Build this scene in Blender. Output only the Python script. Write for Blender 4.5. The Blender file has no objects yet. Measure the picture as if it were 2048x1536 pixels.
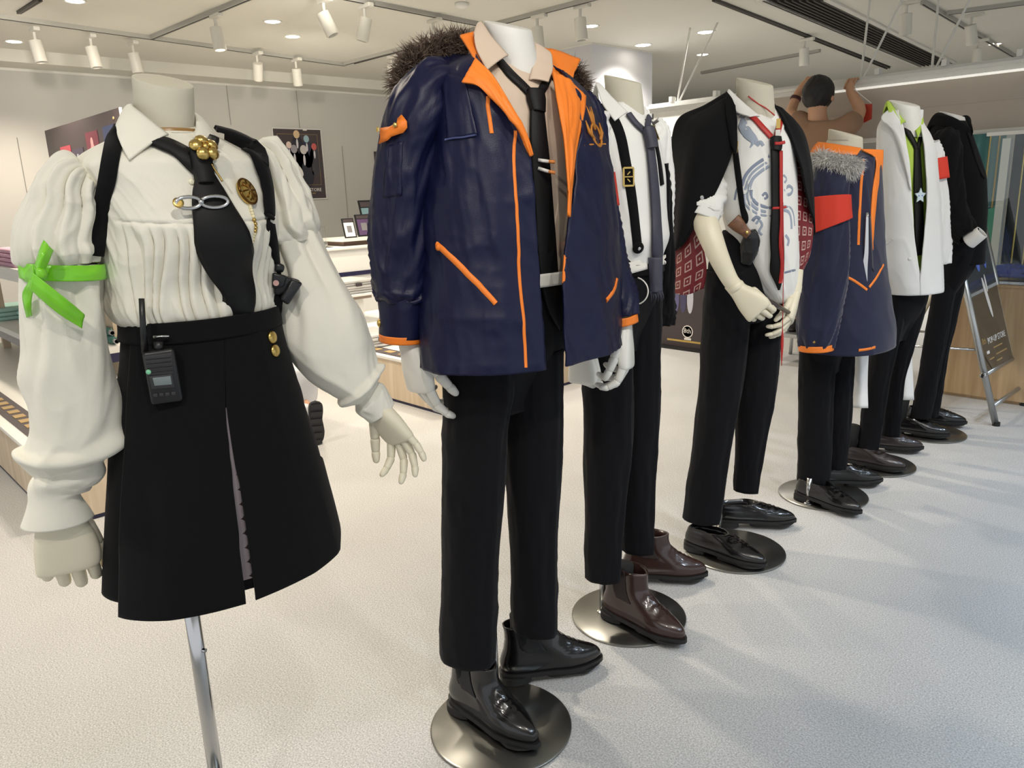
import bpy, bmesh, math, random
import numpy as np
from mathutils import Vector, Matrix
from mathutils.bvhtree import BVHTree

# ------------------------------------------------------------------ camera
SC = bpy.context.scene
FPX, PITCH, ROLL, YAW, CAMH = 1538.0, 13.9, 2.07, 46.75, 1.30
_p, _r, _y = (math.radians(a) for a in (PITCH, ROLL, YAW))
_fw0 = np.array([-math.sin(_y), math.cos(_y), 0.0]); _rt0 = np.array([math.cos(_y), math.sin(_y), 0.0]); _z = np.array([0, 0, 1.0])
FW = _fw0 * math.cos(_p) - _z * math.sin(_p)
_up0 = _fw0 * math.sin(_p) + _z * math.cos(_p)
RT = _rt0 * math.cos(_r) - _up0 * math.sin(_r)
UP = _up0 * math.cos(_r) + _rt0 * math.sin(_r)
CO = np.array([0, 0, CAMH])
cam_data = bpy.data.cameras.new('camera'); cam = bpy.data.objects.new('camera', cam_data)
SC.collection.objects.link(cam); SC.camera = cam
cam_data.sensor_width = 36.0; cam_data.lens = FPX / 2048 * 36.0; cam_data.clip_start = 0.02
cam.matrix_world = Matrix(((RT[0], UP[0], -FW[0], CO[0]), (RT[1], UP[1], -FW[1], CO[1]), (RT[2], UP[2], -FW[2], CO[2]), (0, 0, 0, 1)))
SC.view_settings.view_transform = 'Standard'; SC.view_settings.look = 'None'
SC.view_settings.exposure = 0.32; SC.view_settings.gamma = 1.0; SC.view_settings.use_curve_mapping = False

# ------------------------------------------------------------------ light: the open mall concourse around the shop, ceiling lamps below
world = bpy.data.worlds.new('concourse_light'); SC.world = world; world.use_nodes = True
_bg = world.node_tree.nodes['Background']; _bg.inputs[0].default_value = (0.93, 0.96, 1.0, 1); _bg.inputs[1].default_value = 0.8

COL = SC.collection
rng = random.Random(7); nrg = np.random.RandomState(3)
def lin(c):
    c = np.array(c, float) / 255.0
    return tuple(np.where(c <= 0.04045, c / 12.92, ((c + 0.055) / 1.055) ** 2.4)) + (1.0,)

def spot(loc, aim, power, ang=60, blend=0.6, col=(1, 0.93, 0.82), size=0.05):
    L = bpy.data.lights.new('lamp_light', 'SPOT'); L.energy = power; L.spot_size = math.radians(ang); L.spot_blend = blend
    L.color = col; L.shadow_soft_size = size
    o = bpy.data.objects.new('lamp_light', L); COL.objects.link(o); o.location = loc
    d = Vector(aim) - Vector(loc); o.rotation_euler = d.to_track_quat('-Z', 'Y').to_euler()
    return o

# ------------------------------------------------------------------ pixel helpers (measured on the photograph, 2048 x 1536)
def ray(px, py): return RT * ((px - 1024) / FPX) - UP * ((py - 768) / FPX) + FW
def G(px, py, z=0.0):
    d = ray(px, py); return CO + d * ((z - CO[2]) / d[2])
def onX(px, py, X):
    d = ray(px, py); return CO + d * ((X - CO[0]) / d[0])
def onY(px, py, Y):
    d = ray(px, py); return CO + d * ((Y - CO[1]) / d[1])
def proj(P):
    v = np.asarray(P, float) - CO; zz = v @ FW
    return 1024 + FPX * (v @ RT) / zz, 768 - FPX * (v @ UP) / zz

# ------------------------------------------------------------------ noise
def vnoise(x, y, z=0.0, seed=0):
    x = np.asarray(x, float); y = np.asarray(y, float); z = np.zeros_like(x) + z
    xi, yi, zi = np.floor(x).astype(np.int64), np.floor(y).astype(np.int64), np.floor(z).astype(np.int64)
    fx, fy, fz = x - xi, y - yi, z - zi
    s = lambda t: t * t * t * (t * (t * 6 - 15) + 10)
    fx, fy, fz = s(fx), s(fy), s(fz)
    def h(a, b, c):
        n = (a * 374761393 + b * 668265263 + c * 2147483647 + seed * 974634777) & 0xffffffff
        n = ((n ^ (n >> 13)) * 1274126177) & 0xffffffff
        return ((n ^ (n >> 16)) & 0xffff) / 32767.5 - 1.0
    r = 0
    for dx in (0, 1):
        for dy in (0, 1):
            for dz in (0, 1):
                r = r + h(xi + dx, yi + dy, zi + dz) * (fx if dx else 1 - fx) * (fy if dy else 1 - fy) * (fz if dz else 1 - fz)
    return r
def ridge(x, y, seed=0): return (1 - np.abs(vnoise(x, y, 0.5, seed))) ** 2 - 0.4
def crinkle(x, y, seed=0, oct=3):
    r = 0; a = 1.0
    for k in range(oct):
        n = vnoise(x, y, .37 * k, seed + 11 * k); r = r - a * (np.abs(n) ** .8 - .40); x = x * 2.1 + 3.1; y = y * 2.0 + 1.7; a *= .5
    return r
def sstep(a, b, x):
    t = np.clip((np.asarray(x, float) - a) / (b - a), 0, 1); return t * t * (3 - 2 * t)

# ------------------------------------------------------------------ materials
MATS = {}
def M(name, col, rough=0.6, metal=0.0, bump=0.0, bscale=200.0, var=0.06, vscale=6.0, sheen=0.0, spec=0.5, coat=0.0, emit=None, weave=False, trans=0.0, alpha=None, aniso=0.0, detail=4):
    if name in MATS: return MATS[name]
    m = bpy.data.materials.new(name); m.use_nodes = True; nt = m.node_tree; N = nt.nodes; L = nt.links
    b = N['Principled BSDF']; c = lin(col)
    b.inputs['Roughness'].default_value = rough; b.inputs['Metallic'].default_value = metal
    b.inputs['Specular IOR Level'].default_value = spec; b.inputs['Sheen Weight'].default_value = sheen; b.inputs['Coat Weight'].default_value = coat
    b.inputs['Sheen Roughness'].default_value = 0.4
    tc = N.new('ShaderNodeTexCoord')
    n1 = N.new('ShaderNodeTexNoise'); n1.inputs['Scale'].default_value = vscale; n1.inputs['Detail'].default_value = 5
    L.new(tc.outputs['Object'], n1.inputs['Vector'])
    mx = N.new('ShaderNodeMix'); mx.data_type = 'RGBA'
    mx.inputs['A'].default_value = tuple(min(1, v * (1 + var)) for v in c[:3]) + (1,); mx.inputs['B'].default_value = tuple(v * (1 - var) for v in c[:3]) + (1,)
    L.new(n1.outputs['Fac'], mx.inputs['Factor']); L.new(mx.outputs['Result'], b.inputs['Base Color'])
    if bump:
        n2 = N.new('ShaderNodeTexNoise'); n2.inputs['Scale'].default_value = bscale; n2.inputs['Detail'].default_value = detail
        L.new(tc.outputs['Object'], n2.inputs['Vector'])
        bp = N.new('ShaderNodeBump'); bp.inputs['Strength'].default_value = bump; bp.inputs['Distance'].default_value = 0.002
        L.new(n2.outputs['Fac'], bp.inputs['Height']); L.new(bp.outputs['Normal'], b.inputs['Normal'])
    if emit:
        b.inputs['Emission Color'].default_value = lin(emit[0]); b.inputs['Emission Strength'].default_value = emit[1]
    if trans: b.inputs['Transmission Weight'].default_value = trans; b.inputs['IOR'].default_value = 1.45
    if alpha is not None: b.inputs['Alpha'].default_value = alpha
    MATS[name] = m; return m

# ------------------------------------------------------------------ objects
def mesh_obj(name, verts, faces, mat, parent=None, smooth=True, uv=None):
    me = bpy.data.meshes.new(name); me.from_pydata([tuple(v) for v in np.asarray(verts, float)], [], [tuple(int(i) for i in f) for f in faces]); 
    if uv is not None:
        ul = me.uv_layers.new(name='UVMap'); idx = np.empty(len(me.loops), np.int32); me.loops.foreach_get('vertex_index', idx)
        ul.data.foreach_set('uv', np.asarray(uv, float)[idx].astype(np.float32).ravel())
    if smooth: me.polygons.foreach_set('use_smooth', [True] * len(me.polygons))
    me.materials.append(mat); me.update()
    o = bpy.data.objects.new(name, me); COL.objects.link(o)
    if parent is not None:
        o.parent = parent; o.matrix_parent_inverse = parent.matrix_world.inverted()
    return o
def tag(o, label=None, cat=None, group=None, kind=None):
    if label: o['label'] = label
    if cat: o['category'] = cat
    if group: o['group'] = group
    if kind: o['kind'] = kind
    return o
def thing(name, loc, label, cat, group=None):
    o = bpy.data.objects.new(name, None); o.empty_display_size = 0.05; COL.objects.link(o); o.location = tuple(float(v) for v in loc)
    o.matrix_world = Matrix.Translation(Vector([float(v) for v in loc]))
    return tag(o, label, cat, group)
class MB:
    """collects shapes into one mesh"""
    def __init__(s): s.v = []; s.f = []
    def add(s, v, f):
        n = len(s.v); s.v += [tuple(map(float, p)) for p in v]; s.f += [tuple(i + n for i in q) for q in f]; return s
    def box(s, lo, hi, bev=0.0):
        lo, hi = np.minimum(lo, hi), np.maximum(lo, hi)
        if not bev:
            v = [(x, y, z) for x in (lo[0], hi[0]) for y in (lo[1], hi[1]) for z in (lo[2], hi[2])]
            return s.add(v, [(0, 1, 3, 2), (4, 6, 7, 5), (0, 4, 5, 1), (2, 3, 7, 6), (0, 2, 6, 4), (1, 5, 7, 3)])
        bm = bmesh.new(); bmesh.ops.create_cube(bm, size=1)
        for q in bm.verts: q.co = Vector((lo + hi) / 2) + Vector([q.co[k] * (hi[k] - lo[k]) for k in range(3)])
        bmesh.ops.bevel(bm, geom=list(bm.edges), offset=min(bev, 0.45 * float(min(hi - lo))), segments=2, affect='EDGES', profile=0.5)
        bm.verts.index_update(); s.add([q.co for q in bm.verts], [[q.index for q in f.verts] for f in bm.faces]); bm.free(); return s
    def obox(s, c, ax, ay, az, h):
        """oriented box: centre, three unit axes, half sizes"""
        c, ax, ay, az = (np.asarray(q, float) for q in (c, ax, ay, az))
        v = [c + ax * h[0] * i + ay * h[1] * j + az * h[2] * k for i in (-1, 1) for j in (-1, 1) for k in (-1, 1)]
        return s.add(v, [(0, 1, 3, 2), (4, 6, 7, 5), (0, 4, 5, 1), (2, 3, 7, 6), (0, 2, 6, 4), (1, 5, 7, 3)])
    def cyl(s, a, b, r0, r1=None, n=20, caps=True):
        a, b = np.asarray(a, float), np.asarray(b, float); r1 = r0 if r1 is None else r1
        t = b - a; t /= np.linalg.norm(t) + 1e-12
        u = np.cross(t, (0, 0, 1) if abs(t[2]) < 0.9 else (1, 0, 0)); u /= np.linalg.norm(u); w = np.cross(t, u)
        v = []
        for c, r in ((a, r0), (b, r1)):
            v += [c + (u * math.cos(k * 2 * math.pi / n) + w * math.sin(k * 2 * math.pi / n)) * r for k in range(n)]
        f = [(k, (k + 1) % n, n + (k + 1) % n, n + k) for k in range(n)]
        if caps: f += [tuple(range(n - 1, -1, -1)), tuple(range(n, 2 * n))]
        return s.add(v, f)
    def rev(s, c, axis, prof, n=28):
        """lathe: profile of (distance along axis, radius)"""
        c, t = np.asarray(c, float), np.asarray(axis, float); t = t / np.linalg.norm(t)
        u = np.cross(t, (0, 0, 1) if abs(t[2]) < 0.9 else (1, 0, 0)); u /= np.linalg.norm(u); w = np.cross(t, u)
        v = []
        for d, r in prof: v += [c + t * d + (u * math.cos(k * 2 * math.pi / n) + w * math.sin(k * 2 * math.pi / n)) * max(r, 1e-5) for k in range(n)]
        f = [(j * n + k, j * n + (k + 1) % n, (j + 1) * n + (k + 1) % n, (j + 1) * n + k) for j in range(len(prof) - 1) for k in range(n)]
        return s.add(v, f + [tuple(range(n - 1, -1, -1)), tuple(range((len(prof) - 1) * n, len(prof) * n))])
    def tube(s, pts, r, n=10, caps=True):
        pts = np.asarray(pts, float); r = np.broadcast_to(np.asarray(r, float), (len(pts),))
        T = np.gradient(pts, axis=0); T /= np.linalg.norm(T, axis=1)[:, None] + 1e-12
        u = np.cross(T[0], (0, 0, 1) if abs(T[0][2]) < 0.9 else (1, 0, 0)); u /= np.linalg.norm(u)
        v = []
        for p, t, q in zip(pts, T, r):
            u = u - t * (u @ t); u /= np.linalg.norm(u); w = np.cross(t, u)
            v += [p + (u * math.cos(k * 2 * math.pi / n) + w * math.sin(k * 2 * math.pi / n)) * q for k in range(n)]
        m = len(pts)
        f = [(j * n + k, j * n + (k + 1) % n, (j + 1) * n + (k + 1) % n, (j + 1) * n + k) for j in range(m - 1) for k in range(n)]
        if caps: f += [tuple(range(n - 1, -1, -1)), tuple(range((m - 1) * n, m * n))]
        return s.add(v, f)
    def build(s, name, mat, parent=None, smooth=False): return mesh_obj(name, s.v, s.f, mat, parent, smooth)
def sharp(o, ang=40):
    """shade smooth but keep edges above an angle crisp"""
    me = o.data; bm = bmesh.new(); bm.from_mesh(me)
    for e in bm.edges:
        if len(e.link_faces) == 2: e.smooth = e.calc_face_angle(0) < math.radians(ang)
    for f in bm.faces: f.smooth = True
    bm.to_mesh(me); bm.free(); return o
def box(name, lo, hi, mat, parent=None, bev=0.0):
    o = MB().box(np.array(lo, float), np.array(hi, float), bev).build(name, mat, parent)
    return sharp(o) if bev else o
def cr(P, n):
    """Catmull-Rom through rows of P, n samples"""
    P = np.asarray(P, float); m = len(P)
    if m == 2: t = np.linspace(0, 1, n)[:, None]; return P[0] * (1 - t) + P[1] * t
    Q = np.vstack([2 * P[0] - P[1], P, 2 * P[-1] - P[-2]])
    s = np.linspace(0, m - 1, n); i = np.minimum(s.astype(int), m - 2); t = (s - i)[:, None]
    a, b, c, d = Q[i], Q[i + 1], Q[i + 2], Q[i + 3]
    return 0.5 * (2 * b + (c - a) * t + (2 * a - 5 * b + 4 * c - d) * t * t + (3 * b - a - 3 * c + d) * t ** 3)
def grid_faces(r, c, closed=False):
    f = []
    for j in range(r - 1):
        for k in range(c if closed else c - 1):
            k2 = (k + 1) % c; f.append((j * c + k, j * c + k2, (j + 1) * c + k2, (j + 1) * c + k))
    return f
CEIL, SOFF = 2.62, 2.52
# ------------------------------------------------------------------ lamps that light the shop: ceiling downlights, track spots and a few added fill lamps
WARM, NEUT, COOL = (1, .88, .72), (1, .95, .87), (.70, .83, 1)
for (p, col, pw) in [((585, 73), WARM, 110), ((545, 43), WARM, 80), ((150, 2), WARM, 100), ((28, 83), WARM, 80), ((1286, 90), NEUT, 60), ((1412, 64), NEUT, 70), ((1182, 52), NEUT, 80), ((1990, 88), NEUT, 80)]:
    a = G(*p, CEIL - .03); spot(a, a - (0, 0, 1), pw * 1.2, 130, .7, col, .06)
for (x, y, pw, col) in [(1.0, 1.2, 60, COOL), (1.0, 2.4, 85, COOL), (1.0, 3.9, 105, COOL), (.6, 5.2, 60, COOL), (-3.2, 7.2, 80, NEUT), (-5.2, 9.0, 90, NEUT), (-2.0, 9.6, 90, NEUT), (-6.4, 6.6, 60, WARM), (-3.0, 1.9, 90, WARM), (-3.0, .2, 90, WARM), (-3.1, 3.6, 90, WARM), (-2.0, -1.0, 60, NEUT)]:  # neutral lamps at the far end are added to brighten the dim back
    spot((x, y, CEIL - .03), (x, y, 0), pw * 1.3, 120, .8, col, .06)
# the track in front of the row: display spots aimed at the clothes
for (x, y, ax, ay, az, pw, col) in [(-.15, -.75, -1.33, .45, 1.15, 62, NEUT), (.15, .25, -1.3, 1.15, 1.15, 62, NEUT), (.15, .9, -1.33, 1.75, 1.1, 45, NEUT), (.2, 1.7, -1.33, 2.4, 1.1, 50, NEUT), (.2, 2.5, -1.33, 3.1, 1.0, 50, NEUT), (.2, 3.2, -1.33, 3.8, 1.0, 55, NEUT), (-2.9, 1.1, -1.4, .6, 1.2, 30, WARM), (-2.9, 2.0, -1.4, 1.3, 1.2, 30, WARM)]:
    spot((x, y, CEIL - .12), (ax, ay, az), pw * .62, 58, .6, col, .035)
# track spots washing the wall and the ceiling
for (p, aim, pw) in [((512, 98), (-8.1, 4.6, 1.3), 45), ((590, 111), (-8.1, 5.6, 1.4), 40), ((65, 48), (-8.1, 1.6, 1.5), 60), ((263, 76), (-8.1, 2.9, 1.5), 30)]:
    a = G(*p, CEIL - .3); spot(a, aim, pw, 75, .6, (1, .92, .8), .04)
a = G(705, 22, CEIL - .22); spot(a, a + np.array([-.5, .1, .6]), 20, 110, .8, (1, .95, .86), .04)
# ================================================================== the shop

WALLX = float(G(0, 135, SOFF)[0])
m_wall = M('painted_wall', (196, 194, 188), 0.85, bump=0.1, bscale=350, var=0.02)
m_ceil = M('painted_ceiling', (212, 210, 200), 0.9, var=0.015)
m_white = M('white_laminate', (226, 224, 218), 0.45, var=0.02)
m_whitem = M('white_powder_coat', (222, 220, 212), 0.4, var=0.02)
m_navy = M('navy_edge_band', (30, 28, 62), 0.4)
m_steel = M('brushed_steel', (146, 146, 142), 0.3, metal=1.0, var=0.05)
m_pole = M('chrome_tube', (190, 190, 190), 0.16, metal=1.0, var=0.02)
m_gold = M('gold_metal', (206, 176, 104), 0.3, metal=1.0, var=0.08)
m_black = M('black_plastic', (20, 20, 22), 0.38)
m_dark = M('dark_print', (66, 57, 59), 0.5)
def carpet():
    m = bpy.data.materials.new('pale_carpet'); m.use_nodes = True; nt = m.node_tree; N = nt.nodes; L = nt.links; b = N['Principled BSDF']
    b.inputs['Roughness'].default_value = 0.92; b.inputs['Sheen Weight'].default_value = 0.15
    tc = N.new('ShaderNodeTexCoord')
    a = N.new('ShaderNodeTexNoise'); a.inputs['Scale'].default_value = 230; a.inputs['Detail'].default_value = 6
    c = N.new('ShaderNodeTexNoise'); c.inputs['Scale'].default_value = 3.0; c.inputs['Detail'].default_value = 6
    for q in (a, c): L.new(tc.outputs['Object'], q.inputs['Vector'])
    r = N.new('ShaderNodeValToRGB'); r.color_ramp.elements[0].position = 0.3; r.color_ramp.elements[0].color = lin((150, 149, 147)); r.color_ramp.elements[1].position = 0.72; r.color_ramp.elements[1].color = lin((214, 213, 211))
    L.new(a.outputs['Fac'], r.inputs['Fac'])
    mx = N.new('ShaderNodeMix'); mx.data_type = 'RGBA'; mx.blend_type = 'MULTIPLY'; mx.inputs['Factor'].default_value = 1
    r2 = N.new('ShaderNodeValToRGB'); r2.color_ramp.elements[0].color = (0.86, 0.86, 0.85, 1); r2.color_ramp.elements[1].color = (1, 1, 1, 1)
    L.new(c.outputs['Fac'], r2.inputs['Fac']); L.new(r.outputs['Color'], mx.inputs['A']); L.new(r2.outputs['Color'], mx.inputs['B']); L.new(mx.outputs['Result'], b.inputs['Base Color'])
    bp = N.new('ShaderNodeBump'); bp.inputs['Strength'].default_value = 0.25; bp.inputs['Distance'].default_value = 0.003
    L.new(a.outputs['Fac'], bp.inputs['Height']); L.new(bp.outputs['Normal'], b.inputs['Normal']); return m
def wood(name, c1, c2, axis='Z', scale=1.0):
    m = bpy.data.materials.new(name); m.use_nodes = True; nt = m.node_tree; N = nt.nodes; L = nt.links; b = N['Principled BSDF']; b.inputs['Roughness'].default_value = 0.5
    tc = N.new('ShaderNodeTexCoord'); mp = N.new('ShaderNodeMapping'); s = [22 * scale] * 3; s['XYZ'.index(axis)] = 1.4 * scale; mp.inputs['Scale'].default_value = s
    n = N.new('ShaderNodeTexNoise'); n.inputs['Scale'].default_value = 1.0; n.inputs['Detail'].default_value = 8; n.inputs['Distortion'].default_value = 0.6
    r = N.new('ShaderNodeValToRGB'); r.color_ramp.elements[0].position = 0.32; r.color_ramp.elements[0].color = lin(c1); r.color_ramp.elements[1].position = 0.7; r.color_ramp.elements[1].color = lin(c2)
    L.new(tc.outputs['Object'], mp.inputs['Vector']); L.new(mp.outputs['Vector'], n.inputs['Vector']); L.new(n.outputs['Fac'], r.inputs['Fac']); L.new(r.outputs['Color'], b.inputs['Base Color']); return m
m_carpet = carpet(); m_wood = wood('pale_ash_wood', (196, 176, 150), (216, 199, 174)); m_woodc = wood('oak_counter_wood', (176, 146, 108), (202, 174, 136))
def st(o): o['kind'] = 'structure'; return o

st(box('floor', (WALLX - 0.1, -4, -0.05), (6, 13.2, 0), m_carpet))
st(box('wall_left', (WALLX - 0.1, -4, 0), (WALLX, 13.2, CEIL + 0.05), m_wall))
st(box('wall_far', (WALLX, 13.0, 0), (6, 13.2, CEIL + 0.05), m_wall))
SX = float(G(0, 96, CEIL)[0])
cl = st(box('ceiling', (SX, -4, CEIL), (6, 13.2, CEIL + 0.05), m_ceil))
so = box('soffit', (WALLX, -4, SOFF), (SX, 13.2, CEIL + 0.05), m_ceil, cl)
st(box('trim_1', (WALLX, -4, SOFF - 0.022), (WALLX + 0.02, 13.0, SOFF), m_whitem))
# column
ca, cb = G(1183, 85, CEIL), G(1318, 102, CEIL)
m_col = M('column_paint', (206, 206, 210), 0.6, var=0.02)
colm = st(box('column', (ca[0] - 0.9, ca[1], 0), (ca[0], cb[1], CEIL), m_col))
box('column_shadow_gap', (ca[0] - 0.91, ca[1] - 0.01, CEIL - 0.012), (ca[0] + 0.01, cb[1] + 0.01, CEIL), m_whitem, colm)

# lighting tracks and slots
m_track = M('track_aluminium', (168, 166, 158), 0.5, var=0.02); m_lampbody = M('lamp_housing', (214, 211, 200), 0.45, var=0.02)
m_glow = M('lit_lamp_lens', (255, 246, 228), 0.4, emit=((255, 244, 224), 14.0)); m_lens = M('lamp_lens', (120, 118, 112), 0.25, metal=0.6)
def track(p, q, label, w=0.035, h=0.03):
    a, b = G(*p, CEIL), G(*q, CEIL); d = b - a; n = np.linalg.norm(d); d /= n; s = np.cross(d, (0, 0, 1))
    t = thing('lighting_track', (a + b) / 2, label, 'track', 'lighting tracks on the ceiling')
    MB().obox((a + b) / 2 - np.array([0, 0, h / 2]), d, s, (0, 0, 1), (n / 2, w / 2, h / 2)).build('rail', m_track, t)
    MB().obox((a + b) / 2 - np.array([0, 0, h - 0.001]), d, s, (0, 0, 1), (n / 2 - 0.01, w * 0.18, 0.003)).build('conductor_slot', m_black, t)
track((-40, 23), (690, 126), 'long lighting track carrying white spots above the headless blouse mannequin')
track((300, 72), (560, -36), 'lighting track branching off diagonally beside the single downward spot')
track((640, -20), (962, 45), 'lighting track meeting the neck of the navy parka mannequin')
track((690, 124), (1240, -22), 'lighting track passing behind the neck of the navy parka mannequin')
track((1846, 0), (2030, 110), 'lighting track in the upper corner beyond the black louvre slot')
track((1895, 22), (2120, -8), 'short lighting track crossing the top corner of the ceiling')
track((1403, 143), (1640, 98), 'thin lighting track on the ceiling behind the black blazer mannequin')
SPOTS = [((65, 48), (0.12, 0.1), 'first'), ((178, 62), (0.1, 0.1), 'second'), ((263, 76), (0.05, 0.1), 'third'), ((428, 20), (0.1, 0.05), 'fourth'), ((512, 98), (-0.6, 0.2), 'fifth'), ((590, 111), (-0.2, 0.15), 'sixth'),
         ((645, -12), (0.3, 0.3), 'seventh'), ((727, 0), (-0.2, -0.2), 'eighth'), ((865, 30), (0.6, 0.6), 'ninth'), ((782, 104), (0.1, 0.1), 'tenth'), ((1074, 22), (0.1, 0.0), 'eleventh'), ((1160, 2), (0.1, 0.0), 'twelfth'),
         ((1610, 70), (0, 0.1), 'a'), ((1945, 20), (0.1, 0.3), 'b'), ((1958, 72), (0, 0.1), 'c'), ((1815, -6), (0, 0.1), 'd')]
SPOT_LABELS = ['first white track spot from the photograph edge, above the hanging dark poster', 'white track spot between two others on the long track above the dark poster', 'white track spot nearest the track junction above the blouse mannequin',
  'white track spot with a visible lens on the branching track', 'tilted bright white track spot above the framed poster, one further from the parka', 'bright white track spot above the framed poster, one closer to the parka',
  'grey silhouetted track spot against the brightest patch of ceiling', 'track spot aimed away, between the bright ceiling patch and the parka', 'tilted track spot just above the brown fur hood', 'small round track spot above the brown fur, on the lower track',
  'track spot right beside the neck of the parka mannequin', 'white cylindrical track spot on the track end beyond the parka neck', 'white track spot hanging before the narrow slot above the blazer mannequin', 'track spot at the top corner on the short crossing track', 'small track spot low on the track in the upper corner', 'white track spot beside the black louvre slot']
def track_spot(p, tilt, label):
    a = G(*p, CEIL); t = thing('track_spotlight', a, label, 'spotlight', 'ceiling track spotlights')
    MB().box(a + (-0.05, -0.022, -0.055), a + (0.09, 0.022, -0.028), 0.006).build('adapter', m_lampbody, t)
    j = a + np.array([0, 0, -0.14]); MB().cyl(a - (0, 0, 0.05), j, 0.011, n=10).build('stem', m_lampbody, t)
    d = np.array([tilt[0], tilt[1], -1.0]); d /= np.linalg.norm(d); c = j - d * 0.03
    sharp(MB().rev(c, d, [(0, 0.02), (0.004, 0.043), (0.15, 0.045), (0.155, 0.043), (0.155, 0.034), (0.12, 0.028)]).build('head', m_lampbody, t, True))
    MB().rev(c + d * 0.119, d, [(0, 0.0), (0.001, 0.028), (0.006, 0.028), (0.01, 0.001)]).build('lens', m_glow if label.startswith('white track spot with a visible') else m_lens, t, True)
    return c + d * 0.16, d
HEADS = [track_spot(p, t, l) for (p, t, _), l in zip(SPOTS, SPOT_LABELS)]
DOWN = [((585, 73), 'downlight near the middle of the ceiling above the framed poster'), ((545, 43), 'small downlight beside the branching track'), ((150, 2), 'downlight at the top of the picture above the long track'), ((28, 83), 'downlight behind the first track spot'),
        ((1286, 90), 'bright downlight beside the top of the grey column'), ((1412, 64), 'bright downlight furthest out from the grey column'), ((1405, 109), 'flat dim downlight behind the bright pair by the column'), ((1182, 52), 'downlight under the track end beside the parka neck'), ((1990, 88), 'lit downlight in the upper corner by the louvre')]
for p, l in DOWN:
    a = G(*p, CEIL); t = thing('ceiling_downlight', a, l, 'downlight', 'recessed ceiling downlights')
    big = p in ((1286, 90), (1412, 64)); r = 0.075 if big else 0.06
    sharp(MB().rev(a, (0, 0, -1), [(0, r + 0.012), (0.004, r + 0.012), (0.004, r), (-0.0005, r - 0.006)]).build('trim_ring', m_whitem, t, True))
    MB().rev(a - (0, 0, 0.0005), (0, 0, -1), [(0, r - 0.005), (0.003, r - 0.012)]).build('lamp', m_glow, t, True)
# air slots and the long black louvre
def slot(corners, label, name, nblade):
    P = [G(*c, CEIL) for c in corners]; t = thing(name, sum(P) / 4, label, 'air vent')
    v = [q - np.array([0, 0, 0.004]) for q in P]; mesh_obj('slot_opening', v + [q + np.array([0, 0, 0.003]) for q in v], [(0, 1, 2, 3), (4, 7, 6, 5), (0, 4, 5, 1), (1, 5, 6, 2), (2, 6, 7, 3), (3, 7, 4, 0)], m_black, t, False)
    for k in range(nblade):
        s = (k + 0.5) / nblade; a = P[0] * (1 - s) + P[1] * s; b = P[3] * (1 - s) + P[2] * s; d = b - a; n = np.linalg.norm(d); d /= n
        MB().obox((a + b) / 2 - (0, 0, 0.012), d, np.cross(d, (0, 0, 1)), (0, 0, 1), (n / 2, 0.006, 0.008)).build('louvre_blade', M('louvre_grey', (70, 66, 60), 0.5), t)
    return t, P
t, P = slot([(1519, -3), (1650, -3), (1908, 124), (1838, 131)], 'long black louvred air slot running across the ceiling', 'louvre_slot', 9)
for a, b in ((P[0], P[3]), (P[1], P[2])):
    d = b - a; n = np.linalg.norm(d); d /= n; MB().obox((a + b) / 2 - (0, 0, 0.008), d, np.cross(d, (0, 0, 1)), (0, 0, 1), (n / 2, 0.03, 0.008)).build('frame_strip', m_whitem, t)
slot([(1423, -3), (1433, -3), (1782, 133), (1772, 136)], 'narrow dark linear slot beside the louvre', 'linear_slot', 2)
slot([(32, 22), (42, 22), (86, -4), (72, -4)], 'short dark linear slot above the long track', 'linear_slot', 2)
slot([(690, 126), (727, 122), (945, 63), (935, 61)], 'slim grey linear slot above the brown fur hood', 'linear_slot', 1)
t = tag(MB().rev(G(923, 6, CEIL), (0, 0, -1), [(0, 0.05), (0.02, 0.05), (0.035, 0.03), (0.04, 0.001)]).build('smoke_detector', m_whitem, None, True), 'small white smoke detector on the ceiling', 'smoke detector')

# ------------------------------------------------------------------ posters on the wall
def text_mesh(name, body, size, org, ux, uy, mat, parent, ext=0.001, align='CENTER', sx=1.0):
    cu = bpy.data.curves.new(name, 'FONT'); cu.body = body; cu.size = size; cu.extrude = ext; cu.align_x = align; cu.align_y = 'CENTER'; cu.resolution_u = 2
    o = bpy.data.objects.new(name, cu); COL.objects.link(o)
    dg = bpy.context.evaluated_depsgraph_get(); me = bpy.data.meshes.new_from_object(o.evaluated_get(dg)); bpy.data.objects.remove(o)
    ux, uy = np.asarray(ux, float), np.asarray(uy, float); nz = np.cross(ux, uy)
    for v in me.vertices:
        c = np.asarray(org) + ux * v.co.x * sx + uy * v.co.y + nz * v.co.z; v.co = Vector(c)
    me.materials.clear(); me.materials.append(mat); o = bpy.data.objects.new(name, me); COL.objects.link(o)
    if parent is not None: o.parent = parent; o.matrix_parent_inverse = parent.matrix_world.inverted()
    return o
def disc(mb, c, ux, uy, rx, ry, n=18, k=0.0):
    nz = np.cross(ux, uy); v = [c + ux * rx * math.cos(a) + uy * ry * math.sin(a) + nz * k for a in np.linspace(0, 2 * math.pi, n, endpoint=False)]
    mb.add(v + [q - nz * 0.0008 for q in v], [tuple(range(n))] + [(i, n + i, n + (i + 1) % n, (i + 1) % n) for i in range(n)])
m_ink = M('white_ink', (226, 222, 216), 0.6); m_goldink = M('gold_ink', (168, 140, 92), 0.5)
P0, P1, P2 = onX(545, 257, WALLX + 0.02), onX(639, 261, WALLX + 0.02), onX(647, 396, WALLX + 0.02)
y0, y1, z0, z1 = P0[1], P1[1] + 0.01, P2[2], P0[2]
t = thing('framed_poster', (WALLX, (y0 + y1) / 2, z0), 'silver framed dark poster lettered POP-UP STORE hanging on the pale wall', 'poster')
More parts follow.
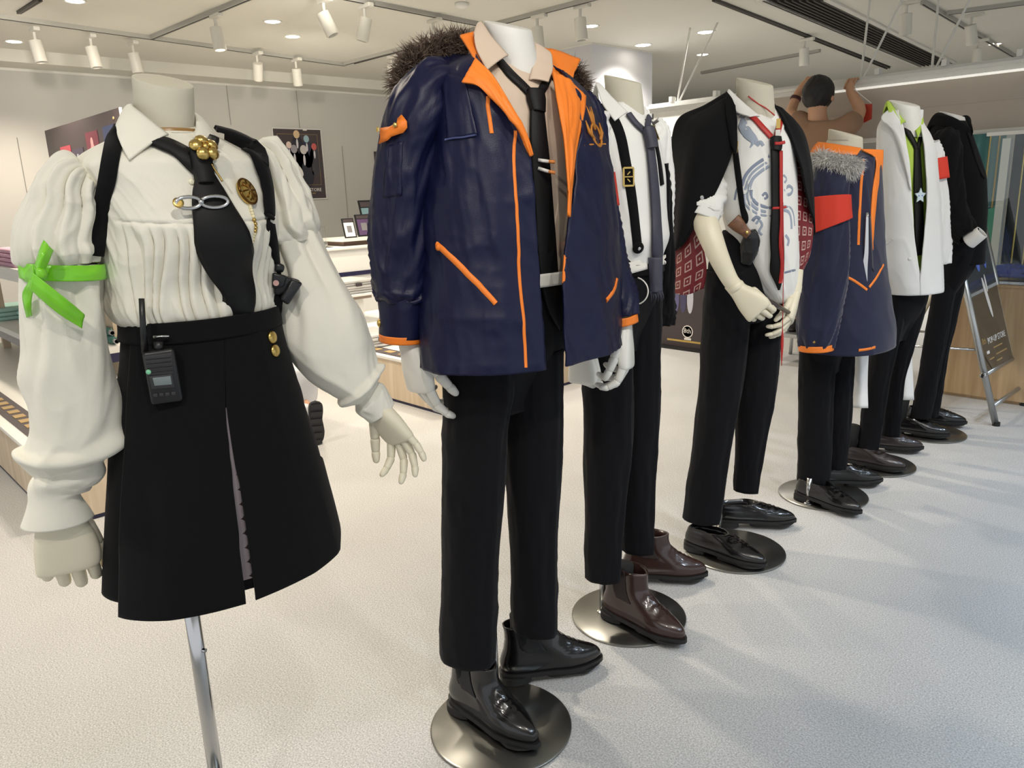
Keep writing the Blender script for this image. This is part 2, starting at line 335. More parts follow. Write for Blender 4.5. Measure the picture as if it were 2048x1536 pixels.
uy, uz, nx = np.array([0, 1., 0]), np.array([0, 0, 1.]), np.array([1., 0, 0])
box('print_sheet', (WALLX + 0.004, y0, z0), (WALLX + 0.016, y1, z1), m_dark, t)
fr = 0.012
for lo, hi in (((y0 - fr, z0 - fr), (y0, z1 + fr)), ((y1, z0 - fr), (y1 + fr, z1 + fr)), ((y0, z0 - fr), (y1, z0)), ((y0, z1), (y1, z1 + fr))):
    box('frame_strip', (WALLX, lo[0], lo[1]), (WALLX + 0.024, hi[0], hi[1]), M('poster_frame', (214, 212, 208), 0.4), t)
W_, H_ = y1 - y0, z1 - z0
def figures(par, org, ux, uy, spec, name='figure_print'):
    """generic standing shapes printed on a poster: plain head, body and shirt blobs"""
    groups = {}
    for (u, v, s, bc, hc) in spec:
        g = groups.setdefault(bc, MB()); c = org + ux * u + uy * v
        disc(g, c, ux, uy, 0.075 * s, 0.17 * s, k=0.001); disc(g, c - uy * .06 * s, ux, uy, .09 * s, .13 * s, k=.0006); 
        g2 = groups.setdefault(hc, MB()); disc(g2, c + uy * 0.165 * s, ux, uy, 0.036 * s, 0.042 * s, k=0.0018)
        g3 = groups.setdefault((206, 202, 206), MB()); disc(g3, c + uy * 0.07 * s, ux, uy, 0.012 * s, 0.05 * s, k=0.0024)
    for k, g in groups.items(): g.build(name, M('poster_ink_%d_%d_%d' % k, k, 0.5), par)
o0 = np.array([WALLX + 0.0165, (y0 + y1) / 2, z0])
figures(t, o0, uy, uz, [(-0.2 * W_, .58 * H_, .9, (58, 44, 66), (220, 196, 186)), (-.02 * W_, .70 * H_, 1.05, (38, 36, 46), (206, 178, 140)), (.18 * W_, .66 * H_, .95, (44, 46, 66), (150, 178, 186)), (.33 * W_, .56 * H_, .9, (60, 58, 64), (190, 90, 86)), (.1 * W_, .45 * H_, 1.2, (34, 34, 46), (196, 190, 186)), (-.1 * W_, .48 * H_, 1.1, (44, 50, 92), (150, 146, 150))])
g = MB(); disc(g, o0 + uz * .42 * H_ - uy * .06 * W_, np.array([0, .8, .6]), np.array([0, -.6, .8]), .045, .09, k=.003); g.build('white_board_print', m_ink, t)
for a, b in (((-.42, .2), (-.42, .93)), ((.42, .2), (.42, .93)), ((-.42, .2), (.42, .2)), ((-.42, .93), (.42, .93))):
    MB().tube([o0 + uy * a[0] * W_ + uz * a[1] * H_, o0 + uy * b[0] * W_ + uz * b[1] * H_], .0016, 6).build('gold_border', m_goldink, t)
text_mesh('lettering', 'POP-UP STORE', .052, o0 + uz * .125 * H_ + nx * .001 + uy * .12 * W_, uy, uz, m_ink, t)
text_mesh('lettering', 'POP-UP STORE', .024, o0 + uz * .075 * H_ + nx * .001 + uy * .14 * W_, uy, uz, m_goldink, t)
MB().box(np.array([WALLX + .02, y0 + .62 * W_, z1 - .012]), np.array([WALLX + .028, y0 + .70 * W_, z1 + .006])).build('clip', m_ink, t)
# picture wires
for p, q, l in [((452, 165), (460, 250), 'thin picture wire above the blouse shoulder'), ((592, 178), (592, 256), 'thin picture wire holding the framed poster'), ((684, 292), (697, 470), 'long thin wire down the wall beside the framed poster'), ((34, 275), (62, 440), 'thin wire down the wall beside the dark hanging board')]:
    a, b = onX(*p, WALLX + .012), onX(*q, WALLX + .012); b[1] = a[1]; b[2] = min(b[2], a[2])
    tag(MB().tube([a, b], .003, 6).build('picture_wire', M('steel_wire', (140, 138, 132), .5), None), l, 'wire')
# dark hanging board, its face along X
YB = 2.02
A, B = onY(57, 272, YB), onY(238, 221, YB); zb = A[2] - .95; zt = A[2]
t = thing('hanging_board', (A[0], YB, zb), 'dark hanging board printed with a row of generic figures, behind the puff sleeve', 'poster')
zt = max(A[2], B[2]); box('print_sheet', (A[0], YB, zb), (B[0], YB + .012, zt), m_dark, t)
box('white_edge', (B[0], YB, zb), (B[0] + .02, YB + .014, zt), m_whitem, t)
ux_, o1 = np.array([1., 0, 0]), np.array([A[0], YB - .0005, zt]); W2 = B[0] - A[0]
cards = [(.15, -.34, (74, 54, 66), (214, 180, 140)), (.30, -.37, (66, 50, 70), (200, 190, 200)), (.44, -.26, (176, 66, 80), (220, 206, 216)), (.57, -.30, (70, 62, 80), (160, 166, 176)), (.73, -.2, (110, 44, 60), (206, 150, 150)), (.9, -.19, (52, 62, 96), (170, 190, 206))]
for s, dz, bc, hc in cards:
    c = o1 + ux_ * s * W2 + uz * dz
    w = .058 * W2; MB().box(c + (-w, -.004, -.52), c + (w, -.001, .09)).build('name_card', M('card_%d' % bc[0], bc, .5), t)
    figures(t, c + uz * -.12 - uy * .005, ux_, uz, [(0, -.03, .95, hc, hc)])
for s, zz in ((.03, -.1), (.95, -.06)): MB().rev(o1 + ux_ * s * W2 + uz * zz - uy * .002, -uy, [(0, .012), (.006, .008)]).build('ornament', m_goldink, t)
for s in (): MB().tube([o1 + ux_ * s * W2 + uy * .006, o1 + ux_ * s * W2 + uy * .006 + uz * (CEIL - o1[2])], .003, 6).build('suspension_wire', m_steel, t)

# second dark poster partly behind the parka sleeve
c0 = onX(749, 303, WALLX + .02); z_ = onX(755, 450, WALLX + .02)[2]
t = thing('tall_poster', (WALLX, c0[1], z_), 'tall dark poster with gold dots, mostly hidden behind the navy sleeve', 'poster')
box('print_sheet', (WALLX + .003, c0[1], z_), (WALLX + .02, c0[1] + .6, c0[2]), m_dark, t)
for k in range(9): MB().rev((WALLX + .0205, c0[1] + .04, c0[2] - .08 - k * (c0[2] - z_) / 10), (1, 0, 0), [(0, .012), (.001, .008)], 10).build('gold_dot', m_goldink, t)

# ------------------------------------------------------------------ back counter with little frames
ZC = .86
a, b = G(648, 497, ZC), G(760, 484, ZC); CX = float(a[0])
t = thing('back_counter', (CX - .3, 4, 0), 'long white back counter with a navy edge line along the wall', 'counter')
box('body', (CX - .55, 2.0, 0), (CX - .02, 7.0, ZC - .03), m_white, t); box('top', (CX - .57, 1.98, ZC - .03), (CX, 7.02, ZC), m_white, t, .004)
zb_ = float(onX(700, 548, CX)[2]); box('navy_band', (CX - .021, 2.0, zb_ - .02), (CX - .008, 7.0, zb_ + .02), m_navy, t)
q = onX(690, 491, CX + .02); UX = CX - .12
bx0 = G(692, 490, ZC + .05)
t = thing('riser_shelf', (UX, q[1], ZC), 'small white riser shelf standing on the back counter', 'shelf')
box('board', (UX - .3, float(q[1]), ZC + .045), (UX + .1, float(q[1]) + 1.3, ZC + .075), m_white, t); box('foot', (UX - .28, float(q[1]) + .06, ZC), (UX + .02, float(q[1]) + 1.2, ZC + .045), M('painted_brown_shadow', (120, 96, 84), .6), t)  # brown colour of the foot paints in the shadow below the board
def frame_stand(px, py, X, w, h, label, fill, band):
    c = onX(px, py, X); c[2] = ZC + .076; s = np.array([-.25, 0, 1.]); s /= np.linalg.norm(s)
    t = thing('tabletop_frame', c, label, 'frame'); n_ = np.cross(uy, s)
    MB().obox(c + s * h / 2, uy, s, n_, (w / 2, h / 2, .006)).build('frame_board', m_black, t)
    MB().obox(c + s * h * .42 + n_ * .0065, uy, s, n_, (w * .42, h * .36, .001)).build('card', fill, t)
    MB().obox(c + s * h * .88 + n_ * .0065, uy, s, n_, (w * .42, h * .07, .001)).build('heading_strip', band, t)
    MB().obox(c + s * h * .44 + n_ * .0078, uy, s, n_, (w * .2, h * .17, .0008)).build('printed_patch', M('grey_print', (120, 118, 120), .6), t)
frame_stand(703, 488, UX + .05, .13, .19, 'small black tabletop frame with a white card on the riser shelf', m_ink, m_dark)
frame_stand(733, 488, UX - .03, .17, .22, 'purple picture card standing beside the white card frame', M('purple_print', (84, 62, 96), .5), m_dark)
frame_stand(748, 488, UX - .16, .2, .36, 'tall dark picture card with pale blue print against the parka sleeve', M('blue_print', (110, 140, 146), .5), m_dark)
c = onX(637, 497, CX - .2); c[2] = ZC
t = thing('acrylic_stand', c, 'clear empty acrylic stand on the back counter', 'stand'); m_clear = M('clear_acrylic', (240, 244, 244), .05, trans=1.0, var=0)
box('back_panel', c + (-.004, -.09, 0), c + (.0, .09, .2), m_clear, t); box('foot_panel', c + (0, -.09, 0), c + (.12, .09, .004), m_clear, t)

# ------------------------------------------------------------------ display unit behind the parka: plinth, boxes and bagged stacks
t = thing('display_plinth', (-4.8, 3.6, 0), 'low wooden display plinth with a dark label strip, beside the parka hand', 'plinth')
PBX, PBY = -3.5, 2.78
box('body', (-6.0, PBY, .02), (PBX, 4.0, .28), m_wood, t); box('kick_strip', (-5.98, PBY + .006, 0), (PBX - .006, 3.99, .02), m_navy, t); box('top_board', (-6.01, PBY - .01, .28), (PBX + .01, 4.01, .30), m_white, t, .003)
MB().box(np.array([-5.6, PBY + .03, .30]), np.array([PBX - .15, PBY + .14, .305])).build('label_strip', m_dark, t)
for k in range(12): MB().box(np.array([-5.5 + k * .155, PBY + .06, .3051]), np.array([-5.42 + k * .155, PBY + .11, .3075])).build('gold_label', m_goldink, t)
m_bag = M('clear_bagged_cloth', (206, 204, 200), .18, bump=.6, bscale=30, var=.06, coat=.6)
def bag_stack(lo, w, d, n, label, hgt=.022, mat=None):
    t = thing('bagged_stack', lo, label, 'stack')
    for k in range(n):
        j = rng.uniform(-.012, .012); sharp(MB().box(np.array(lo) + (j, j, k * hgt), np.array(lo) + (w + j, d - j, k * hgt + hgt * .92), .008).build('folded_bag', mat or m_bag, t)); 
    MB().box(np.array(lo) + (w, d * .45, n * hgt * .55), np.array(lo) + (w + .014, d * .6, n * hgt * .75)).build('price_tag', m_dark, t)
q = onY(660, 650, 3.45)
box_w = thing('display_box', (-4.9, 3.2, .3), 'plain white display box on the low plinth', 'display box')
zb1 = .30
bl = G(655, 650, .32); br = G(742, 640, .32)
DX = float(bl[0])
box('body', (DX - .5, float(bl[1]) - .35, .305), (DX, float(br[1]), .52), m_white, box_w, .004); box('base_edge', (DX - .49, float(bl[1]) - .34, .30), (DX + .004, float(br[1]) + .004, .318), M('grey_edge', (150, 146, 140), .5), box_w)
sh = thing('glass_shelf_plate', (DX, float(bl[1]), .52), 'flat white shelf plate on the display box carrying bagged cloth', 'shelf')
box('plate', (DX - .48, float(bl[1]) - .1, .5225), (DX + .06, float(br[1]) + .1, .54), m_white, sh, .003); box('lip', (DX + .006, float(bl[1]) + .1, .500), (DX + .05, float(br[1]) + .05, .5215), M('brown_lip', (128, 112, 100), .5), sh)
bag_stack((DX - .35, float(br[1]) - .22, .5415), .36, .34, 5, 'stack of bagged white cloth on the shelf plate above the box')
q = G(745, 690, .31); bag_stack((float(q[0]) - .25, float(q[1]) - .16, .306), .34, .34, 4, 'stack of bagged white cloth low on the plinth beside the navy cuff')

# ------------------------------------------------------------------ display unit beyond the blouse: plinth and two shelves of goods
t = thing('display_plinth', (-5, 1.2, 0), 'low wooden display plinth with gold labels, behind the puff sleeve', 'plinth')
QX, QY = -3.5, .66
box('body', (-7.2, QY, .02), (QX, 1.5, .27), m_wood, t); box('kick_strip', (-7.2, QY + .006, 0), (QX - .006, 1.49, .02), m_navy, t)
box('top_board', (-7.2, QY - .01, .27), (QX + .01, 1.51, .29), m_white, t, .003)
MB().box(np.array([-6.5, QY + .04, .29]), np.array([QX - .2, QY + .15, .296])).build('label_strip', m_dark, t)
for k in range(15): MB().box(np.array([-5.6 + k * .125, QY + .07, .2961]), np.array([-5.53 + k * .125, QY + .12, .299])).build('gold_label', m_goldink, t)
sharp(MB().box(np.array([-5.2, 1.0, .29]), np.array([-4.85, 1.14, .31]), .005).build('dark_tray', M('tray_grey', (90, 82, 76), .5), t))
c1 = G(128, 708, .5); c2 = G(110, 563, .95)
t = thing('goods_rack', (-5.4, 1.4, .29), 'two tier white rack with navy edges holding towels and bottles', 'rack')
X1, Y1 = float(c1[0]), float(c1[1])
X2, Y2 = X1 + .05, float(c2[1]) + .1
box('lower_shelf', (-7.0, Y1, .46), (X1, 1.46, .5), m_white, t, .003); box('navy_edge', (X1 - .012, Y1 + .01, .405), (X1 - .004, 1.46, .46), m_navy, t); box('navy_edge', (-7.0, Y1 + .006, .405), (X1, Y1 + .014, .46), M('lace_edge', (150, 148, 150), .5), t)
box('upper_shelf', (-7.0, Y2, .90), (X2, 1.46, .94), m_white, t, .003); box('navy_edge', (X2 - .012, Y2 + .01, .855), (X2 - .004, 1.46, .90), m_navy, t); box('navy_edge', (-7, Y2 + .006, .855), (X2, Y2 + .014, .90), m_white, t)
box('back_panel', (-7.0, 1.43, .29), (X1 - .15, 1.46, .9), m_wood, t)
for x in (-6.9, -5.6, X1 - .1):
    box('post', (x - .025, Y1 + .05, .29), (x + .025, Y1 + .1, .46), m_wood, t); box('post', (x - .025, Y2 + .05, .5), (x + .025, Y2 + .1, .9), m_wood, t)
def cloth_stack(c, w, d, n, mat, label, hgt=.032):
    t = thing('towel_stack', c, label, 'towels')
    for k in range(n):
        sharp(MB().box(np.array(c) + (-w / 2 + rng.uniform(-.01, .01), -d / 2, k * hgt), np.array(c) + (w / 2, d / 2 + rng.uniform(-.01, .01), k * hgt + hgt * .94), .012).build('folded_towel', mat, t), 60)
m_teal = M('turquoise_terry', (136, 190, 180), .8, bump=.5, bscale=120, var=.12, vscale=20); m_pink = M('pink_dotted_cloth', (206, 160, 178), .7, bump=.3, bscale=60, var=.16, vscale=40)
q = G(30, 668, .5); cloth_stack((float(q[0]) - .05, float(q[1]) + .25, .5), .42, .34, 4, m_teal, 'stack of folded turquoise towels on the lower rack shelf')
q = G(-60, 650, .5); cloth_stack((float(q[0]) - .2, float(q[1]) + .3, .5), .42, .34, 3, M('mint_terry', (168, 206, 196), .8, bump=.5, bscale=120), 'shorter stack of mint towels at the picture edge')
q = G(20, 532, .94); cloth_stack((float(q[0]), float(q[1]) + .06, .94), .55, .18, 4, m_pink, 'stack of pink dotted cloths on the upper rack shelf', .03)
q = G(15, 500, 1.06); t_ = thing('bag_heap', (float(q[0]) - .1, 1.4, .94), 'crumpled clear bags lying behind the pink cloths', 'bags')
v, f = [], []
U, V = np.meshgrid(np.linspace(0, 2 * math.pi, 40, endpoint=False), np.linspace(0, math.pi / 2, 14)); 
pts = np.stack([np.cos(U) * np.cos(V) * .42, np.sin(U) * np.cos(V) * .1, np.sin(V) * .17 + .01], -1); pts *= (1 + .16 * ridge(U * 3, V * 5, 3))[..., None]
mesh_obj('crumpled_bags', pts.reshape(-1, 3) + np.array([float(q[0]) - .1, 1.33, .94]), grid_faces(14, 40, True), M('grey_clear_bag', (176, 176, 172), .15, bump=.8, bscale=30, coat=.5), t_)
m_bott = M('bottle_teal_glass', (120, 168, 160), .1, trans=.5); m_cap = M('bottle_cap', (206, 206, 206), .3)
k = 0
for (px, py) in [(200, 668), (212, 672), (224, 670), (236, 674), (247, 671), (206, 660), (220, 658), (233, 662)]:
    c = G(px, py + 4, .5); lvl = 0 if py > 665 else 1; c = np.array([X1 - .1 - .06 * lvl, float(c[1]), .5 + .026 + .045 * lvl])
    c[1] = np.clip(c[1], Y1 + .05, 1.4)
    t = thing('rolled_bottle', c, 'small teal bottle lying %s, %s from the puff sleeve' % ('in the bottom row on the rack' if not lvl else 'on top of the bottle row', ['first', 'second', 'third', 'fourth', 'fifth', 'first', 'second', 'third'][k]), 'bottle', 'bottles on the rack'); k += 1
    sharp(MB().rev(c, (1, 0, 0), [(-.12, .02), (-.115, .024), (.03, .024), (.045, .012), (.06, .012)], 16).build('body', m_bott, t, True)); sharp(MB().rev(c, (1, 0, 0), [(.058, .016), (.085, .016), (.086, .012)], 14).build('cap', m_cap, t, True))
for j, px in enumerate((190, 199, 208)):
    c = G(px, 532, .96); c = np.array([X2 - .12, float(np.clip(c[1], Y2 + .06, 1.38)), .965])
    t = thing('rolled_cloth', c, 'small rolled pink cloth on the upper shelf, %s from the puff sleeve' % ['first', 'second', 'third'][j], 'cloth roll', 'rolled cloths on the rack')
    sharp(MB().rev(c, (1, 0, 0), [(-.14, .024), (.1, .025), (.1, .014), (.09, .013)], 16).build('roll', M('dotted_roll', (190, 170, 178), .6, var=.2, vscale=80), t, True))
    MB().rev(c + (.1, 0, 0), (1, 0, 0), [(0, .013), (.004, .009)], 12).build('end_dot', m_dark, t)
# ================================================================== far end: hanging rail, blind, showcase, counter, sign
YR = 5.7
m_rail = M('rail_paint', (214, 213, 208), .4, var=.02)
ra, rb = onY(1298, 214, YR), onY(2048, 119, YR); zr = float((ra[2] + rb[2]) / 2)
t = thing('hanging_rail', (-2.5, YR, zr), 'long white suspended display rail crossing behind the mannequins', 'rail')
box('beam', (float(ra[0]), YR, zr - .05), (0.6, YR + .06, zr + .02), m_rail, t); box('lip', (float(ra[0]), YR - .035, zr - .02), (0.6, YR, zr), m_rail, t)
box('under_lamp', (-2.6, YR - .02, zr - .066), (0.6, YR + .0, zr - .052), M('lit_tube', (250, 250, 244), .4, emit=((255, 250, 238), 0.4)), t)
for k, x in enumerate(np.arange(-4.0, .5, .42)): box('bracket', (x, YR - .02, zr + .02), (x + .03, YR + .04, zr + .06), m_rail, t)
for (px, dx) in ((1352, -.05), (1356, .06), (1716, -.05), (1722, .06), (1856, -.05), (1864, .06)):
    x = float(onY(px, 200, YR)[0]); MB().tube([(x, YR + .02, zr + .02), (x + dx * 2.2, YR + .3 + abs(dx), CEIL)], .008, 8).build('suspension_rod', m_rail, t)
# translucent beige blind under the rail
m_blind = M('beige_blind', (178, 168, 156), .8, bump=.1, bscale=200, var=.04)
bl0, bl1 = onY(1720, 200, YR + .02), onY(1930, 262, YR + .02)
t = thing('roller_blind', (-1.2, YR + .03, 1.58), 'beige roller blind hanging from the rail above the glass showcase', 'blind')
box('fabric', (-3.4, YR + .02, float(bl1[2])), (.6, YR + .028, zr - .05), m_blind, t); box('bottom_bar', (-3.4, YR + .012, float(bl1[2]) - .03), (.6, YR + .036, float(bl1[2])), m_whitem, t, .004)
box('fold_line', (-3.4, YR + .016, float(bl1[2]) + .17), (.6, YR + .02, float(bl1[2]) + .185), m_blind, t)
# white notice panel under the rail, mostly behind the blazer
t = thing('white_partition', (-3.8, YR + .05, 0), 'white partition panel between the column and the black blazer', 'partition')
box('panel', (float(onY(1303, 260, YR)[0]), YR + .03, 0), (-2.75, YR + .06, zr - .05), m_white, t)
c = onY(1324, 275, YR + .02); box('navy_poster', (float(c[0]), YR + .018, .9), (float(c[0]) + .45, YR + .03, float(c[2])), M('navy_poster', (50, 52, 110), .35), t)
# black floor board with 8th emblem
YE = 5.32; e0, e1 = onY(1316, 585, YE), onY(1402, 690, YE)
t = thing('floor_board', (float(e0[0]), YE, 0), 'black floor standing board with a white 8th emblem and gold line', 'board')
x0, x1, zt_ = float(e0[0]), float(e1[0]) + .15, .62
box('panel', (x0, YE, .02), (x1, YE + .04, zt_), m_dark, t); box('gold_line', (x0 + .1, YE - .003, .06), (x1, YE, .075), m_gold, t)
box('base', (x0 - .02, YE - .06, 0), (x1 + .02, YE + .1, .02), m_black, t)
pw = onY(1322, 640, YE); box('white_window', (float(pw[0]) - .02, YE - .002, .3), (float(pw[0]) + .1, YE, .5), m_ink, t)
for k, (px, col) in enumerate(((1352, (96, 92, 130)), (1366, (70, 66, 96)), (1380, (190, 190, 200)))):
    c = onY(px, 625, YE); g = MB(); disc(g, np.array([float(c[0]), YE - .001, .42]), ux_, uz, .03, .12, k=.001); g.build('figure_print', M('figure_ink_%d' % k, col, .5), t)
c = onY(1375, 668, YE); o = MB().rev((float(c[0]), YE - .001, .15), (0, -1, 0), [(0, .052), (.001, .052), (.001, .044), (0, .044)], 24).build('emblem_ring', m_ink, t); text_mesh('lettering', '8th', .055, (float(c[0]), YE - .003, .155), ux_, uz, m_ink, t)
box('emblem_bar', (float(c[0]) - .03, YE - .002, .08), (float(c[0]) + .035, YE, .098), m_ink, t)
# oak counter and glass showcase
YC = 5.08; cz = .69; cx = float(onY(1880, 780, YC)[0])
t = thing('oak_counter', (cx, YC, 0), 'light oak front counter beneath the glass showcase', 'counter')
for k in range(4):
    box('front_panel', (cx + k * .5, YC, .02), (cx + k * .5 + .494, YC + .02, cz), m_woodc, t)
box('body', (cx + .005, YC + .018, .0), (cx + 2.0, YR - .02, cz - .01), m_woodc, t); box('top', (cx - .005, YC - .005, cz - .012), (cx + 2.0, YR - .02, cz + .002), m_woodc, t)
t = thing('glass_showcase', (cx, YC, cz), 'clear glass showcase with white posts standing on the oak counter', 'showcase')
gz = 1.52; m_glass = M('showcase_glass', (235, 244, 242), .02, trans=1.0, var=0)
box('front_pane', (cx + .12, YC + .03, cz + .02), (cx + 2.0, YC + .036, gz), m_glass, t); box('base_rim', (cx + .1, YC + .02, cz + .003), (cx + 2.0, YC + .05, cz + .02), m_pole, t)
box('top_rim', (cx + .1, YC + .02, gz), (cx + 2.0, YC + .05, gz + .02), m_whitem, t)
px0 = onY(2003, 400, YR - .12)[0]; box('post', (float(px0) - .025, YR - .14, cz + .02), (float(px0) + .02, YR - .1, gz), m_white, t)
m_tealp = M('teal_cloth', (74, 124, 126), .7, var=.15, vscale=3); m_char = M('charcoal_cloth', (58, 62, 64), .7, var=.1)
def drape(x0, x1, y, z0, z1, mat, label, gold):
    t = thing('hanging_drape', (x0, y, z0), label, 'drape'); n = 40; U = np.linspace(0, 1, n); Z = np.linspace(z0, z1, 12); 
    v = [(x0 + (x1 - x0) * u, y + .012 * math.sin(u * 22) * (1 - .3 * (z - z0)), z) for z in Z for u in U]; o = mesh_obj('cloth', v, grid_faces(12, n), mat, t); so = o.modifiers.new('thick', 'SOLIDIFY'); so.thickness = .004
    for u in gold:
        x = x0 + (x1 - x0) * u; MB().tube([(x, y - .018, z0), (x, y - .018, z1)], .005, 6).build('gold_cord', m_gold, t)
drape(float(onY(1900, 400, YR - .06)[0]), float(px0) - .03, YR - .06, cz + .02, gz + .04, m_tealp, 'teal drape with gold cords inside the showcase', (.72, .9))
drape(float(px0) + .02, float(px0) + .8, YR - .06, cz + .02, gz + .04, m_char, 'charcoal drape with gold cords beyond the white post', (.08, .16, .22))
# green swag and the white glove shape on the drapes
a, b, c_, d_ = onY(1935, 430, YR - .1), onY(1998, 412, YR - .1), onY(1990, 482, YR - .1), onY(1930, 500, YR - .1)
o = mesh_obj('green_swag', [a, b, c_, d_] + [q + np.array([0, .006, 0]) for q in (a, b, c_, d_)], [(0, 1, 2, 3), (7, 6, 5, 4), (0, 4, 5, 1), (1, 5, 6, 2), (2, 6, 7, 3), (3, 7, 4, 0)], M('sea_green_cloth', (86, 160, 140), .6), None, False); tag(o, 'sea green cloth panel low in the showcase', 'cloth')
# blue satin on the counter inside the case
U, V = np.meshgrid(np.linspace(0, 1, 60), np.linspace(0, 1, 24)); X = cx + .16 + U * 1.7; Y = YC + .07 + V * .45
Z = cz + .025 + .05 * (ridge(U * 14, V * 6, 5) + .45) * np.sin(np.pi * V) ** .5 + .02
o = mesh_obj('satin_cloth', np.stack([X, Y, Z], -1).reshape(-1, 3), grid_faces(24, 60), M('blue_satin', (42, 60, 150), .25, var=.2, vscale=10, coat=.3), None); so = o.modifiers.new('thick', 'SOLIDIFY'); so.thickness = .01; tag(o, 'crumpled blue satin cloth lying inside the showcase', 'cloth')

# ------------------------------------------------------------------ aluminium A-frame sign
m_alu = M('anodised_aluminium', (186, 188, 188), .32, metal=.9, var=.03)
YL, YRi = 4.58, 5.10; X0, lean = -1.09, .30
def sp(y, h): return np.array([X0 - lean * h, y, h])
t = thing('sandwich_sign', (X0, 4.85, 0), 'aluminium A-frame sign with a dark poster, standing before the oak counter', 'sign')
for y in (YL, YRi): MB().tube([sp(y, .01), sp(y, 1.16)], .017, 12).build('front_leg', m_alu, t, True)
for y in (YL, YRi): MB().tube([sp(y, 1.12), np.array([X0 - .78, y, .01])], .013, 10).build('rear_leg', M('cream_leg', (214, 206, 184), .5), t, True)
for h in (.10, .27, 1.14): MB().tube([sp(YL, h), sp(YRi, h)], .014 if h > .2 else .012, 10).build('cross_bar', m_alu, t, True)
for y in (YL, YRi): MB().tube([sp(y, .40), np.array([X0 - .66, y, .37])], .007, 8).build('spreader', m_pole, t, True)
for y in (YL, YRi): MB().rev(sp(y, .0), (0, 0, 1), [(0, .019), (.02, .019), (.022, .012)], 14).build('rubber_foot', m_black, t)
nn = np.array([1, 0, lean]); nn /= np.linalg.norm(nn); su = np.array([-lean, 0, 1.]); su /= np.linalg.norm(su)
MB().rev(sp(YL, .27) - uy * .02, -uy, [(0, .017), (.012, .017), (.014, .01)], 16).build('end_cap', m_pole, t, True)
cen = (sp(YL, .70) + sp(YRi, .70)) / 2; hh = .42 * math.hypot(1, lean)
MB().obox(cen, uy, su, nn, (.235, hh, .006)).build('poster_sheet', M('sign_print', (74, 66, 72), .25), t)
MB().obox(cen + nn * .008, uy, su, nn, (.238, hh, .0015)).build('clear_cover', m_glass, t)
f0 = cen + nn * .0095
g = MB(); 
for k, (u, v, r) in enumerate(((-.14, .2, .05), (-.08, .24, .055), (-.02, .18, .06), (.05, .22, .05), (.1, .16, .04))): disc(g, f0 + uy * u + su * v, uy, su, r * .6, r * 1.5, k=.0004 * k)
g.build('blue_flower_print', M('print_blue', (96, 122, 210), .4), t)
g = MB(); disc(g, f0 - su * .06 + uy * .02, uy * .97 + su * .2, su * .97 - uy * .2, .022, .12, k=.001); disc(g, f0 + su * .02 + uy * .045, uy, su, .012, .05, k=.0014); g.build('white_shape_print', m_ink, t)
text_mesh('lettering', 'POP-UP STORE', .048, f0 - su * .29 + uy * .03, uy, su, m_ink, t); text_mesh('lettering', '8th', .05, f0 - su * .28 - uy * .19, uy, su, m_goldink, t)
MB().obox(f0 - su * .345 - uy * .16, uy, su, nn, (.022, .008, .0006)).build('white_tab_print', m_ink, t)
for k, (u, v, w) in enumerate(((.02, -.335, .08), (-.12, -.385, .04), (.06, -.375, .1), (0, -.41, .05))): MB().obox(f0 + su * v + uy * u, uy, su, nn, (w, .0035, .0006)).build('small_text_line', m_goldink, t)

# ------------------------------------------------------------------ people
def skin_mesh(name, pts, edges, mat, parent, sub=2, root=0):
    names = list(pts); me = bpy.data.meshes.new('tmp'); me.from_pydata([tuple(map(float, pts[k][0])) for k in names], [(names.index(a), names.index(b)) for a, b in edges], []); me.update()
    o = bpy.data.objects.new('tmp', me); COL.objects.link(o); sk = o.modifiers.new('s', 'SKIN'); sk.use_smooth_shade = True
    for i, k in enumerate(names):
        r = pts[k][1]; r = r if isinstance(r, tuple) else (r, r); me.skin_vertices[0].data[i].radius = r; me.skin_vertices[0].data[i].use_root = (i == root)
    sb = o.modifiers.new('d', 'SUBSURF'); sb.levels = sub; sb.render_levels = sub
    dg = bpy.context.evaluated_depsgraph_get(); m2 = bpy.data.meshes.new_from_object(o.evaluated_get(dg)); bpy.data.objects.remove(o)
    m2.materials.clear(); m2.materials.append(mat); m2.name = name
    for p in m2.polygons: p.use_smooth = True
    o = bpy.data.objects.new(name, m2); COL.objects.link(o)
    if parent is not None: o.parent = parent; o.matrix_parent_inverse = parent.matrix_world.inverted()
    return o
m_skin = M('warm_skin', (198, 152, 120), .55, var=.05); m_tee = M('brown_tee_cotton', (150, 118, 94), .9, bump=.3, bscale=500, var=.05); m_hair = M('black_hair', (16, 14, 14), .55, bump=1.0, bscale=220)
YP = 5.4
def py_(px, py, dy=0.0): return onY(px, py, YP + dy)
hc = py_(1636, 190); fl = .24
per = thing('person', (float(hc[0]), YP, fl), 'person seen from behind in a brown T-shirt reaching up to the white rail', 'person')
nb = hc + np.array([0.01, -.02, -.12]); sL, sR = py_(1607, 250), py_(1705, 246); ch = np.array([hc[0] + .02, YP, 1.55]); wa = np.array([hc[0] + .02, YP, 1.25]); pv = np.array([hc[0] + .02, YP, 1.12])
eL, wL, fL = py_(1580, 226, .1), py_(1596, 186, .16), py_(1616, 162, .22); eR, wR, fR = py_(1722, 222, .12), py_(1700, 180, .17), py_(1700, 166, .22)
legs = {}
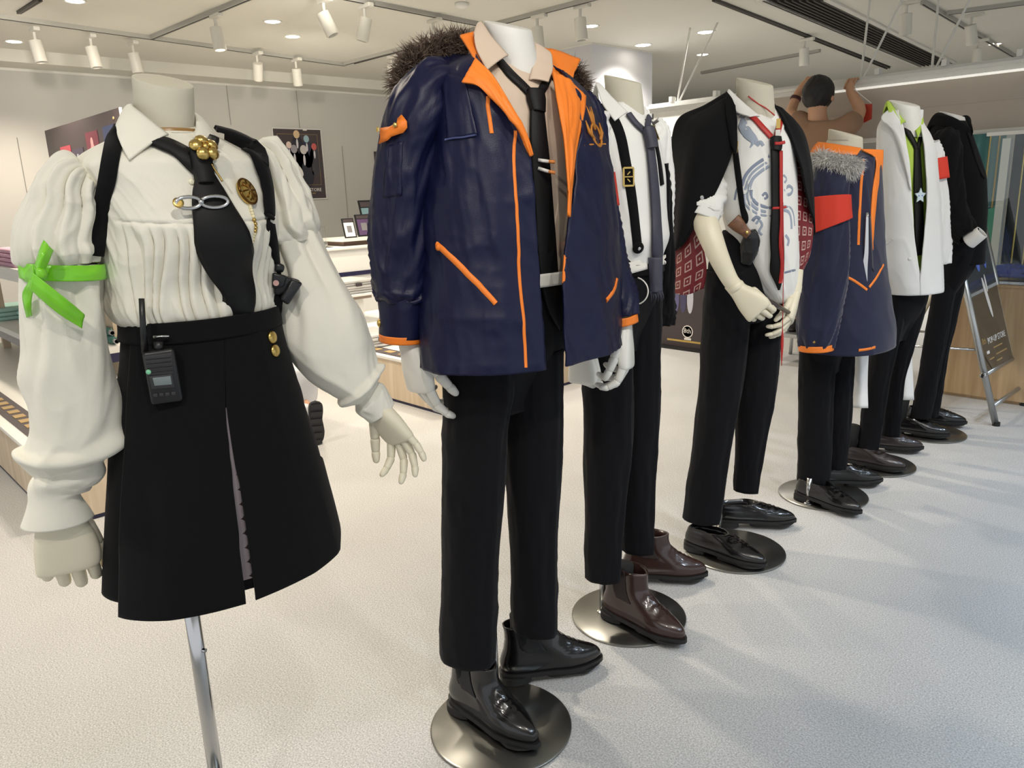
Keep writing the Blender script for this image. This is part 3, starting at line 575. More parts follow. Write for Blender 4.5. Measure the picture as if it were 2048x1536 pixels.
B = {'pv': (pv, .14), 'wa': (wa, (.11, .09)), 'ch': (ch, (.13, .085)), 'nb': (nb, .058), 'hd0': (hc - (0, .0, .05), .072), 'hd': (hc + (0, .01, .0), .086), 'hd1': (hc + (0, .01, .06), .07),
     'sL': (sL, .05), 'eL': (eL, .043), 'wL': (wL, .03), 'fL': (fL, (.038, .02)), 'sR': (sR, .05), 'eR': (eR, .045), 'wR': (wR, .032), 'fR': (fR, (.038, .02)),
     'kL': (pv + (-.1, 0, -.42), .062), 'aL': (np.array([pv[0] - .1, YP, fl + .07]), .042), 'tL': (np.array([pv[0] - .1, YP + .16, fl + .04]), .036), 'kR': (pv + (.1, 0, -.42), .062), 'aR': (np.array([pv[0] + .1, YP, fl + .07]), .042), 'tR': (np.array([pv[0] + .1, YP + .16, fl + .04]), .036)}
skin_mesh('body', B, [('pv', 'wa'), ('wa', 'ch'), ('ch', 'nb'), ('nb', 'hd0'), ('hd0', 'hd'), ('hd', 'hd1'), ('ch', 'sL'), ('sL', 'eL'), ('eL', 'wL'), ('wL', 'fL'), ('ch', 'sR'), ('sR', 'eR'), ('eR', 'wR'), ('wR', 'fR'), ('pv', 'kL'), ('kL', 'aL'), ('aL', 'tL'), ('pv', 'kR'), ('kR', 'aR'), ('aR', 'tR')], m_skin, per)
for (w, f, s) in ((wL, fL, -1), (wR, fR, 1)):
    for k in range(4):
        b0 = f + np.array([(k - 1.5) * .018, .01, 0]); MB().tube(cr([b0 - (0, .02, .02), b0 + (0, .02, .022), b0 + (0, .045, .03), b0 + (0, .062, .02)], 9), [.009, .009, .0088, .0086, .0084, .008, .0075, .007, .005], 8).build('finger', m_skin, per, True)
    b0 = f + np.array([-s * .03, .0, -.03]); MB().tube(cr([b0, b0 + (-s * .012, .03, .012), b0 + (-s * .01, .055, .022)], 7), [.011, .011, .0105, .01, .0095, .009, .006], 8).build('thumb', m_skin, per, True)
T = {'wa': (wa + (0, 0, -.1), (.165, .125)), 'ch0': (wa + (0, 0, .12), (.17, .125)), 'ch': (ch + (0, 0, .03), (.18, .125)), 'nb': (ch + (0.0, 0, .14), (.1, .07)), 'sL': (sL + (0.02, 0, .0), .078), 'mL': (sL * .35 + eL * .65, .068), 'sR': (sR, .078), 'mR': (sR * .45 + eR * .55, .074)}
skin_mesh('t_shirt', T, [('wa', 'ch0'), ('ch0', 'ch'), ('ch', 'nb'), ('ch', 'sL'), ('sL', 'mL'), ('ch', 'sR'), ('sR', 'mR')], m_tee, per)
skin_mesh('trousers', {'pv': (pv, .155), 'kL': (pv + (-.1, 0, -.42), .078), 'aL': (np.array([pv[0] - .1, YP, fl + .08]), .062), 'kR': (pv + (.1, 0, -.42), .078), 'aR': (np.array([pv[0] + .1, YP, fl + .08]), .062), 'wa': (wa + (0, 0, -.06), (.15, .12))}, [('wa', 'pv'), ('pv', 'kL'), ('kL', 'aL'), ('pv', 'kR'), ('kR', 'aR')], M('dark_work_trousers', (40, 40, 46), .85), per)
U, V = np.meshgrid(np.linspace(0, 2 * math.pi, 64, endpoint=False), np.linspace(0, 1, 34)); ph = V * math.pi * .78
n_ = vnoise(np.cos(U) * 6, np.sin(U) * 6 + V * 9, 0.2, 4) * .035 + vnoise(U * 9, V * 20, 1.2, 9) * .02
R_ = 1 + n_; pts = np.stack([np.cos(U) * np.sin(ph) * .103 * R_, np.sin(U) * np.sin(ph) * .112 * R_, np.cos(ph) * .118 * R_], -1)
mesh_obj('hair', pts.reshape(-1, 3) + hc + np.array([0, -.0, .012]), grid_faces(34, 64, True), m_hair, per)
for s in (-1, 1): MB().rev(hc + (s * .092, .01, -.03), (s, 0, 0), [(-.004, .012), (.006, .02), (.012, .014), (.014, .004)], 12).build('ear', m_skin, per, True)
fc = hc + np.array([0, .098, -.03])
for s in (-1, 1): MB().rev(fc + (s * .032, -.006, .02), (0, 1, 0), [(0, .011), (.004, .008), (.006, .001)], 10).build('eye', m_ink, per, True)
MB().tube([fc + (0, 0, .015), fc + (0, .014, -.005), fc + (0, .018, -.018), fc + (0, .002, -.026)], [.006, .009, .011, .006], 8).build('nose', m_skin, per, True); MB().tube([fc + (-.022, -.006, -.05), fc + (0, .0, -.048), fc + (.022, -.006, -.05)], .005, 8).build('mouth', M('lip', (160, 96, 86), .5), per, True)
wc = wL * .7 + eL * .3; dw = (wL - eL) / np.linalg.norm(wL - eL); MB().rev(wc - dw * .008, dw, [(0, .034), (.0, .038), (.022, .038), (.022, .034)], 18).build('watch_strap', M('maroon_strap', (70, 26, 26), .5), per, True)
for s in (-1, 1): sharp(MB().box(np.array([pv[0] + s * .1 - .05, YP - .09, fl]), np.array([pv[0] + s * .1 + .05, YP + .19, fl + .09]), .035).build('shoe', m_black, per), 70)
ls = thing('step_stool', (float(pv[0]), YP, 0), 'low step stool under the person at the rail', 'stool'); box('step', (float(pv[0]) - .25, YP - .16, fl - .03), (float(pv[0]) + .25, YP + .24, fl - .001), m_alu, ls, .006)
for sx in (-1, 1):
    for sy in (-.14, .22): MB().tube([(pv[0] + sx * .22, YP + sy, fl - .03), (pv[0] + sx * .24, YP + sy * 1.1, 0)], .014, 8).build('leg', m_alu, ls, True)
# red sheet held beside the person's arm
a = py_(1706, 240, .1); q4 = [py_(1728, 208, .14), py_(1744, 208, .14), py_(1743, 238, .14), py_(1727, 246, .14)]
o = mesh_obj('red_tag', q4 + [q + np.array([0, .006, 0]) for q in q4], [(0, 1, 2, 3), (7, 6, 5, 4), (0, 4, 5, 1), (1, 5, 6, 2), (2, 6, 7, 3), (3, 7, 4, 0)], M('red_card', (176, 52, 30), .6), None, False); tag(o, 'red card hanging beside the arm of the reaching person', 'card')
MB().tube([py_(1708, 178, .15), py_(1742, 206, .14)], .003, 6).build('string', m_ink, o)

# kneeling person in white behind the skirt
m_wcloth = M('white_work_cotton', (218, 218, 220), .85, bump=.3, bscale=60, var=.04); m_sole = M('black_rubber_sole', (34, 33, 35), .6, bump=.2)
gp = G(632, 884, 0.0); KX, KY = float(gp[0]), float(gp[1])
kp = thing('person', (KX, KY, 0), 'crouching person in white clothes, only a trouser leg and black sole showing past the skirt', 'person')
def kk(px, py, dX=0.0):
    return onY(px, py, KY + dX)
hip = kk(560, 700, -.1); kn = kk(470, 850, -.05); kn[2] = .07; an = kk(612, 805, .0); hip[2] = .62
toe = np.array([KX + .02, KY, .04])
kn2 = kn + np.array([-.3, .22, .38]); an2 = kn2 + np.array([-.05, .02, -.42])
ch2 = hip + np.array([-.34, .02, .30]); hd2 = ch2 + np.array([-.2, .0, .24]); sh1, sh2 = ch2 + (-.02, -.17, .08), ch2 + (-.02, .17, .08)
skin_mesh('body', {'h': (hip, .12), 'c': (ch2, .12), 'n': (ch2 + (-.1, 0, .12), .05), 'd': (hd2, .085), 's1': (sh1, .055), 'e1': (sh1 + (-.2, .0, -.24), .04), 'w1': (sh1 + (-.42, .02, -.3), .03), 's2': (sh2, .055), 'e2': (sh2 + (-.2, .0, -.24), .04), 'w2': (sh2 + (-.42, .02, -.3), .03), 'k': (kn, .06), 'a': (an, .03), 't': (toe + (-.05, 0, 0), .02), 'k2': (kn2, .06), 'a2': (an2, .045), 't2': (an2 + (-.18, 0, -.02), .035)},
          [('h', 'c'), ('c', 'n'), ('n', 'd'), ('c', 's1'), ('s1', 'e1'), ('e1', 'w1'), ('c', 's2'), ('s2', 'e2'), ('e2', 'w2'), ('h', 'k'), ('k', 'a'), ('a', 't'), ('h', 'k2'), ('k2', 'a2'), ('a2', 't2')], m_skin, kp)
skin_mesh('work_trousers', {'h': (hip, .165), 'm': (hip * .5 + kk(590, 790) * .5, .14), 'k': (kk(585, 790, -.02), .12), 'f': (kn + (0, 0, .02), .09), 'a': (kk(610, 800, .0), .1), 'k2': (kn2, .095), 'a2': (an2 + (0, 0, .1), .075)}, [('h', 'm'), ('m', 'k'), ('k', 'f'), ('k', 'a'), ('h', 'k2'), ('k2', 'a2')], m_wcloth, kp)
skin_mesh('work_shirt', {'h': (hip + (0, 0, .06), .17), 'c': (ch2, .15), 'n': (ch2 + (-.07, 0, .09), .07), 's1': (sh1, .075), 'e1': (sh1 + (-.2, .0, -.24), .055), 's2': (sh2, .075), 'e2': (sh2 + (-.2, .0, -.24), .055)}, [('h', 'c'), ('c', 'n'), ('c', 's1'), ('s1', 'e1'), ('c', 's2'), ('s2', 'e2')], m_wcloth, kp)
mesh_obj('hair', np.stack([np.cos(U) * np.sin(ph) * .1, np.sin(U) * np.sin(ph) * .1, np.cos(ph) * .11], -1).reshape(-1, 3) + hd2 + (.02, .02, .03), grid_faces(34, 64, True), m_hair, kp)
# shoe stood on its toe: sole facing the room
up_s = np.array([.18, .0, 1.]); up_s /= np.linalg.norm(up_s); s0 = kk(624, 884, .0) + np.array([.07, -.02, 0]); s1_ = kk(632, 812, .0); ln = float(np.linalg.norm(s1_ - s0)) 
nv = np.array([.955, -.297, 0]); sv = np.cross(up_s, nv); outline = [(0, .0), (.12, .036), (.3, .046), (.48, .040), (.6, .034), (.8, .038), (.95, .03), (1, .0)]
o2 = cr(outline, 26); 
def sole_at(k): return [s0 + up_s * (u * .27) + sv * w + nv * k for u, w in o2] + [s0 + up_s * (u * .27) - sv * w + nv * k for u, w in o2[::-1][1:-1]]
r0, r1 = sole_at(.0), sole_at(.028); n_ = len(r0); mesh_obj('shoe_sole', r0 + r1, [tuple(range(n_)), tuple(range(2 * n_ - 1, n_ - 1, -1))] + [(i, (i + 1) % n_, n_ + (i + 1) % n_, n_ + i) for i in range(n_)], m_sole, kp, False)
for k in range(6): MB().obox(s0 + up_s * (.03 + k * .042) + nv * .031, sv, up_s, nv, (.032, .013, .005)).build('tread_block', m_sole, kp)
sharp(MB().box(s0 + np.array([-.05, -.06, .02]), s0 + np.array([.0, .0, .24]), .02).build('sneaker_upper', m_wcloth, kp), 70)
# ================================================================== garment tools
class Body:
    def __init__(s, x, y, yaw):
        s.c = np.array([x, y, 0.0]); s.D = math.hypot(x, y); s.h = s.c / s.D; s.r = np.array([s.h[1], -s.h[0], 0.0]); s.yaw = math.radians(yaw)
        s.F = np.array([math.cos(s.yaw), math.sin(s.yaw), 0.0]); s.L = np.array([-math.sin(s.yaw), math.cos(s.yaw), 0.0])
    def at(s, px, py, d=0.0):
        q = ray(px, py); return CO + q * ((s.D - d) / (q @ s.h))
    def uz(s, px, py, d=0.0):
        p = s.at(px, py, d); return float((p - s.c) @ s.r), float(p[2])
    def mpp(s, px, py, d=0.0):
        q = ray(px, py); return (s.D - d) / (q @ s.h) / FPX
    def loc(s, f, l, z): return s.c + s.F * f + s.L * l + np.array([0, 0, z])
class Surf:
    """a garment surface: numpy vertices + faces, with ray lookup"""
    def __init__(s, V, F): s.V = np.asarray(V, float); s.F = F; s.b = None
    def bvh(s):
        if s.b is None: s.b = BVHTree.FromPolygons([tuple(v) for v in s.V], [tuple(int(i) for i in f) for f in s.F])
        return s.b
def hit(surfs, px, py, near=True):
    d = Vector(ray(px, py)).normalized(); best = None
    for S in surfs:
        p, n, i, t = S.bvh().ray_cast(Vector(CO), d)
        if p is not None and (best is None or t < best[2]): best = (np.array(p), np.array(n), t)
    if best is None:
        if not near: return None
        q = ray(px, py); c = surfs[0].V.mean(0); p, n, i, t = surfs[0].bvh().find_nearest(Vector(CO + q * ((c - CO) @ FW))); best = (np.array(p), np.array(n), t)
    n = best[1]
    if n @ np.array(d) > 0: n = -n
    return best[0], n
def hits(surfs, pix, smooth=0):
    P, Nn, ok = [], [], []
    for px, py in pix:
        h = hit(surfs, px, py, False); ok.append(h is not None); P.append(h[0] if h else np.zeros(3)); Nn.append(h[1] if h else np.zeros(3))
    P, Nn, ok = np.array(P), np.array(Nn), np.array(ok); 
    if not ok.any():
        for i, (px, py) in enumerate(pix):
            q = ray(px, py); c = surfs[0].V.mean(0); p = CO + q * ((c - CO) @ FW); r = surfs[0].bvh().find_nearest(Vector(p)); P[i] = np.array(r[0]); Nn[i] = np.array(r[1])
            if Nn[i] @ q > 0: Nn[i] = -Nn[i]
        ok[:] = True
    idx = np.arange(len(P))
    if not ok.all():
        for k in range(3): P[~ok, k] = np.interp(idx[~ok], idx[ok], P[ok, k]); Nn[~ok, k] = np.interp(idx[~ok], idx[ok], Nn[ok, k])
        # keep missed points on their own rays at the neighbouring depth
        for i in idx[~ok]:
            d = ray(*pix[i]); t = (P[i] - CO) @ FW; P[i] = CO + d * t
    for _ in range(smooth):
        Nn[1:-1] = (Nn[:-2] + Nn[1:-1] * 2 + Nn[2:]) / 4; P[1:-1] = (P[:-2] + P[1:-1] * 2 + P[2:]) / 4
    Nn /= np.linalg.norm(Nn, axis=1)[:, None] + 1e-9
    return P, Nn
def solid(name, V, F, mat, parent, thick=.003, uv=None, off=-1.0):
    o = mesh_obj(name, V, F, mat, parent, True, uv); m = o.modifiers.new('thickness', 'SOLIDIFY'); m.thickness = thick; m.offset = off; return o
def ribbon(name, surfs, pix, width, mat, parent, off=.004, thick=.002, n=40, smooth=3, taper=None, round_=False, dense=True):
    pp = cr(pix, n) if dense else np.asarray(pix, float); P, Nn = hits(surfs, pp, smooth); T = np.gradient(P, axis=0); T /= np.linalg.norm(T, axis=1)[:, None] + 1e-9
    S = np.cross(T, Nn); S /= np.linalg.norm(S, axis=1)[:, None] + 1e-9; m = len(P)
    w = np.broadcast_to(np.asarray(width, float), (m,)) if np.ndim(width) == 0 else np.interp(np.linspace(0, 1, m), np.linspace(0, 1, len(width)), width)
    if round_: return MB().tube(P + Nn * off, w / 2, 8).build(name, mat, parent, True)
    V = []; prof = [(-.5, 0), (-.42, 1), (0, 1.15), (.42, 1), (.5, 0)]
    for k in range(m):
        for a, b in prof: V.append(P[k] + S[k] * w[k] * a + Nn[k] * (off + thick * b - thick * .5))
    F = grid_faces(m, 5) + [(0, 1, 2, 3, 4), tuple(range((m - 1) * 5 + 4, (m - 1) * 5 - 1, -1))] + [((j + 1) * 5, (j + 1) * 5 + 4, j * 5 + 4, j * 5) for j in range(m - 1)]
    ln = np.concatenate([[0], np.cumsum(np.linalg.norm(np.diff(P, axis=0), axis=1))])
    uv = [(a * w[k], ln[k]) for k in range(m) for a, b in prof]
    return mesh_obj(name, V, F, mat, parent, True, uv)
def patch(name, surfs, quad, mat, parent, off=.004, thick=.002, nu=14, nv=14, smooth=True, bulge=0.0):
    a, b, c, d = (np.asarray(q, float) for q in quad); U = np.linspace(0, 1, nu); Vv = np.linspace(0, 1, nv)
    pix = [(a * (1 - u) + b * u) * (1 - v) + (d * (1 - u) + c * u) * v for v in Vv for u in U]
    P, Nn = hits(surfs, pix); P = P.reshape(nv, nu, 3); Nn = Nn.reshape(nv, nu, 3)
    nm = Nn.mean((0, 1)); nm /= np.linalg.norm(nm)
    bl = (np.sin(np.pi * Vv)[:, None] * np.sin(np.pi * U)[None]) * bulge
    P = P + Nn * off + nm * bl[..., None]
    uv = np.stack(np.meshgrid(U * np.linalg.norm(P[0, -1] - P[0, 0]), Vv * np.linalg.norm(P[-1, 0] - P[0, 0])), -1).reshape(-1, 2)
    F = grid_faces(nv, nu); return solid(name, P.reshape(-1, 3), F, mat, parent, thick, uv, 0.0)
def sheet(name, B, grid, mat, parent, nu=24, nv=14, thick=.003, wr=0.0, wscale=20, seed=1, surf=False):
    """cloth sheet through a control grid of (px, py, d) or world points"""
    Gd = np.array([[B.at(*p) if not isinstance(p, np.ndarray) else p for p in row] for row in grid])
    A = np.array([cr(row, nu) for row in Gd]); A = np.stack([cr(A[:, k], nv) for k in range(nu)], 1)
    if wr:
        U, V = np.meshgrid(np.linspace(0, 1, nu), np.linspace(0, 1, nv)); du = np.gradient(A, axis=1); dv = np.gradient(A, axis=0); nn = np.cross(du, dv); nn /= np.linalg.norm(nn, axis=2)[..., None] + 1e-9
        A = A + nn * (ridge(U * wscale * .35, V * wscale * .15, seed) * wr)[..., None]
    lu = np.concatenate([[0], np.cumsum(np.linalg.norm(np.diff(A[0], axis=0), axis=1))]); lv = np.concatenate([[0], np.cumsum(np.linalg.norm(np.diff(A[:, nu // 2], axis=0), axis=1))])
    uv = np.stack(np.meshgrid(lu, lv), -1).reshape(-1, 2); F = grid_faces(nv, nu)
    o = solid(name, A.reshape(-1, 3), F, mat, parent, thick, uv, 0.0)
    return (o, Surf(A.reshape(-1, 3), F)) if surf else o
def tube_px(B, spec, nrow=60, ncol=44, ratio=1.0, disp=None, pw=2.0):
    """sleeve / limb: rows of (px, py, half width px, d, [ratio])"""
    R = []
    for q in spec:
        d = q[3] if len(q) > 3 else 0.0; c = B.at(q[0], q[1], d); R.append(list(c) + [q[2] * B.mpp(q[0], q[1], d), q[4] if len(q) > 4 else ratio])
    R = cr(R, nrow); Cn = R[:, :3]; hw = R[:, 3]; ra = R[:, 4]; T = np.gradient(Cn, axis=0); T /= np.linalg.norm(T, axis=1)[:, None]
    V = np.zeros((nrow, ncol, 3)); th = np.linspace(0, 2 * math.pi, ncol, endpoint=False); s = np.linspace(0, 1, nrow)
    vw = Cn - CO; vw /= np.linalg.norm(vw, axis=1)[:, None]; a1 = np.cross(T, vw); a1 /= np.linalg.norm(a1, axis=1)[:, None]; a2 = np.cross(a1, T)
    cs, sn = np.cos(th), np.sin(th); cs = np.sign(cs) * np.abs(cs) ** (2 / pw); sn = np.sign(sn) * np.abs(sn) ** (2 / pw)
    dirv = a1[:, None] * cs[None, :, None] + a2[:, None] * (sn[None, :] * ra[:, None])[..., None]
    V = Cn[:, None] + dirv * hw[:, None, None]
    if disp is not None:
        TH, S = np.meshgrid(th, s); dd = disp(TH, S); nd = dirv / (np.linalg.norm(dirv, axis=2)[..., None] + 1e-9); V = V + nd * dd[..., None]
    ln = np.concatenate([[0], np.cumsum(np.linalg.norm(np.diff(Cn, axis=0), axis=1))])
    uv = np.stack(np.meshgrid(th * float(hw.mean()), ln), -1).reshape(-1, 2)
    return V, uv
def torso(B, left, right, ztop, zbot, k=.7, nrow=70, ncol=96, pw=2.3, disp=None, front=None, d=0.0, phi=None, dyaw=0.0, arc=False):
    """horizontal rings whose silhouette follows the left and right pixel edges.
    phi=(from,to): list of px opening edges per z, else closed.  front(z): extra forward bulge"""
    le = sorted([B.uz(*q, d)[::-1] for q in left]); re_ = sorted([B.uz(*q, d)[::-1] for q in right])
    Z = np.linspace(ztop, zbot, nrow); ul = np.interp(Z, [q[0] for q in le], [q[1] for q in le]); ur = np.interp(Z, [q[0] for q in re_], [q[1] for q in re_])
    ker = np.array([1, 2, 3, 2, 1]) / 9.
    for _ in range(3):
        ul = np.convolve(np.pad(ul, 2, mode='reflect', reflect_type='odd'), ker, 'valid'); ur = np.convolve(np.pad(ur, 2, mode='reflect', reflect_type='odd'), ker, 'valid')
    cu, hw = (ul + ur) / 2, (ur - ul) / 2
    yaw = B.yaw + dyaw; F = np.array([math.cos(yaw), math.sin(yaw), 0]); L = np.array([-math.sin(yaw), math.cos(yaw), 0])
    fr, lr = abs(F @ B.r), abs(L @ B.r); kz = np.array([k(z) if callable(k) else k for z in Z]); a = hw / np.sqrt(lr ** 2 + (kz * fr) ** 2); b = kz * a
    Cn = B.c[None] + B.r[None] * cu[:, None] - B.h[None] * d; Cn = Cn + np.outer(Z, [0, 0, 1.])
    def ringpt(i, ph):
        c, s = np.cos(ph), np.sin(ph); c = np.sign(c) * np.abs(c) ** (2 / pw); s = np.sign(s) * np.abs(s) ** (2 / pw)
        fb = front(Z[i]) if front else 0.0
        q = Cn[i] + np.multiply.outer(c * b[i] + np.where(c > 0, c ** 2 * fb, 0), F) + np.multiply.outer(s * a[i], L); return q
    if phi is None:
        PH = np.tile(np.linspace(-math.pi, math.pi, ncol, endpoint=False), (nrow, 1)); closed = True
    else:
        closed = False; PH = np.zeros((nrow, ncol))
        def solve(i, edge):
            zs = sorted([(B.uz(*q, d + .1)[1], q[0]) for q in edge]); px = np.interp(Z[i], [q[0] for q in zs], [q[1] for q in zs])
            ph = np.linspace(-2.2, 2.2, 361); Q = ringpt(i, ph); X = np.array([proj(p)[0] for p in Q]); N2 = np.stack([np.cos(ph), np.sin(ph)], 1); vis = (np.outer(np.cos(ph) / b[i], F) + np.outer(np.sin(ph) / a[i], L)) @ B.h < 0
            e = np.abs(X - px) + np.where(vis, 0, 1e4); return ph[int(np.argmin(e))]
        pa = np.array([solve(i, phi[0]) for i in range(nrow)]); pb = np.array([solve(i, phi[1]) for i in range(nrow)])
        for _ in range(4):
            pa[1:-1] = (pa[:-2] + 2 * pa[1:-1] + pa[2:]) / 4; pb[1:-1] = (pb[:-2] + 2 * pb[1:-1] + pb[2:]) / 4
        for i in range(nrow): PH[i] = np.linspace(pa[i], pb[i], ncol) if arc else np.linspace(pb[i], pa[i] + 2 * math.pi, ncol)
    V = np.stack([ringpt(i, PH[i]) for i in range(nrow)])
    out = V - Cn[:, None]; out /= np.linalg.norm(out, axis=2)[..., None] + 1e-9
    if disp is not None: V = V + out * disp(PH, np.tile(Z[:, None], (1, ncol)))[..., None]
    per = np.cumsum(np.r_[0, np.linalg.norm(np.diff(V[nrow // 2], axis=0), axis=1)]); uv = np.stack(np.meshgrid(per, Z), -1).reshape(-1, 2)
    Fc = grid_faces(nrow, ncol, closed); return V, Fc, uv, closed
def mk(name, V, uv, mat, parent, closed=True, thick=.003, Fc=None):
    r, c = V.shape[:2]; F = Fc or grid_faces(r, c, closed); W = V.reshape(-1, 3)
    o = solid(name, W, F, mat, parent, thick, uv); return o, Surf(W, F)
def cap_mesh(V, row):
    return [tuple(range(row * V.shape[1], (row + 1) * V.shape[1]))]
def folds(amp, freq_u, freq_v, seed=0, fine=.3):
    return lambda U, S: amp * (ridge(np.cos(U) * freq_u + 3, np.sin(U) * freq_u + S * freq_v, seed) + fine * ridge(np.cos(U) * freq_u * 2.7 + 9, np.sin(U) * freq_u * 2.7 + S * freq_v * 3.1, seed + 5))
# ------------------------------------------------------------------ mannequin pieces
def neck(B, top, bot, mat, parent, wr=.86, tilt=.0):
    """(px,py,half px) of the cut top centre and of the base"""
    a, b = B.at(top[0], top[1]), B.at(bot[0], bot[1]); ra, rb = top[2] * B.mpp(top[0], top[1]), bot[2] * B.mpp(bot[0], bot[1]); n = 40; V = []
    prof = [(0., .80), (.0, .93), (.012, .985), (.03, 1.0)] + [(t, 1.0) for t in (.2, .4, .6, .8, 1.0, 1.25)]
    for t, s in prof:
        c = a + (b - a) * t; r = (ra + (rb - ra) * min(t, 1.25)) * s
        for k in range(n):
            q = 2 * math.pi * k / n; sl = (math.cos(q) * tilt) * (1 - min(t, 1)) * r
            V.append(c + B.F * r * 1.04 * math.cos(q) + B.L * r * math.sin(q) + np.array([0, 0, -sl]))
    F = grid_faces(len(prof), n, True) + [tuple(range(n - 1, -1, -1))]
    return sharp(mesh_obj('neck', V, F, mat, parent), 40)
def finger_chain(mb, base, d, nrm, lens, rad, curls):
    """jointed finger: base point, direction, bend towards nrm"""
    p = np.array(base, float); d = d / np.linalg.norm(d); ax = np.cross(d, nrm); ax /= np.linalg.norm(ax)
    for j, (l, cu) in enumerate(zip(lens, curls)):
        d = np.array(Matrix.Rotation(math.radians(cu), 3, Vector(ax)) @ Vector(d)); r0 = rad * (1 - .1 * j); r1 = rad * (1 - .1 * (j + 1)); e = p + d * l
        if j < len(lens) - 1: prof = [(-r0 * .5, r0 * .55), (-r0 * .1, r0 * .93), (l * .15, r0), (l * .8, r1 * .98), (l * .93, r1 * .92), (l, r1 * .6)]
        else: prof = [(-r0 * .5, r0 * .55), (-r0 * .1, r0 * .93), (l * .2, r0), (l * .55, r1), (l * .82, r1 * .82), (l * .95, r1 * .5), (l, r1 * .12)]
        mb.rev(p, d, prof, 12); p = e
    return p
def hand(parent, wrist, fdir, palm, side, size, mat, curls=(20, 25, 20), spread=6, thumb=(-35, 20, 20), wob=0, per=None):
    """jointed mannequin hand. fdir: wrist->knuckles, palm: palm normal, side +1 when the thumb lies towards cross(fdir, palm)"""
    f = np.asarray(fdir, float); f /= np.linalg.norm(f); n = np.asarray(palm, float); n = n - f * (n @ f); n /= np.linalg.norm(n); s = np.cross(f, n) * side; w = np.asarray(wrist, float); k = size / .18
    rows = []; prof = [(-.03, .024, .021, 0), (0, .026, .020, 0), (.02, .032, .019, .002), (.045, .039, .0185, .003), (.07, .042, .0165, .003), (.088, .041, .014, .001), (.094, .036, .010, 0)]
    P = cr(prof, 22); nc = 28; V = []
    for x, a, b, sh in P:
        for q in range(nc):
            th = 2 * math.pi * q / nc; c_, s_ = math.cos(th), math.sin(th); c_ = math.copysign(abs(c_) ** .75, c_); s_ = math.copysign(abs(s_) ** .75, s_); V.append(w + (f * x + s * (a * c_ + sh) + n * b * s_) * k)
    F = grid_faces(22, nc, True) + [tuple(range(nc - 1, -1, -1)), tuple(range(21 * nc, 22 * nc))]
    h = mesh_obj('hand', V, F, mat, parent)
    ls = [(.040, .026, .021), (.044, .030, .023), (.041, .028, .022), (.032, .021, .019)]; of = [.030, .0105, -.009, -.0275]
    for j in range(4):
        m_ = MB(); cj = per[j] if per else tuple(c * (1 + .08 * j) for c in curls); ang = math.radians(spread * (1.5 - j)); dj = f * math.cos(ang) + s * math.sin(ang)
        finger_chain(m_, w + (f * (.090 - .006 * abs(j - 1.2)) + s * of[j]) * k, dj, n, [q * k for q in ls[j]], (.0098 - .0006 * (j == 3)) * k, cj); m_.build('finger', mat, h, True)
    m_ = MB(); a0 = math.radians(thumb[0]); td = f * math.cos(a0) - s * math.sin(a0); td = td + n * .25
    finger_chain(m_, w + (f * .028 + s * .030 + n * .006) * k, td, n * .6 - s * .8, [.042 * k, .030 * k, .025 * k], .0118 * k, (0, thumb[1], thumb[2])); m_.build('thumb', mat, h, True)
    return h
def base_plate(parent, c, r, pole_xy, pole_top, pr=.011):
    sharp(MB().rev(c, (0, 0, 1), [(0, r - .002), (.002, r), (.006, r), (.009, r - .004), (.0095, .001)], 72).build('base_plate', m_steel, parent, True), 50)
    MB().cyl((pole_xy[0], pole_xy[1], .008), (pole_xy[0], pole_xy[1], pole_top), pr, n=20).build('pole', m_pole, parent, True)
    sharp(MB().rev((pole_xy[0], pole_xy[1], .009), (0, 0, 1), [(0, .02), (.004, .02), (.008, pr + .002)], 20).build('pole_collar', m_pole, parent, True))
SW = np.array([(0, .78), (.08, .84), (.2, .82), (.36, .80), (.5, .86), (.66, 1.0), (.8, .95), (.92, .74), (1, .5)])
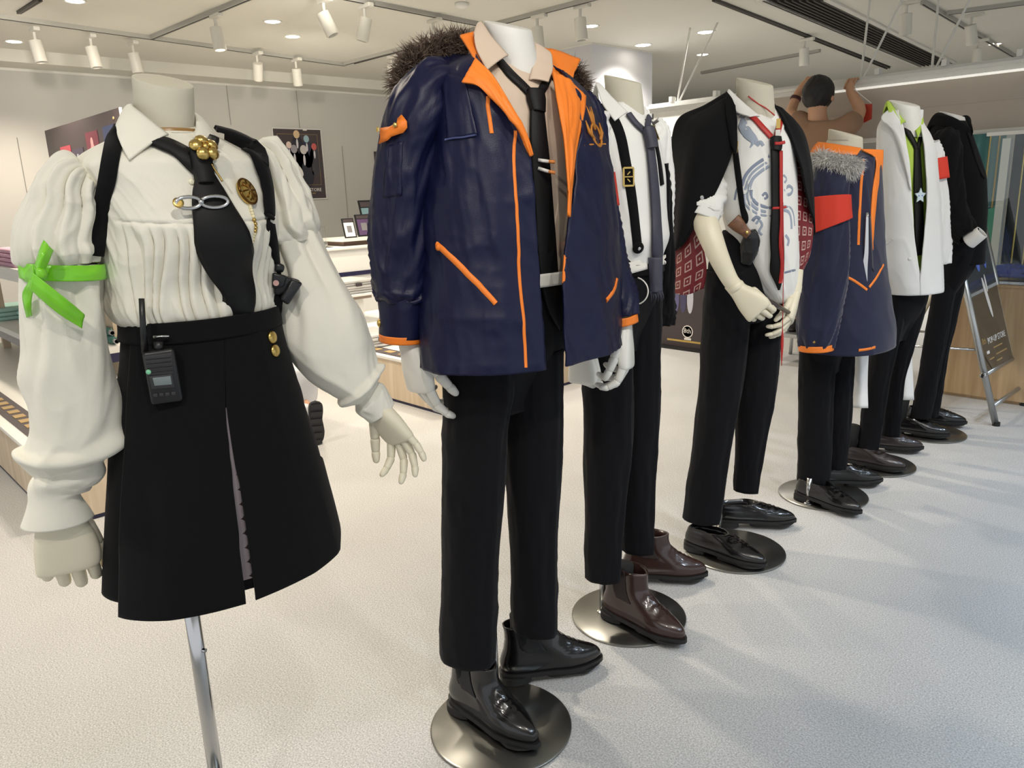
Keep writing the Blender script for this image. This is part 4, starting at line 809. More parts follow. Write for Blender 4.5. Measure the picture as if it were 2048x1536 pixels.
def shoe(name, heel, ang, L, kind, mat, label, sole, lift=.0, square=0, sh=None):
    """ankle boot or low shoe: upper lofted from stacked foot outlines"""
    a = math.radians(ang); f = np.array([math.cos(a), math.sin(a), 0]); l = np.array([-math.sin(a), math.cos(a), 0]); o = np.array([heel[0], heel[1], lift])
    t = thing(name, o, label, 'boot' if kind == 'boot' else 'shoe'); nc = 56; th = np.linspace(0, 2 * math.pi, nc, endpoint=False); s = (1 - np.cos(th)) / 2
    def ring(xb, xf, W, zb, zf=None, toe=1.0):
        zf = zb if zf is None else zf; w = np.interp(s, SW[:, 0], SW[:, 1]); w = w * np.abs(np.sin(th)) ** (.62 if not square else .5) * W
        return o + np.outer(xb + (xf - xb) * s, f) + np.outer(np.sign(np.sin(th)) * w + .004 * np.sin(s * math.pi), l) + np.outer(zb + (zf - zb) * s, [0, 0, 1.])
    if kind == 'boot':
        H = sh or .165
        T = [(.004, .992, .046, .030, .024), (-.002, 1.0, .049, .042, .034), (-.003, .985, .0495, .055, .047), (.0, .93, .047, .068, .060), (.004, .83, .044, .080, .073), (.008, .72, .0415, .092, .089), (.010, .63, .039, .104, .106), (.012, .57, .037, .120, .124), (.012, .545, .036, .140, .143), (.008, .545, .0375, H, H)]
    else:
        T = [(.004, .992, .044, .030, .020), (-.002, 1.0, .047, .040, .030), (-.002, .985, .047, .050, .040), (.0, .93, .0455, .060, .051), (.003, .84, .043, .068, .062), (.006, .73, .041, .076, .074), (.008, .62, .038, .083, .084), (.012, .54, .0365, .089, .092)]
    T = np.array(T); T = np.c_[T[:, 0], T[:, 1] * L, T[:, 2:]]; R = cr(T, 46); V = np.stack([ring(*q) for q in R])
    # creases across the vamp
    S = np.tile(s, (46, 1)); zz = np.linspace(0, 1, 46)[:, None]; xs = (V - o) @ f / L; amp = sstep(.5, .62, xs) * (1 - sstep(.74, .84, xs)) * sstep(.2, .5, zz)
    V[..., 2] += amp * .0018 * np.sin(xs * 95 + 2.0 * np.sin(th)[None] + vnoise(xs * 9, np.tile(np.sin(th), (46, 1)) * 3, 0, 3) * 3)
    inner = [ring(T[-1][0] + .004, T[-1][1] - .006, T[-1][2] - .004, T[-1][3] - q, T[-1][4] - q) for q in (.0, .03, .055)]
    V2 = np.concatenate([V, np.stack(inner)]); F = grid_faces(49, nc, True) + [tuple(range(48 * nc, 49 * nc))]
    up = mesh_obj('upper', V2.reshape(-1, 3), F, mat, t)
    # welt, sole and heel
    w0 = [ring(-.006, L + .006, .0525 if kind == 'boot' else .050, q, q2) for q, q2 in ((.018, .012), (.031, .025))]; Vw = np.concatenate(w0); sharp(mesh_obj('sole', Vw, grid_faces(2, nc, True) + [tuple(range(nc - 1, -1, -1)), tuple(range(nc, 2 * nc))], sole, t), 45)
    hr = []
    for zq in (0.0, .019):
        xx = np.clip(-.004 + (L * .30) * s, None, L * .27); w = np.interp(s * .3, SW[:, 0], SW[:, 1]) * np.abs(np.sin(th)) ** .45 * (.047 if kind == 'boot' else .045); hr.append(o + np.outer(xx, f) + np.outer(np.sign(np.sin(th)) * w, l) + np.array([0, 0, zq]))
    sharp(mesh_obj('heel', np.concatenate(hr), grid_faces(2, nc, True) + [tuple(range(nc - 1, -1, -1)), tuple(range(nc, 2 * nc))], sole, t), 45)
    fr = [ring(L * .42, L * .97, .046, .0, .004), ring(L * .40, L + .003, .049, .018, .013)]; sharp(mesh_obj('forefoot_sole', np.concatenate(fr), grid_faces(2, nc, True) + [tuple(range(nc - 1, -1, -1)), tuple(range(nc, 2 * nc))], sole, t), 45)
    if kind == 'boot':
        for sg in (1, -1):
            kk0 = np.arange(nc)[(np.sin(th) * sg > .2) & (s > .2) & (s < .62)]; kk0 = kk0 if sg > 0 else kk0[::-1]; Pn = []
            for j, r_ in enumerate(range(24, 46)):
                w_ = .5 * (1 - .30 * (1 - j / 21) ** 2)
                for q in np.linspace(.5 - w_, .5 + w_, 10) * (len(kk0) - 1):
                    i0 = int(min(q, len(kk0) - 2)); fr_ = q - i0; Pn.append(V[r_, kk0[i0]] * (1 - fr_) + V[r_, kk0[i0 + 1]] * fr_ + l * sg * .0015)
            solid('elastic_gusset', Pn, grid_faces(22, 10), M('elastic_' + mat.name, tuple(int(255 * (c ** (1 / 2.2))) for c in (.012, .012, .014)) if 'black' in mat.name else (38, 26, 24), .8, bump=.4, bscale=700), t, .0015, None, 0.0)
    else:
        b0 = o + f * L * .60 + np.array([0, 0, .078]); MB().obox(b0, l, f * .93 - np.array([0, 0, .36]), f * .36 + np.array([0, 0, .93]), (.030, .010, .002)).build('saddle_strap', mat, t)
    return t
m_cloth_w = M('cream_blouse_crepe', (226, 222, 208), .75, bump=.25, bscale=900, var=.02, sheen=.15)
m_linen = M('linen_neck_cover', (196, 190, 172), .85, bump=.35, bscale=700, var=.03); m_mhand = M('ivory_mannequin_plastic', (222, 214, 190), .38, var=.03); m_mhandw = M('white_mannequin_plastic', (226, 224, 216), .35, var=.02); m_neckw = M('white_neck', (218, 216, 210), .5, var=.02)
m_blackcloth = M('black_wool_twill', (12, 12, 14), .95, bump=.3, bscale=900, sheen=.04, var=.1, spec=.2); m_trouser = M('black_trouser_wool', (11, 11, 15), .92, bump=.3, bscale=900, sheen=.04, var=.1, spec=.22); m_tie = M('black_silk_tie', (11, 11, 12), .6, bump=.2, bscale=600, var=.1, spec=.3)
m_bleather = M('polished_black_leather', (11, 10, 11), .22, var=.15, coat=.35); m_brleather = M('polished_brown_leather', (48, 30, 26), .24, var=.18, coat=.4); m_bsole = M('black_sole_rubber', (18, 17, 17), .55)
m_silver = M('silver_metal', (205, 205, 205), .18, metal=1.0)
def plain_collar(B, parent, mat, fold, edge, nu=60, nv=10, thick=.0035, bulge=.006):
    """fold-over collar: fold line and outer edge, lists of (px,py,d) from one front end round the back to the other"""
    A = cr([B.at(*q) if not isinstance(q, np.ndarray) else q for q in fold], nu); E = cr([B.at(*q) if not isinstance(q, np.ndarray) else q for q in edge], nu); V = []
    cen = A.mean(0)
    for j in range(nv):
        t = j / (nv - 1); row = A * (1 - t) + E * t; o = row - cen; o[:, 2] = 0; o /= np.linalg.norm(o, axis=1)[:, None] + 1e-9; V.append(row + (o * bulge + np.array([0, 0, bulge * .6])) * math.sin(math.pi * t ** .6))
    V = np.array(V); o, s = mk('collar', V, None, mat, parent, False, thick); return o, s
def stand(B, parent, mat, cpx, rpx, hpx, name='collar_stand'):
    c = B.at(*cpx); r = rpx * B.mpp(*cpx); h = hpx * B.mpp(*cpx); n = 48; V = []
    for zz, s in ((0, 1.12), (.5, 1.05), (1, 1.0)):
        for k in range(n):
            q = 2 * math.pi * k / n; V.append(c + B.F * r * s * math.cos(q) + B.L * r * s * .95 * math.sin(q) + np.array([0, 0, h * zz - (.35 * h * math.cos(q) if zz > .4 else 0)]))
    return solid(name, V, grid_faces(3, n, True), mat, parent, .003)
# ================================================================== 1: cream blouse and black skirt on a pole
B1 = Body(-1.33, .508, 4)
man = thing('mannequin', (-1.33, .431, 0), 'headless female torso mannequin with linen neck on a slim chrome pole', 'mannequin')
neck(B1, (326, 161, 56), (331, 262, 55), m_linen, man, tilt=.37)
c = B1.at(332, 268); sharp(MB().rev(c, (0, 0, 1), [(-.05, .066), (-.005, .056), (.004, .0535), (.006, .05)], 40).build('wooden_ring', M('varnished_wood_ring', (150, 112, 60), .35), man, True))
pb = G(440, 1625, 0.0); pt = B1.at(378, 1150, -.02); pt = np.array([-1.34, .434, .66])
MB().cyl((pt[0], pt[1], .0), (pt[0], pt[1], .78), .0135, n=24).build('pole', m_pole, man, True)
sharp(MB().rev((pt[0], pt[1], .0), (0, 0, 1), [(0, .148), (.002, .15), (.006, .15), (.009, .146), (.0095, .001)], 72).build('base_plate', m_steel, man, True))
MB().cyl((pt[0] + .012, pt[1] + .006, .5), (pt[0] + .017, pt[1] + .009, .5), .004, n=10).build('set_screw', m_pole, man)
# blouse
bl = thing('blouse', (-1.33, .508, 1.1), 'cream blouse with pleated front, pointed collar and puffed sleeves', 'blouse')
def k1(z): return .68 + .10 * math.exp(-((z - 1.26) / .09) ** 2)
def d1(PH, Z):
    fr = sstep(.92, .6, PH) * sstep(-1.3, -.95, PH); pl = sstep(1.285, 1.255, Z + .012 * np.cos(PH * 1.2)); x = PH * 13 + vnoise(PH * 3.1, Z * 3, 0, 2) * 2.4 + vnoise(PH * 6, Z * 9, 0, 8) * .8
    xx = (x / 2.1) % 1.0; saw = np.where(xx < .7, (xx / .7) ** 1.5, (1 - xx) / .3)
    r = -.011 * saw * pl * fr * (1 - .25 * sstep(1.16, 1.10, Z)) + .010 * np.exp(-((Z - 1.135) / .03) ** 2) - .012 * sstep(1.125, 1.10, Z)
    r += .005 * crinkle(PH * 2.2 + Z * 6, Z * 7, 6) + .004 * ridge(PH * 3 + Z * 9, Z * 3, 12) * sstep(1.25, 1.15, Z)
    seam = np.exp(-((Z - (1.283 - .012 * np.cos(PH * 1.2))) / .0022) ** 2) * fr; return r - seam * .004
def f1(z): return .028 * math.exp(-((z - 1.25) / .055) ** 2)
Lf = [(280, 255), (228, 280), (175, 308), (148, 332), (166, 380), (187, 440), (200, 500), (212, 561), (232, 613), (256, 655), (262, 700)]
Rt = [(388, 252), (455, 285), (526, 322), (541, 380), (549, 440), (546, 500), (546, 560), (549, 610), (548, 645), (545, 690)]
V, Fc, uv, _ = torso(B1, Lf, Rt, 1.425, 1.085, k1, 150, 520, 2.2, d1, f1); _, s_bl = mk('bodice', V, uv, m_cloth_w, bl, True, .002, Fc)
def gath(n, a, seed, a2=.004, tw=0.0):
    def g(T, S):
        x = T * n + vnoise(S * 4, T * 0 + 2, 0, seed) * 2.0 + tw * S * 6
        e = np.sin(x + .8 * np.sin(x)) ; return a * 1.4 * e * (.35 + .65 * np.abs(np.cos(S * 3.0 - .4))) + a2 * ridge(np.cos(T) * 1.6 + S * 2, np.sin(T) * 1.6 + S * 5, seed)
    return g
def slv(name, B, spec, parent, mat, nrow, ncol, ratio, disp, thick=.002, closetop=True):
    V, uv = tube_px(B, spec, nrow, ncol, ratio, disp)
    if closetop: V[0] = V[0].mean(0) + (V[0] - V[0].mean(0)) * .25
    return mk(name, V, uv, mat, parent, True, thick)
dR = .07
def puffR(T, S): return gath(11, .0062, 3, .005)(T, S) * sstep(.0, .12, S) * (1 - .35 * sstep(.9, 1, S))
_, s_pR = slv('puff_sleeve', B1, [(172, 338, 22, dR), (160, 348, 42, dR), (146, 380, 55, dR), (132, 425, 62, dR), (119, 470, 71, dR), (119, 502, 73, dR), (124, 528, 63, dR)], bl, m_cloth_w, 110, 150, .95, puffR)
def lowR(T, S):
    r = .005 * gath(5, 1.0, 8, .5)(T, S) * (1 - sstep(.1, .6, S)) + .007 * ridge(np.cos(T) * 1.5 + 2 - S * 1.5, np.sin(T) * 1.5 + S * 3.2, 21) * (1 - sstep(.75, .9, S))
    c0 = .665 - .085 * np.cos(T); r = r + .017 * np.exp(-((S - c0) / .03) ** 2) - .014 * np.exp(-((S - c0 - .075) / .035) ** 2) + .010 * np.exp(-((S - .42 - .08 * np.cos(T - 1.0)) / .05) ** 2) * (.5 + .5 * np.cos(T - 2.2))
    r = r + .008 * np.exp(-((S - .86 + .05 * np.cos(T - 1)) / .02) ** 2) * (.5 + .5 * np.sin(T + .6)) + .0035 * crinkle(np.cos(T) * 1.4 + S * 2, np.sin(T) * 1.4 + S * 4, 51, 2) * (1 - sstep(.8, .9, S))
    return r * sstep(0, .05, S) * (1 - sstep(.95, 1, S) * .8)
_, s_lR = slv('lower_sleeve', B1, [(125, 524, 62, dR), (126, 570, 63, dR), (128, 630, 66, dR), (134, 700, 71, dR), (142, 770, 75, dR), (150, 830, 77, dR), (148, 875, 76, dR), (132, 920, 74, dR), (116, 955, 60, dR), (109, 988, 42, dR), (116, 1042, 62, dR)], bl, m_cloth_w, 190, 110, .85, lowR, closetop=False)
dL = -.06
def puffL(T, S): return gath(9, .0062, 5, .006)(T, S) * sstep(.0, .12, S) * (1 - .4 * sstep(.9, 1, S))
_, s_pL = slv('puff_sleeve', B1, [(508, 290, 22, dL), (528, 315, 38, dL), (545, 360, 47, dL), (562, 410, 56, dL), (571, 450, 62, dL), (578, 482, 52, dL)], bl, m_cloth_w, 100, 140, .95, puffL)
def lowL(T, S):
    r = .005 * gath(6, 1.0, 14, .5)(T, S) * (1 - sstep(.1, .6, S)) + .008 * ridge(np.cos(T) * 1.3 + 5, np.sin(T) * 1.3 + S * 2.6, 23) * (1 - sstep(.7, .85, S))
    r = r + .013 * np.exp(-((S - .73 + .03 * np.cos(T + .5)) / .03) ** 2) - .010 * np.exp(-((S - .81 + .02 * np.cos(T)) / .03) ** 2) + .003 * crinkle(np.cos(T) * 1.4 + S * 3, np.sin(T) * 1.4 + S * 4, 57, 2)
    return r * (1 - sstep(.95, 1, S) * .8)
_, s_lL = slv('lower_sleeve', B1, [(578, 474, 50, dL), (598, 530, 56, dL + .01), (620, 595, 70, dL + .02), (648, 660, 82, dL + .03), (678, 715, 74, dL + .04), (704, 752, 56, dL + .05), (722, 776, 42, dL + .05), (742, 800, 36, dL + .05), (762, 824, 30, dL + .05)], bl, m_cloth_w, 170, 100, .85, lowL, closetop=False)
_, s_c1 = plain_collar(B1, bl, m_cloth_w, [(338, 268, .080), (290, 230, .066), (262, 208, .03), B1.loc(-.062, -.02, 1.462), B1.loc(-.062, .02, 1.46), (383, 222, -.03), (392, 248, .02), (386, 272, .07)],
    [(258, 319, .122), (240, 285, .10), (231, 249, .065), B1.loc(-.105, -.04, 1.395), B1.loc(-.105, .045, 1.39), (415, 262, -.05), (448, 298, .01), (470, 322, .07)], 90, 14, bulge=.004)
stand(B1, bl, m_cloth_w, (333, 268), 62, 8)
b_ = lambda px, py, r, name, mat, par, off=.003, srf=None: (lambda h: MB().rev(h[0] + h[1] * off, h[1], [(0, r), (r * .35, r * .95), (r * .5, r * .6), (r * .52, .0005)], 20).build(name, mat, par, True))(hit(srf, px, py))
b_(433, 640, .0055, 'button', M('pearl_button', (228, 222, 196), .3), bl, .002, [s_bl]); b_(383, 364, .005, 'button', M('pearl_button', (228, 222, 196), .3), bl, .002, [s_bl])
# hands
hand(man, B1.at(114, 1020, dR), (0.02, 0.0, -1), B1.h * 1.0 - B1.r * .1, 1, .205, m_mhand, per=[(30, 85, 60), (32, 86, 60), (34, 86, 60), (38, 86, 60)], spread=2, thumb=(-16, 6, 8))
hd = B1.at(792, 868, dL + .06) - B1.at(752, 815, dL + .05)
hand(man, B1.at(752, 812, dL + .05), hd, -B1.r * .9 + B1.h * -.5 + np.array([0, 0, -.2]), 1, .168, m_mhand, per=[(38, 30, 15), (22, 24, 15), (12, 20, 14), (2, 14, 10)], spread=9, thumb=(-34, 10, 16))
# skirt
sk = thing('skirt', (-1.33, .508, .6), 'black high waisted skirt with a front slit showing patterned lining', 'skirt')
SL = [(252, 655), (249, 720), (238, 800), (229, 880), (223, 1000), (219, 1170)]; SR = [(552, 640), (573, 720), (599, 800), (625, 880), (650, 980), (672, 1072)]
zb = .5 * (B1.uz(*SL[-1])[1] + B1.uz(*SR[-1])[1])
dsk = lambda PH, Z: .004 * ridge(PH * 1.4, Z * 3, 4) + .006 * np.sin(PH * 7 + .5) * sstep(.95, zb, Z)
V, Fc, uv, _ = torso(B1, SL, SR, 1.118, zb + .012, .78, 80, 160, 2.15, dsk); _, s_sk = mk('skirt_body', V, uv, m_blackcloth, sk, True, .003, Fc)
V, Fc, uv, _ = torso(B1, [(251, 655), (248, 690)], [(553, 640), (562, 680)], 1.122, 1.088, .78, 10, 120, 2.15, lambda P, Z: P * 0 + .004); _, s_wb = mk('waistband', V, uv, m_blackcloth, sk, True, .005, Fc)
off6 = lambda a: (lambda PH, Z: a + .003 * ridge(PH * 2.0, Z * 3, 9) + .006 * sstep(.95, zb, Z))
V, Fc, uv, _ = torso(B1, SL, SR, 1.10, zb - .004, .78, 70, 60, 2.15, off6(.004), phi=([(270, 690), (262, 800), (252, 1000), (252, 1200)], [(448, 690), (449, 815), (470, 1000), (489, 1170)]), arc=True); _, s_pa = mk('front_panel', V, uv, m_blackcloth, sk, False, .003, Fc)
V, Fc, uv, _ = torso(B1, SL, SR, 1.10, zb - .004, .78, 70, 60, 2.15, off6(.005), phi=([(447, 690), (452, 815), (485, 1000), (508, 1160)], [(560, 690), (590, 800), (640, 980), (666, 1072)]), arc=True); _, s_pb2 = mk('front_panel', V, uv, m_blackcloth, sk, False, .003, Fc)
def scallop():
    m = bpy.data.materials.new('scalloped_lining'); m.use_nodes = True; nt = m.node_tree; N = nt.nodes; L = nt.links; b = N['Principled BSDF']; b.inputs['Roughness'].default_value = .8
    u = N.new('ShaderNodeUVMap'); mp = N.new('ShaderNodeMapping'); mp.inputs['Scale'].default_value = (40, 40, 1); v = N.new('ShaderNodeTexVoronoi'); v.inputs['Scale'].default_value = 1.0; v.inputs['Randomness'].default_value = 0
    r = N.new('ShaderNodeValToRGB'); r.color_ramp.interpolation = 'CONSTANT'; r.color_ramp.elements[0].position = 0; r.color_ramp.elements[0].color = lin((128, 118, 122)); r.color_ramp.elements[1].position = .52; r.color_ramp.elements[1].color = lin((34, 18, 20))
    L.new(u.outputs[0], mp.inputs[0]); L.new(mp.outputs[0], v.inputs['Vector']); L.new(v.outputs['Distance'], r.inputs['Fac']); L.new(r.outputs['Color'], b.inputs['Base Color']); return m
ribbon('slit_lining', [s_sk], [(451, 815), (458, 880), (468, 980), (480, 1080), (492, 1158)], [.008, .02, .028, .034, .038], scallop(), sk, .0025, .002, 50)
for (px, py) in ((540, 675), (546, 702)): b_(px, py, .011, 'gold_button', m_gold, sk, .003, [s_pb2, s_sk, s_wb])
# tie, brooches, harness
ti = thing('necktie', (-1.2, .5, 1.1), 'loose black necktie hanging askew over the cream blouse', 'necktie')
ribbon('tie_blade', [s_bl], [(403, 350), (412, 380), (424, 425), (443, 475), (457, 528), (466, 575), (479, 615), (491, 654)], [.026, .048, .066, .086, .084, .072, .05, .010], m_tie, ti, .014, .006, 60, 45)
ribbon('knot', [s_bl], [(392, 318), (398, 340), (405, 372)], [.03, .034, .026], m_tie, ti, .016, .014, 16, 4); ribbon('neck_band', [s_bl], [(288, 286), (330, 296), (372, 318), (398, 345)], [.016, .03, .032, .026], m_tie, ti, .009, .006, 24, 5); ribbon('neck_band', [s_bl], [(425, 285), (414, 310), (402, 338)], [.018, .022, .022], m_tie, ti, .009, .006, 16, 4)
br = thing('flower_brooch', hit([s_bl], 397, 318)[0], 'gold flower brooch pinned at the tie knot', 'brooch'); h0, n0 = hit([s_bl], 397, 320); h0 = h0 + n0 * .03; ua = np.cross(n0, (0, 0, 1)); ua /= np.linalg.norm(ua); ub = np.cross(ua, n0)
for k in range(5):
    q = 2 * math.pi * k / 5 + .3; c = h0 + (ua * math.cos(q) + ub * math.sin(q)) * .012; MB().rev(c - n0 * .004, n0 + (ua * math.cos(q) + ub * math.sin(q)) * .5, [(0, .004), (.003, .010), (.007, .0095), (.010, .005), (.011, .0005)], 14).build('petal', m_gold, br, True)
MB().rev(h0, n0, [(0, .006), (.005, .005), (.007, .001)], 12).build('flower_centre', m_gold, br, True); ribbon('chain', [s_bl], [(412, 335), (420, 350), (432, 376)], .0035, m_gold, br, .022, n=20, round_=True)
bo = thing('oval_brooch', hit([s_bl], 488, 388)[0], 'oval gold filigree brooch with a short pearl chain', 'brooch'); h0, n0 = hit([s_bl], 487, 388); h0 = h0 + n0 * .004; ua = np.cross(n0, (0, 0, 1)); ua /= np.linalg.norm(ua); ub = np.cross(ua, n0)
v = []; nr = 36
for (kk_, zz) in ((1., 0), (1.02, .004), (.92, .008), (.8, .007), (.55, .010), (.01, .012)): v += [h0 + (ua * math.cos(q) * .0165 + ub * math.sin(q) * .021) * kk_ + n0 * zz for q in np.linspace(0, 2 * math.pi, nr, endpoint=False)]
mesh_obj('plaque', v, grid_faces(6, nr, True), m_gold, bo); MB().tube([h0 + (ua * math.cos(q) * .0165 + ub * math.sin(q) * .021) * .99 + n0 * .006 for q in np.linspace(0, 2 * math.pi, 40)], .0022, 8).build('rim', M('dark_gold', (110, 76, 36), .35, metal=1.), bo, True)
for q in np.linspace(0, math.pi, 4, endpoint=False): MB().tube([h0 + (ua * math.cos(q) * .013 + ub * math.sin(q) * .017) * s + n0 * .0105 for s in (-1, -.4, .4, 1)], .0013, 6).build('filigree', M('dark_gold', (110, 76, 36), .35, metal=1.), bo, True)
P, Nn = hits([s_bl], cr([(496, 412), (503, 432), (508, 455), (508, 475), (500, 494)], 15), 2)
for k in range(15): MB().rev(P[k] + Nn[k] * .004, Nn[k], [(-.003, .001), (-.002, .0028), (0, .0034), (.002, .0028), (.003, .001)], 8).build('chain_bead', m_gold if 4 < k < 9 else M('pearl_bead', (232, 220, 180), .25), bo, True)
sp_ = thing('bow_pin', hit([s_bl], 395, 415)[0], 'silver bow shaped tie pin across the black necktie', 'tie pin'); h0, n0 = hit([s_bl], 396, 417); h0 = h0 + n0 * .022; ua = np.cross(n0, (0, 0, 1)); ua /= np.linalg.norm(ua); ua = -ua if ua @ B1.r < 0 else ua; ub = np.array([0, 0, 1.])
for s, w_ in ((-1, .018), (1, .02)): MB().tube([h0 + ua * s * w_ * (1 - math.cos(q)) + ub * .0085 * math.sin(q) for q in np.linspace(0, 2 * math.pi, 24)], .0028, 8).build('loop', m_silver, sp_, True)
MB().rev(h0 - ua * .033, n0, [(0, .008), (.002, .008), (.002, .005)], 16).build('ring_end', m_gold, sp_, True); MB().rev(h0, n0, [(-.002, .004), (.004, .004), (.005, .001)], 10).build('centre', m_silver, sp_, True)
ha = thing('shoulder_harness', (-1.33, .508, 1.2), 'black shoulder harness straps running under both puffed sleeves', 'harness')
ribbon('strap', [s_bl, s_pR], [(238, 258), (230, 285), (222, 330), (211, 390), (198, 450), (192, 508)], [.02, .027, .027, .026, .024, .022], m_blackcloth, ha, .006, .004, 40, 6)
ribbon('strap', [s_bl, s_pL], [(458, 282), (500, 305), (520, 345), (530, 390), (533, 440)], [.05, .052, .042, .03, .024], m_blackcloth, ha, .008, .005, 40, 6); ribbon('strap', [s_bl, s_pL, s_lL], [(533, 435), (541, 475), (548, 520), (556, 560), (552, 600), (553, 655)], [.022, .02, .018, .018, .02, .02], m_blackcloth, ha, .006, .004, 30, 5)
ribbon('back_yoke', [s_bl], [(425, 272), (452, 278), (480, 290), (500, 300)], [.02, .03, .03, .02], m_blackcloth, ha, .014, .006, 20, 4); b_(534, 442, .009, 'strap_knot', m_blackcloth, ha, .008, [s_bl, s_pL])
ho = thing('holster', B1.at(575, 570, .0), 'black leather holster pouch hanging beside the cream sleeve', 'holster'); m_bl2 = M('black_holster_leather', (24, 24, 26), .32, bump=.2, bscale=300)
def pbox(name, B, quad, d, dep, mat, parent, bev=.004):
    a, b, c, e = (B.at(*q, d) for q in quad); n = np.cross(b - a, e - a); n /= np.linalg.norm(n); n = n if n @ B.h < 0 else -n
    bm = bmesh.new(); vs = [bm.verts.new(q) for q in (a, b, c, e)] + [bm.verts.new(q - n * dep) for q in (a, b, c, e)]
    for f in ((0, 1, 2, 3), (7, 6, 5, 4), (0, 4, 5, 1), (1, 5, 6, 2), (2, 6, 7, 3), (3, 7, 4, 0)): bm.faces.new([vs[i] for i in f])
    bmesh.ops.recalc_face_normals(bm, faces=bm.faces[:]); bmesh.ops.bevel(bm, geom=list(bm.edges), offset=bev, segments=3, affect='EDGES', profile=.5)
    me = bpy.data.meshes.new(name); bm.to_mesh(me); bm.free(); me.materials.append(mat); o = bpy.data.objects.new(name, me); COL.objects.link(o); o.parent = parent; o.matrix_parent_inverse = parent.matrix_world.inverted(); return sharp(o)
pbox('pouch', B1, [(548, 546), (604, 562), (590, 588), (548, 592)], .035, .03, m_bl2, ho, .006); pbox('magazine', B1, [(583, 558), (607, 566), (577, 612), (561, 600)], .045, .022, m_bl2, ho, .005); pbox('flap', B1, [(545, 545), (575, 552), (568, 575), (545, 578)], .043, .01, m_black, ho, .004); pbox('upper_clip', B1, [(550, 525), (571, 530), (568, 546), (550, 545)], .03, .02, m_bl2, ho, .005)
MB().cyl(B1.at(552, 566, .048), B1.at(552, 566, .054), .005, n=14).build('stud', M('pink_stud', (190, 150, 140), .3, metal=.6), ho)
# walkie talkie on the waistband
wt = thing('walkie_talkie', B1.at(320, 760, .16), 'black walkie talkie with stub antenna clipped to the skirt waistband', 'walkie talkie'); dd = B1.D - float((hit([s_pa, s_sk, s_wb], 322, 745)[0] - 0) @ B1.h) + .03
pbox('case', B1, [(283, 706), (348, 697), (367, 803), (303, 812)], dd, .03, m_black, wt, .005); pbox('speaker_panel', B1, [(288, 713), (344, 706), (348, 748), (296, 752)], dd + .0015, .003, M('radio_grey', (40, 40, 42), .5), wt, .001)
for k in range(4):
    y = 717 + k * 8.6; pbox('grille_bar', B1, [(291 + k * 1.3, y), (342 + k * 1.3, y - 5), (342 + k * 1.3, y - 1.5), (291 + k * 1.3, y + 3.5)], dd + .0028, .002, m_black, wt, .0006)
pbox('screen_frame', B1, [(298, 753), (344, 748), (350, 776), (304, 779)], dd + .002, .003, M('radio_grey', (40, 40, 42), .5), wt, .0012); pbox('screen', B1, [(305, 756), (341, 752), (344, 769), (309, 772)], dd + .003, .002, M('lcd_grey', (112, 122, 122), .25), wt, .0006)
for k in range(4): pbox('key', B1, [(306 + k * 12, 788 - k * 1.2), (315 + k * 12, 787 - k * 1.2), (316 + k * 12, 794 - k * 1.2), (307 + k * 12, 795 - k * 1.2)], dd + .0015, .002, M('radio_grey', (40, 40, 42), .5), wt, .0008)
MB().tube([B1.at(290, 706, dd - .012), B1.at(286, 650, dd - .012), B1.at(283, 597, dd - .012)], [.0052, .0046, .0042], 12).build('antenna', m_black, wt, True); MB().cyl(B1.at(318, 702, dd - .012), B1.at(317, 684, dd - .012), .007, n=16).build('volume_knob', m_black, wt, True); MB().tube([B1.at(306, 674, dd - .02), B1.at(338, 672, dd - .02)], .002, 8).build('clip_wire', m_silver, wt, True)
MB().rev(B1.at(297, 744, dd + .002), -B1.h, [(0, .004), (.002, .0035), (.003, .001)], 12).build('emblem_button', M('green_led', (120, 190, 150), .3), wt)
# green satin ribbon round the arm
m_green = M('lime_satin_ribbon', (124, 206, 40), .28, var=.12, vscale=25, sheen=.1); gr = thing('arm_ribbon', B1.at(125, 540, dR), 'lime green satin ribbon tied in a bow round the sleeve', 'ribbon')
V, uv = tube_px(B1, [(126, 526, 70, dR), (127, 541, 73, dR), (128, 556, 73, dR)], 14, 90, 1.0, lambda T, S: .002 * ridge(np.cos(T) * 3, np.sin(T) * 3 + S * 2, 4) + .001); mk('band', V, uv, m_green, gr, True, .0015)
q_ = dR + .075
sheet('bow_loop', B1, [[(86, 478, q_ - .01), (97, 489, q_ + .005), (108, 501, q_)], [(76, 500, q_ + .005), (87, 510, q_ + .02), (99, 521, q_ + .01)], [(66, 533, q_ + .004), (76, 542, q_ + .012), (86, 548, q_ + .006)]], m_green, gr, 16, 20, .0012, .004, 9)
sheet('tail', B1, [[(67, 545, q_ + .01), (63, 560, q_ + .008), (59, 577, q_)], [(100, 572, q_ + .014), (96, 590, q_ + .016), (93, 607, q_ + .008)], [(135, 600, q_ + .012), (130, 617, q_ + .012), (127, 633, q_ + .004)], [(168, 629, q_ - .01), (165, 642, q_ - .008), (163, 656, q_ - .01)]], m_green, gr, 14, 30, .0012, .003, 10)
sheet('bow_loop', B1, [[(64, 528, q_), (66, 540, q_ + .004), (70, 552, q_)], [(50, 545, q_ - .03), (54, 555, q_ - .02), (62, 566, q_ - .015)], [(46, 562, q_ - .05), (52, 566, q_ - .04), (60, 570, q_ - .03)]], m_green, gr, 12, 14, .0012, .003, 9)
sheet('tail', B1, [[(58, 560, q_ - .01), (64, 568, q_ - .005), (70, 572, q_ - .005)], [(44, 585, q_ - .03), (54, 590, q_ - .025), (64, 590, q_ - .02)], [(45, 610, q_ - .04), (54, 615, q_ - .03), (63, 612, q_ - .03)], [(52, 636, q_ - .05), (58, 634, q_ - .045), (63, 632, q_ - .04)]], m_green, gr, 12, 20, .0012, .003, 9)
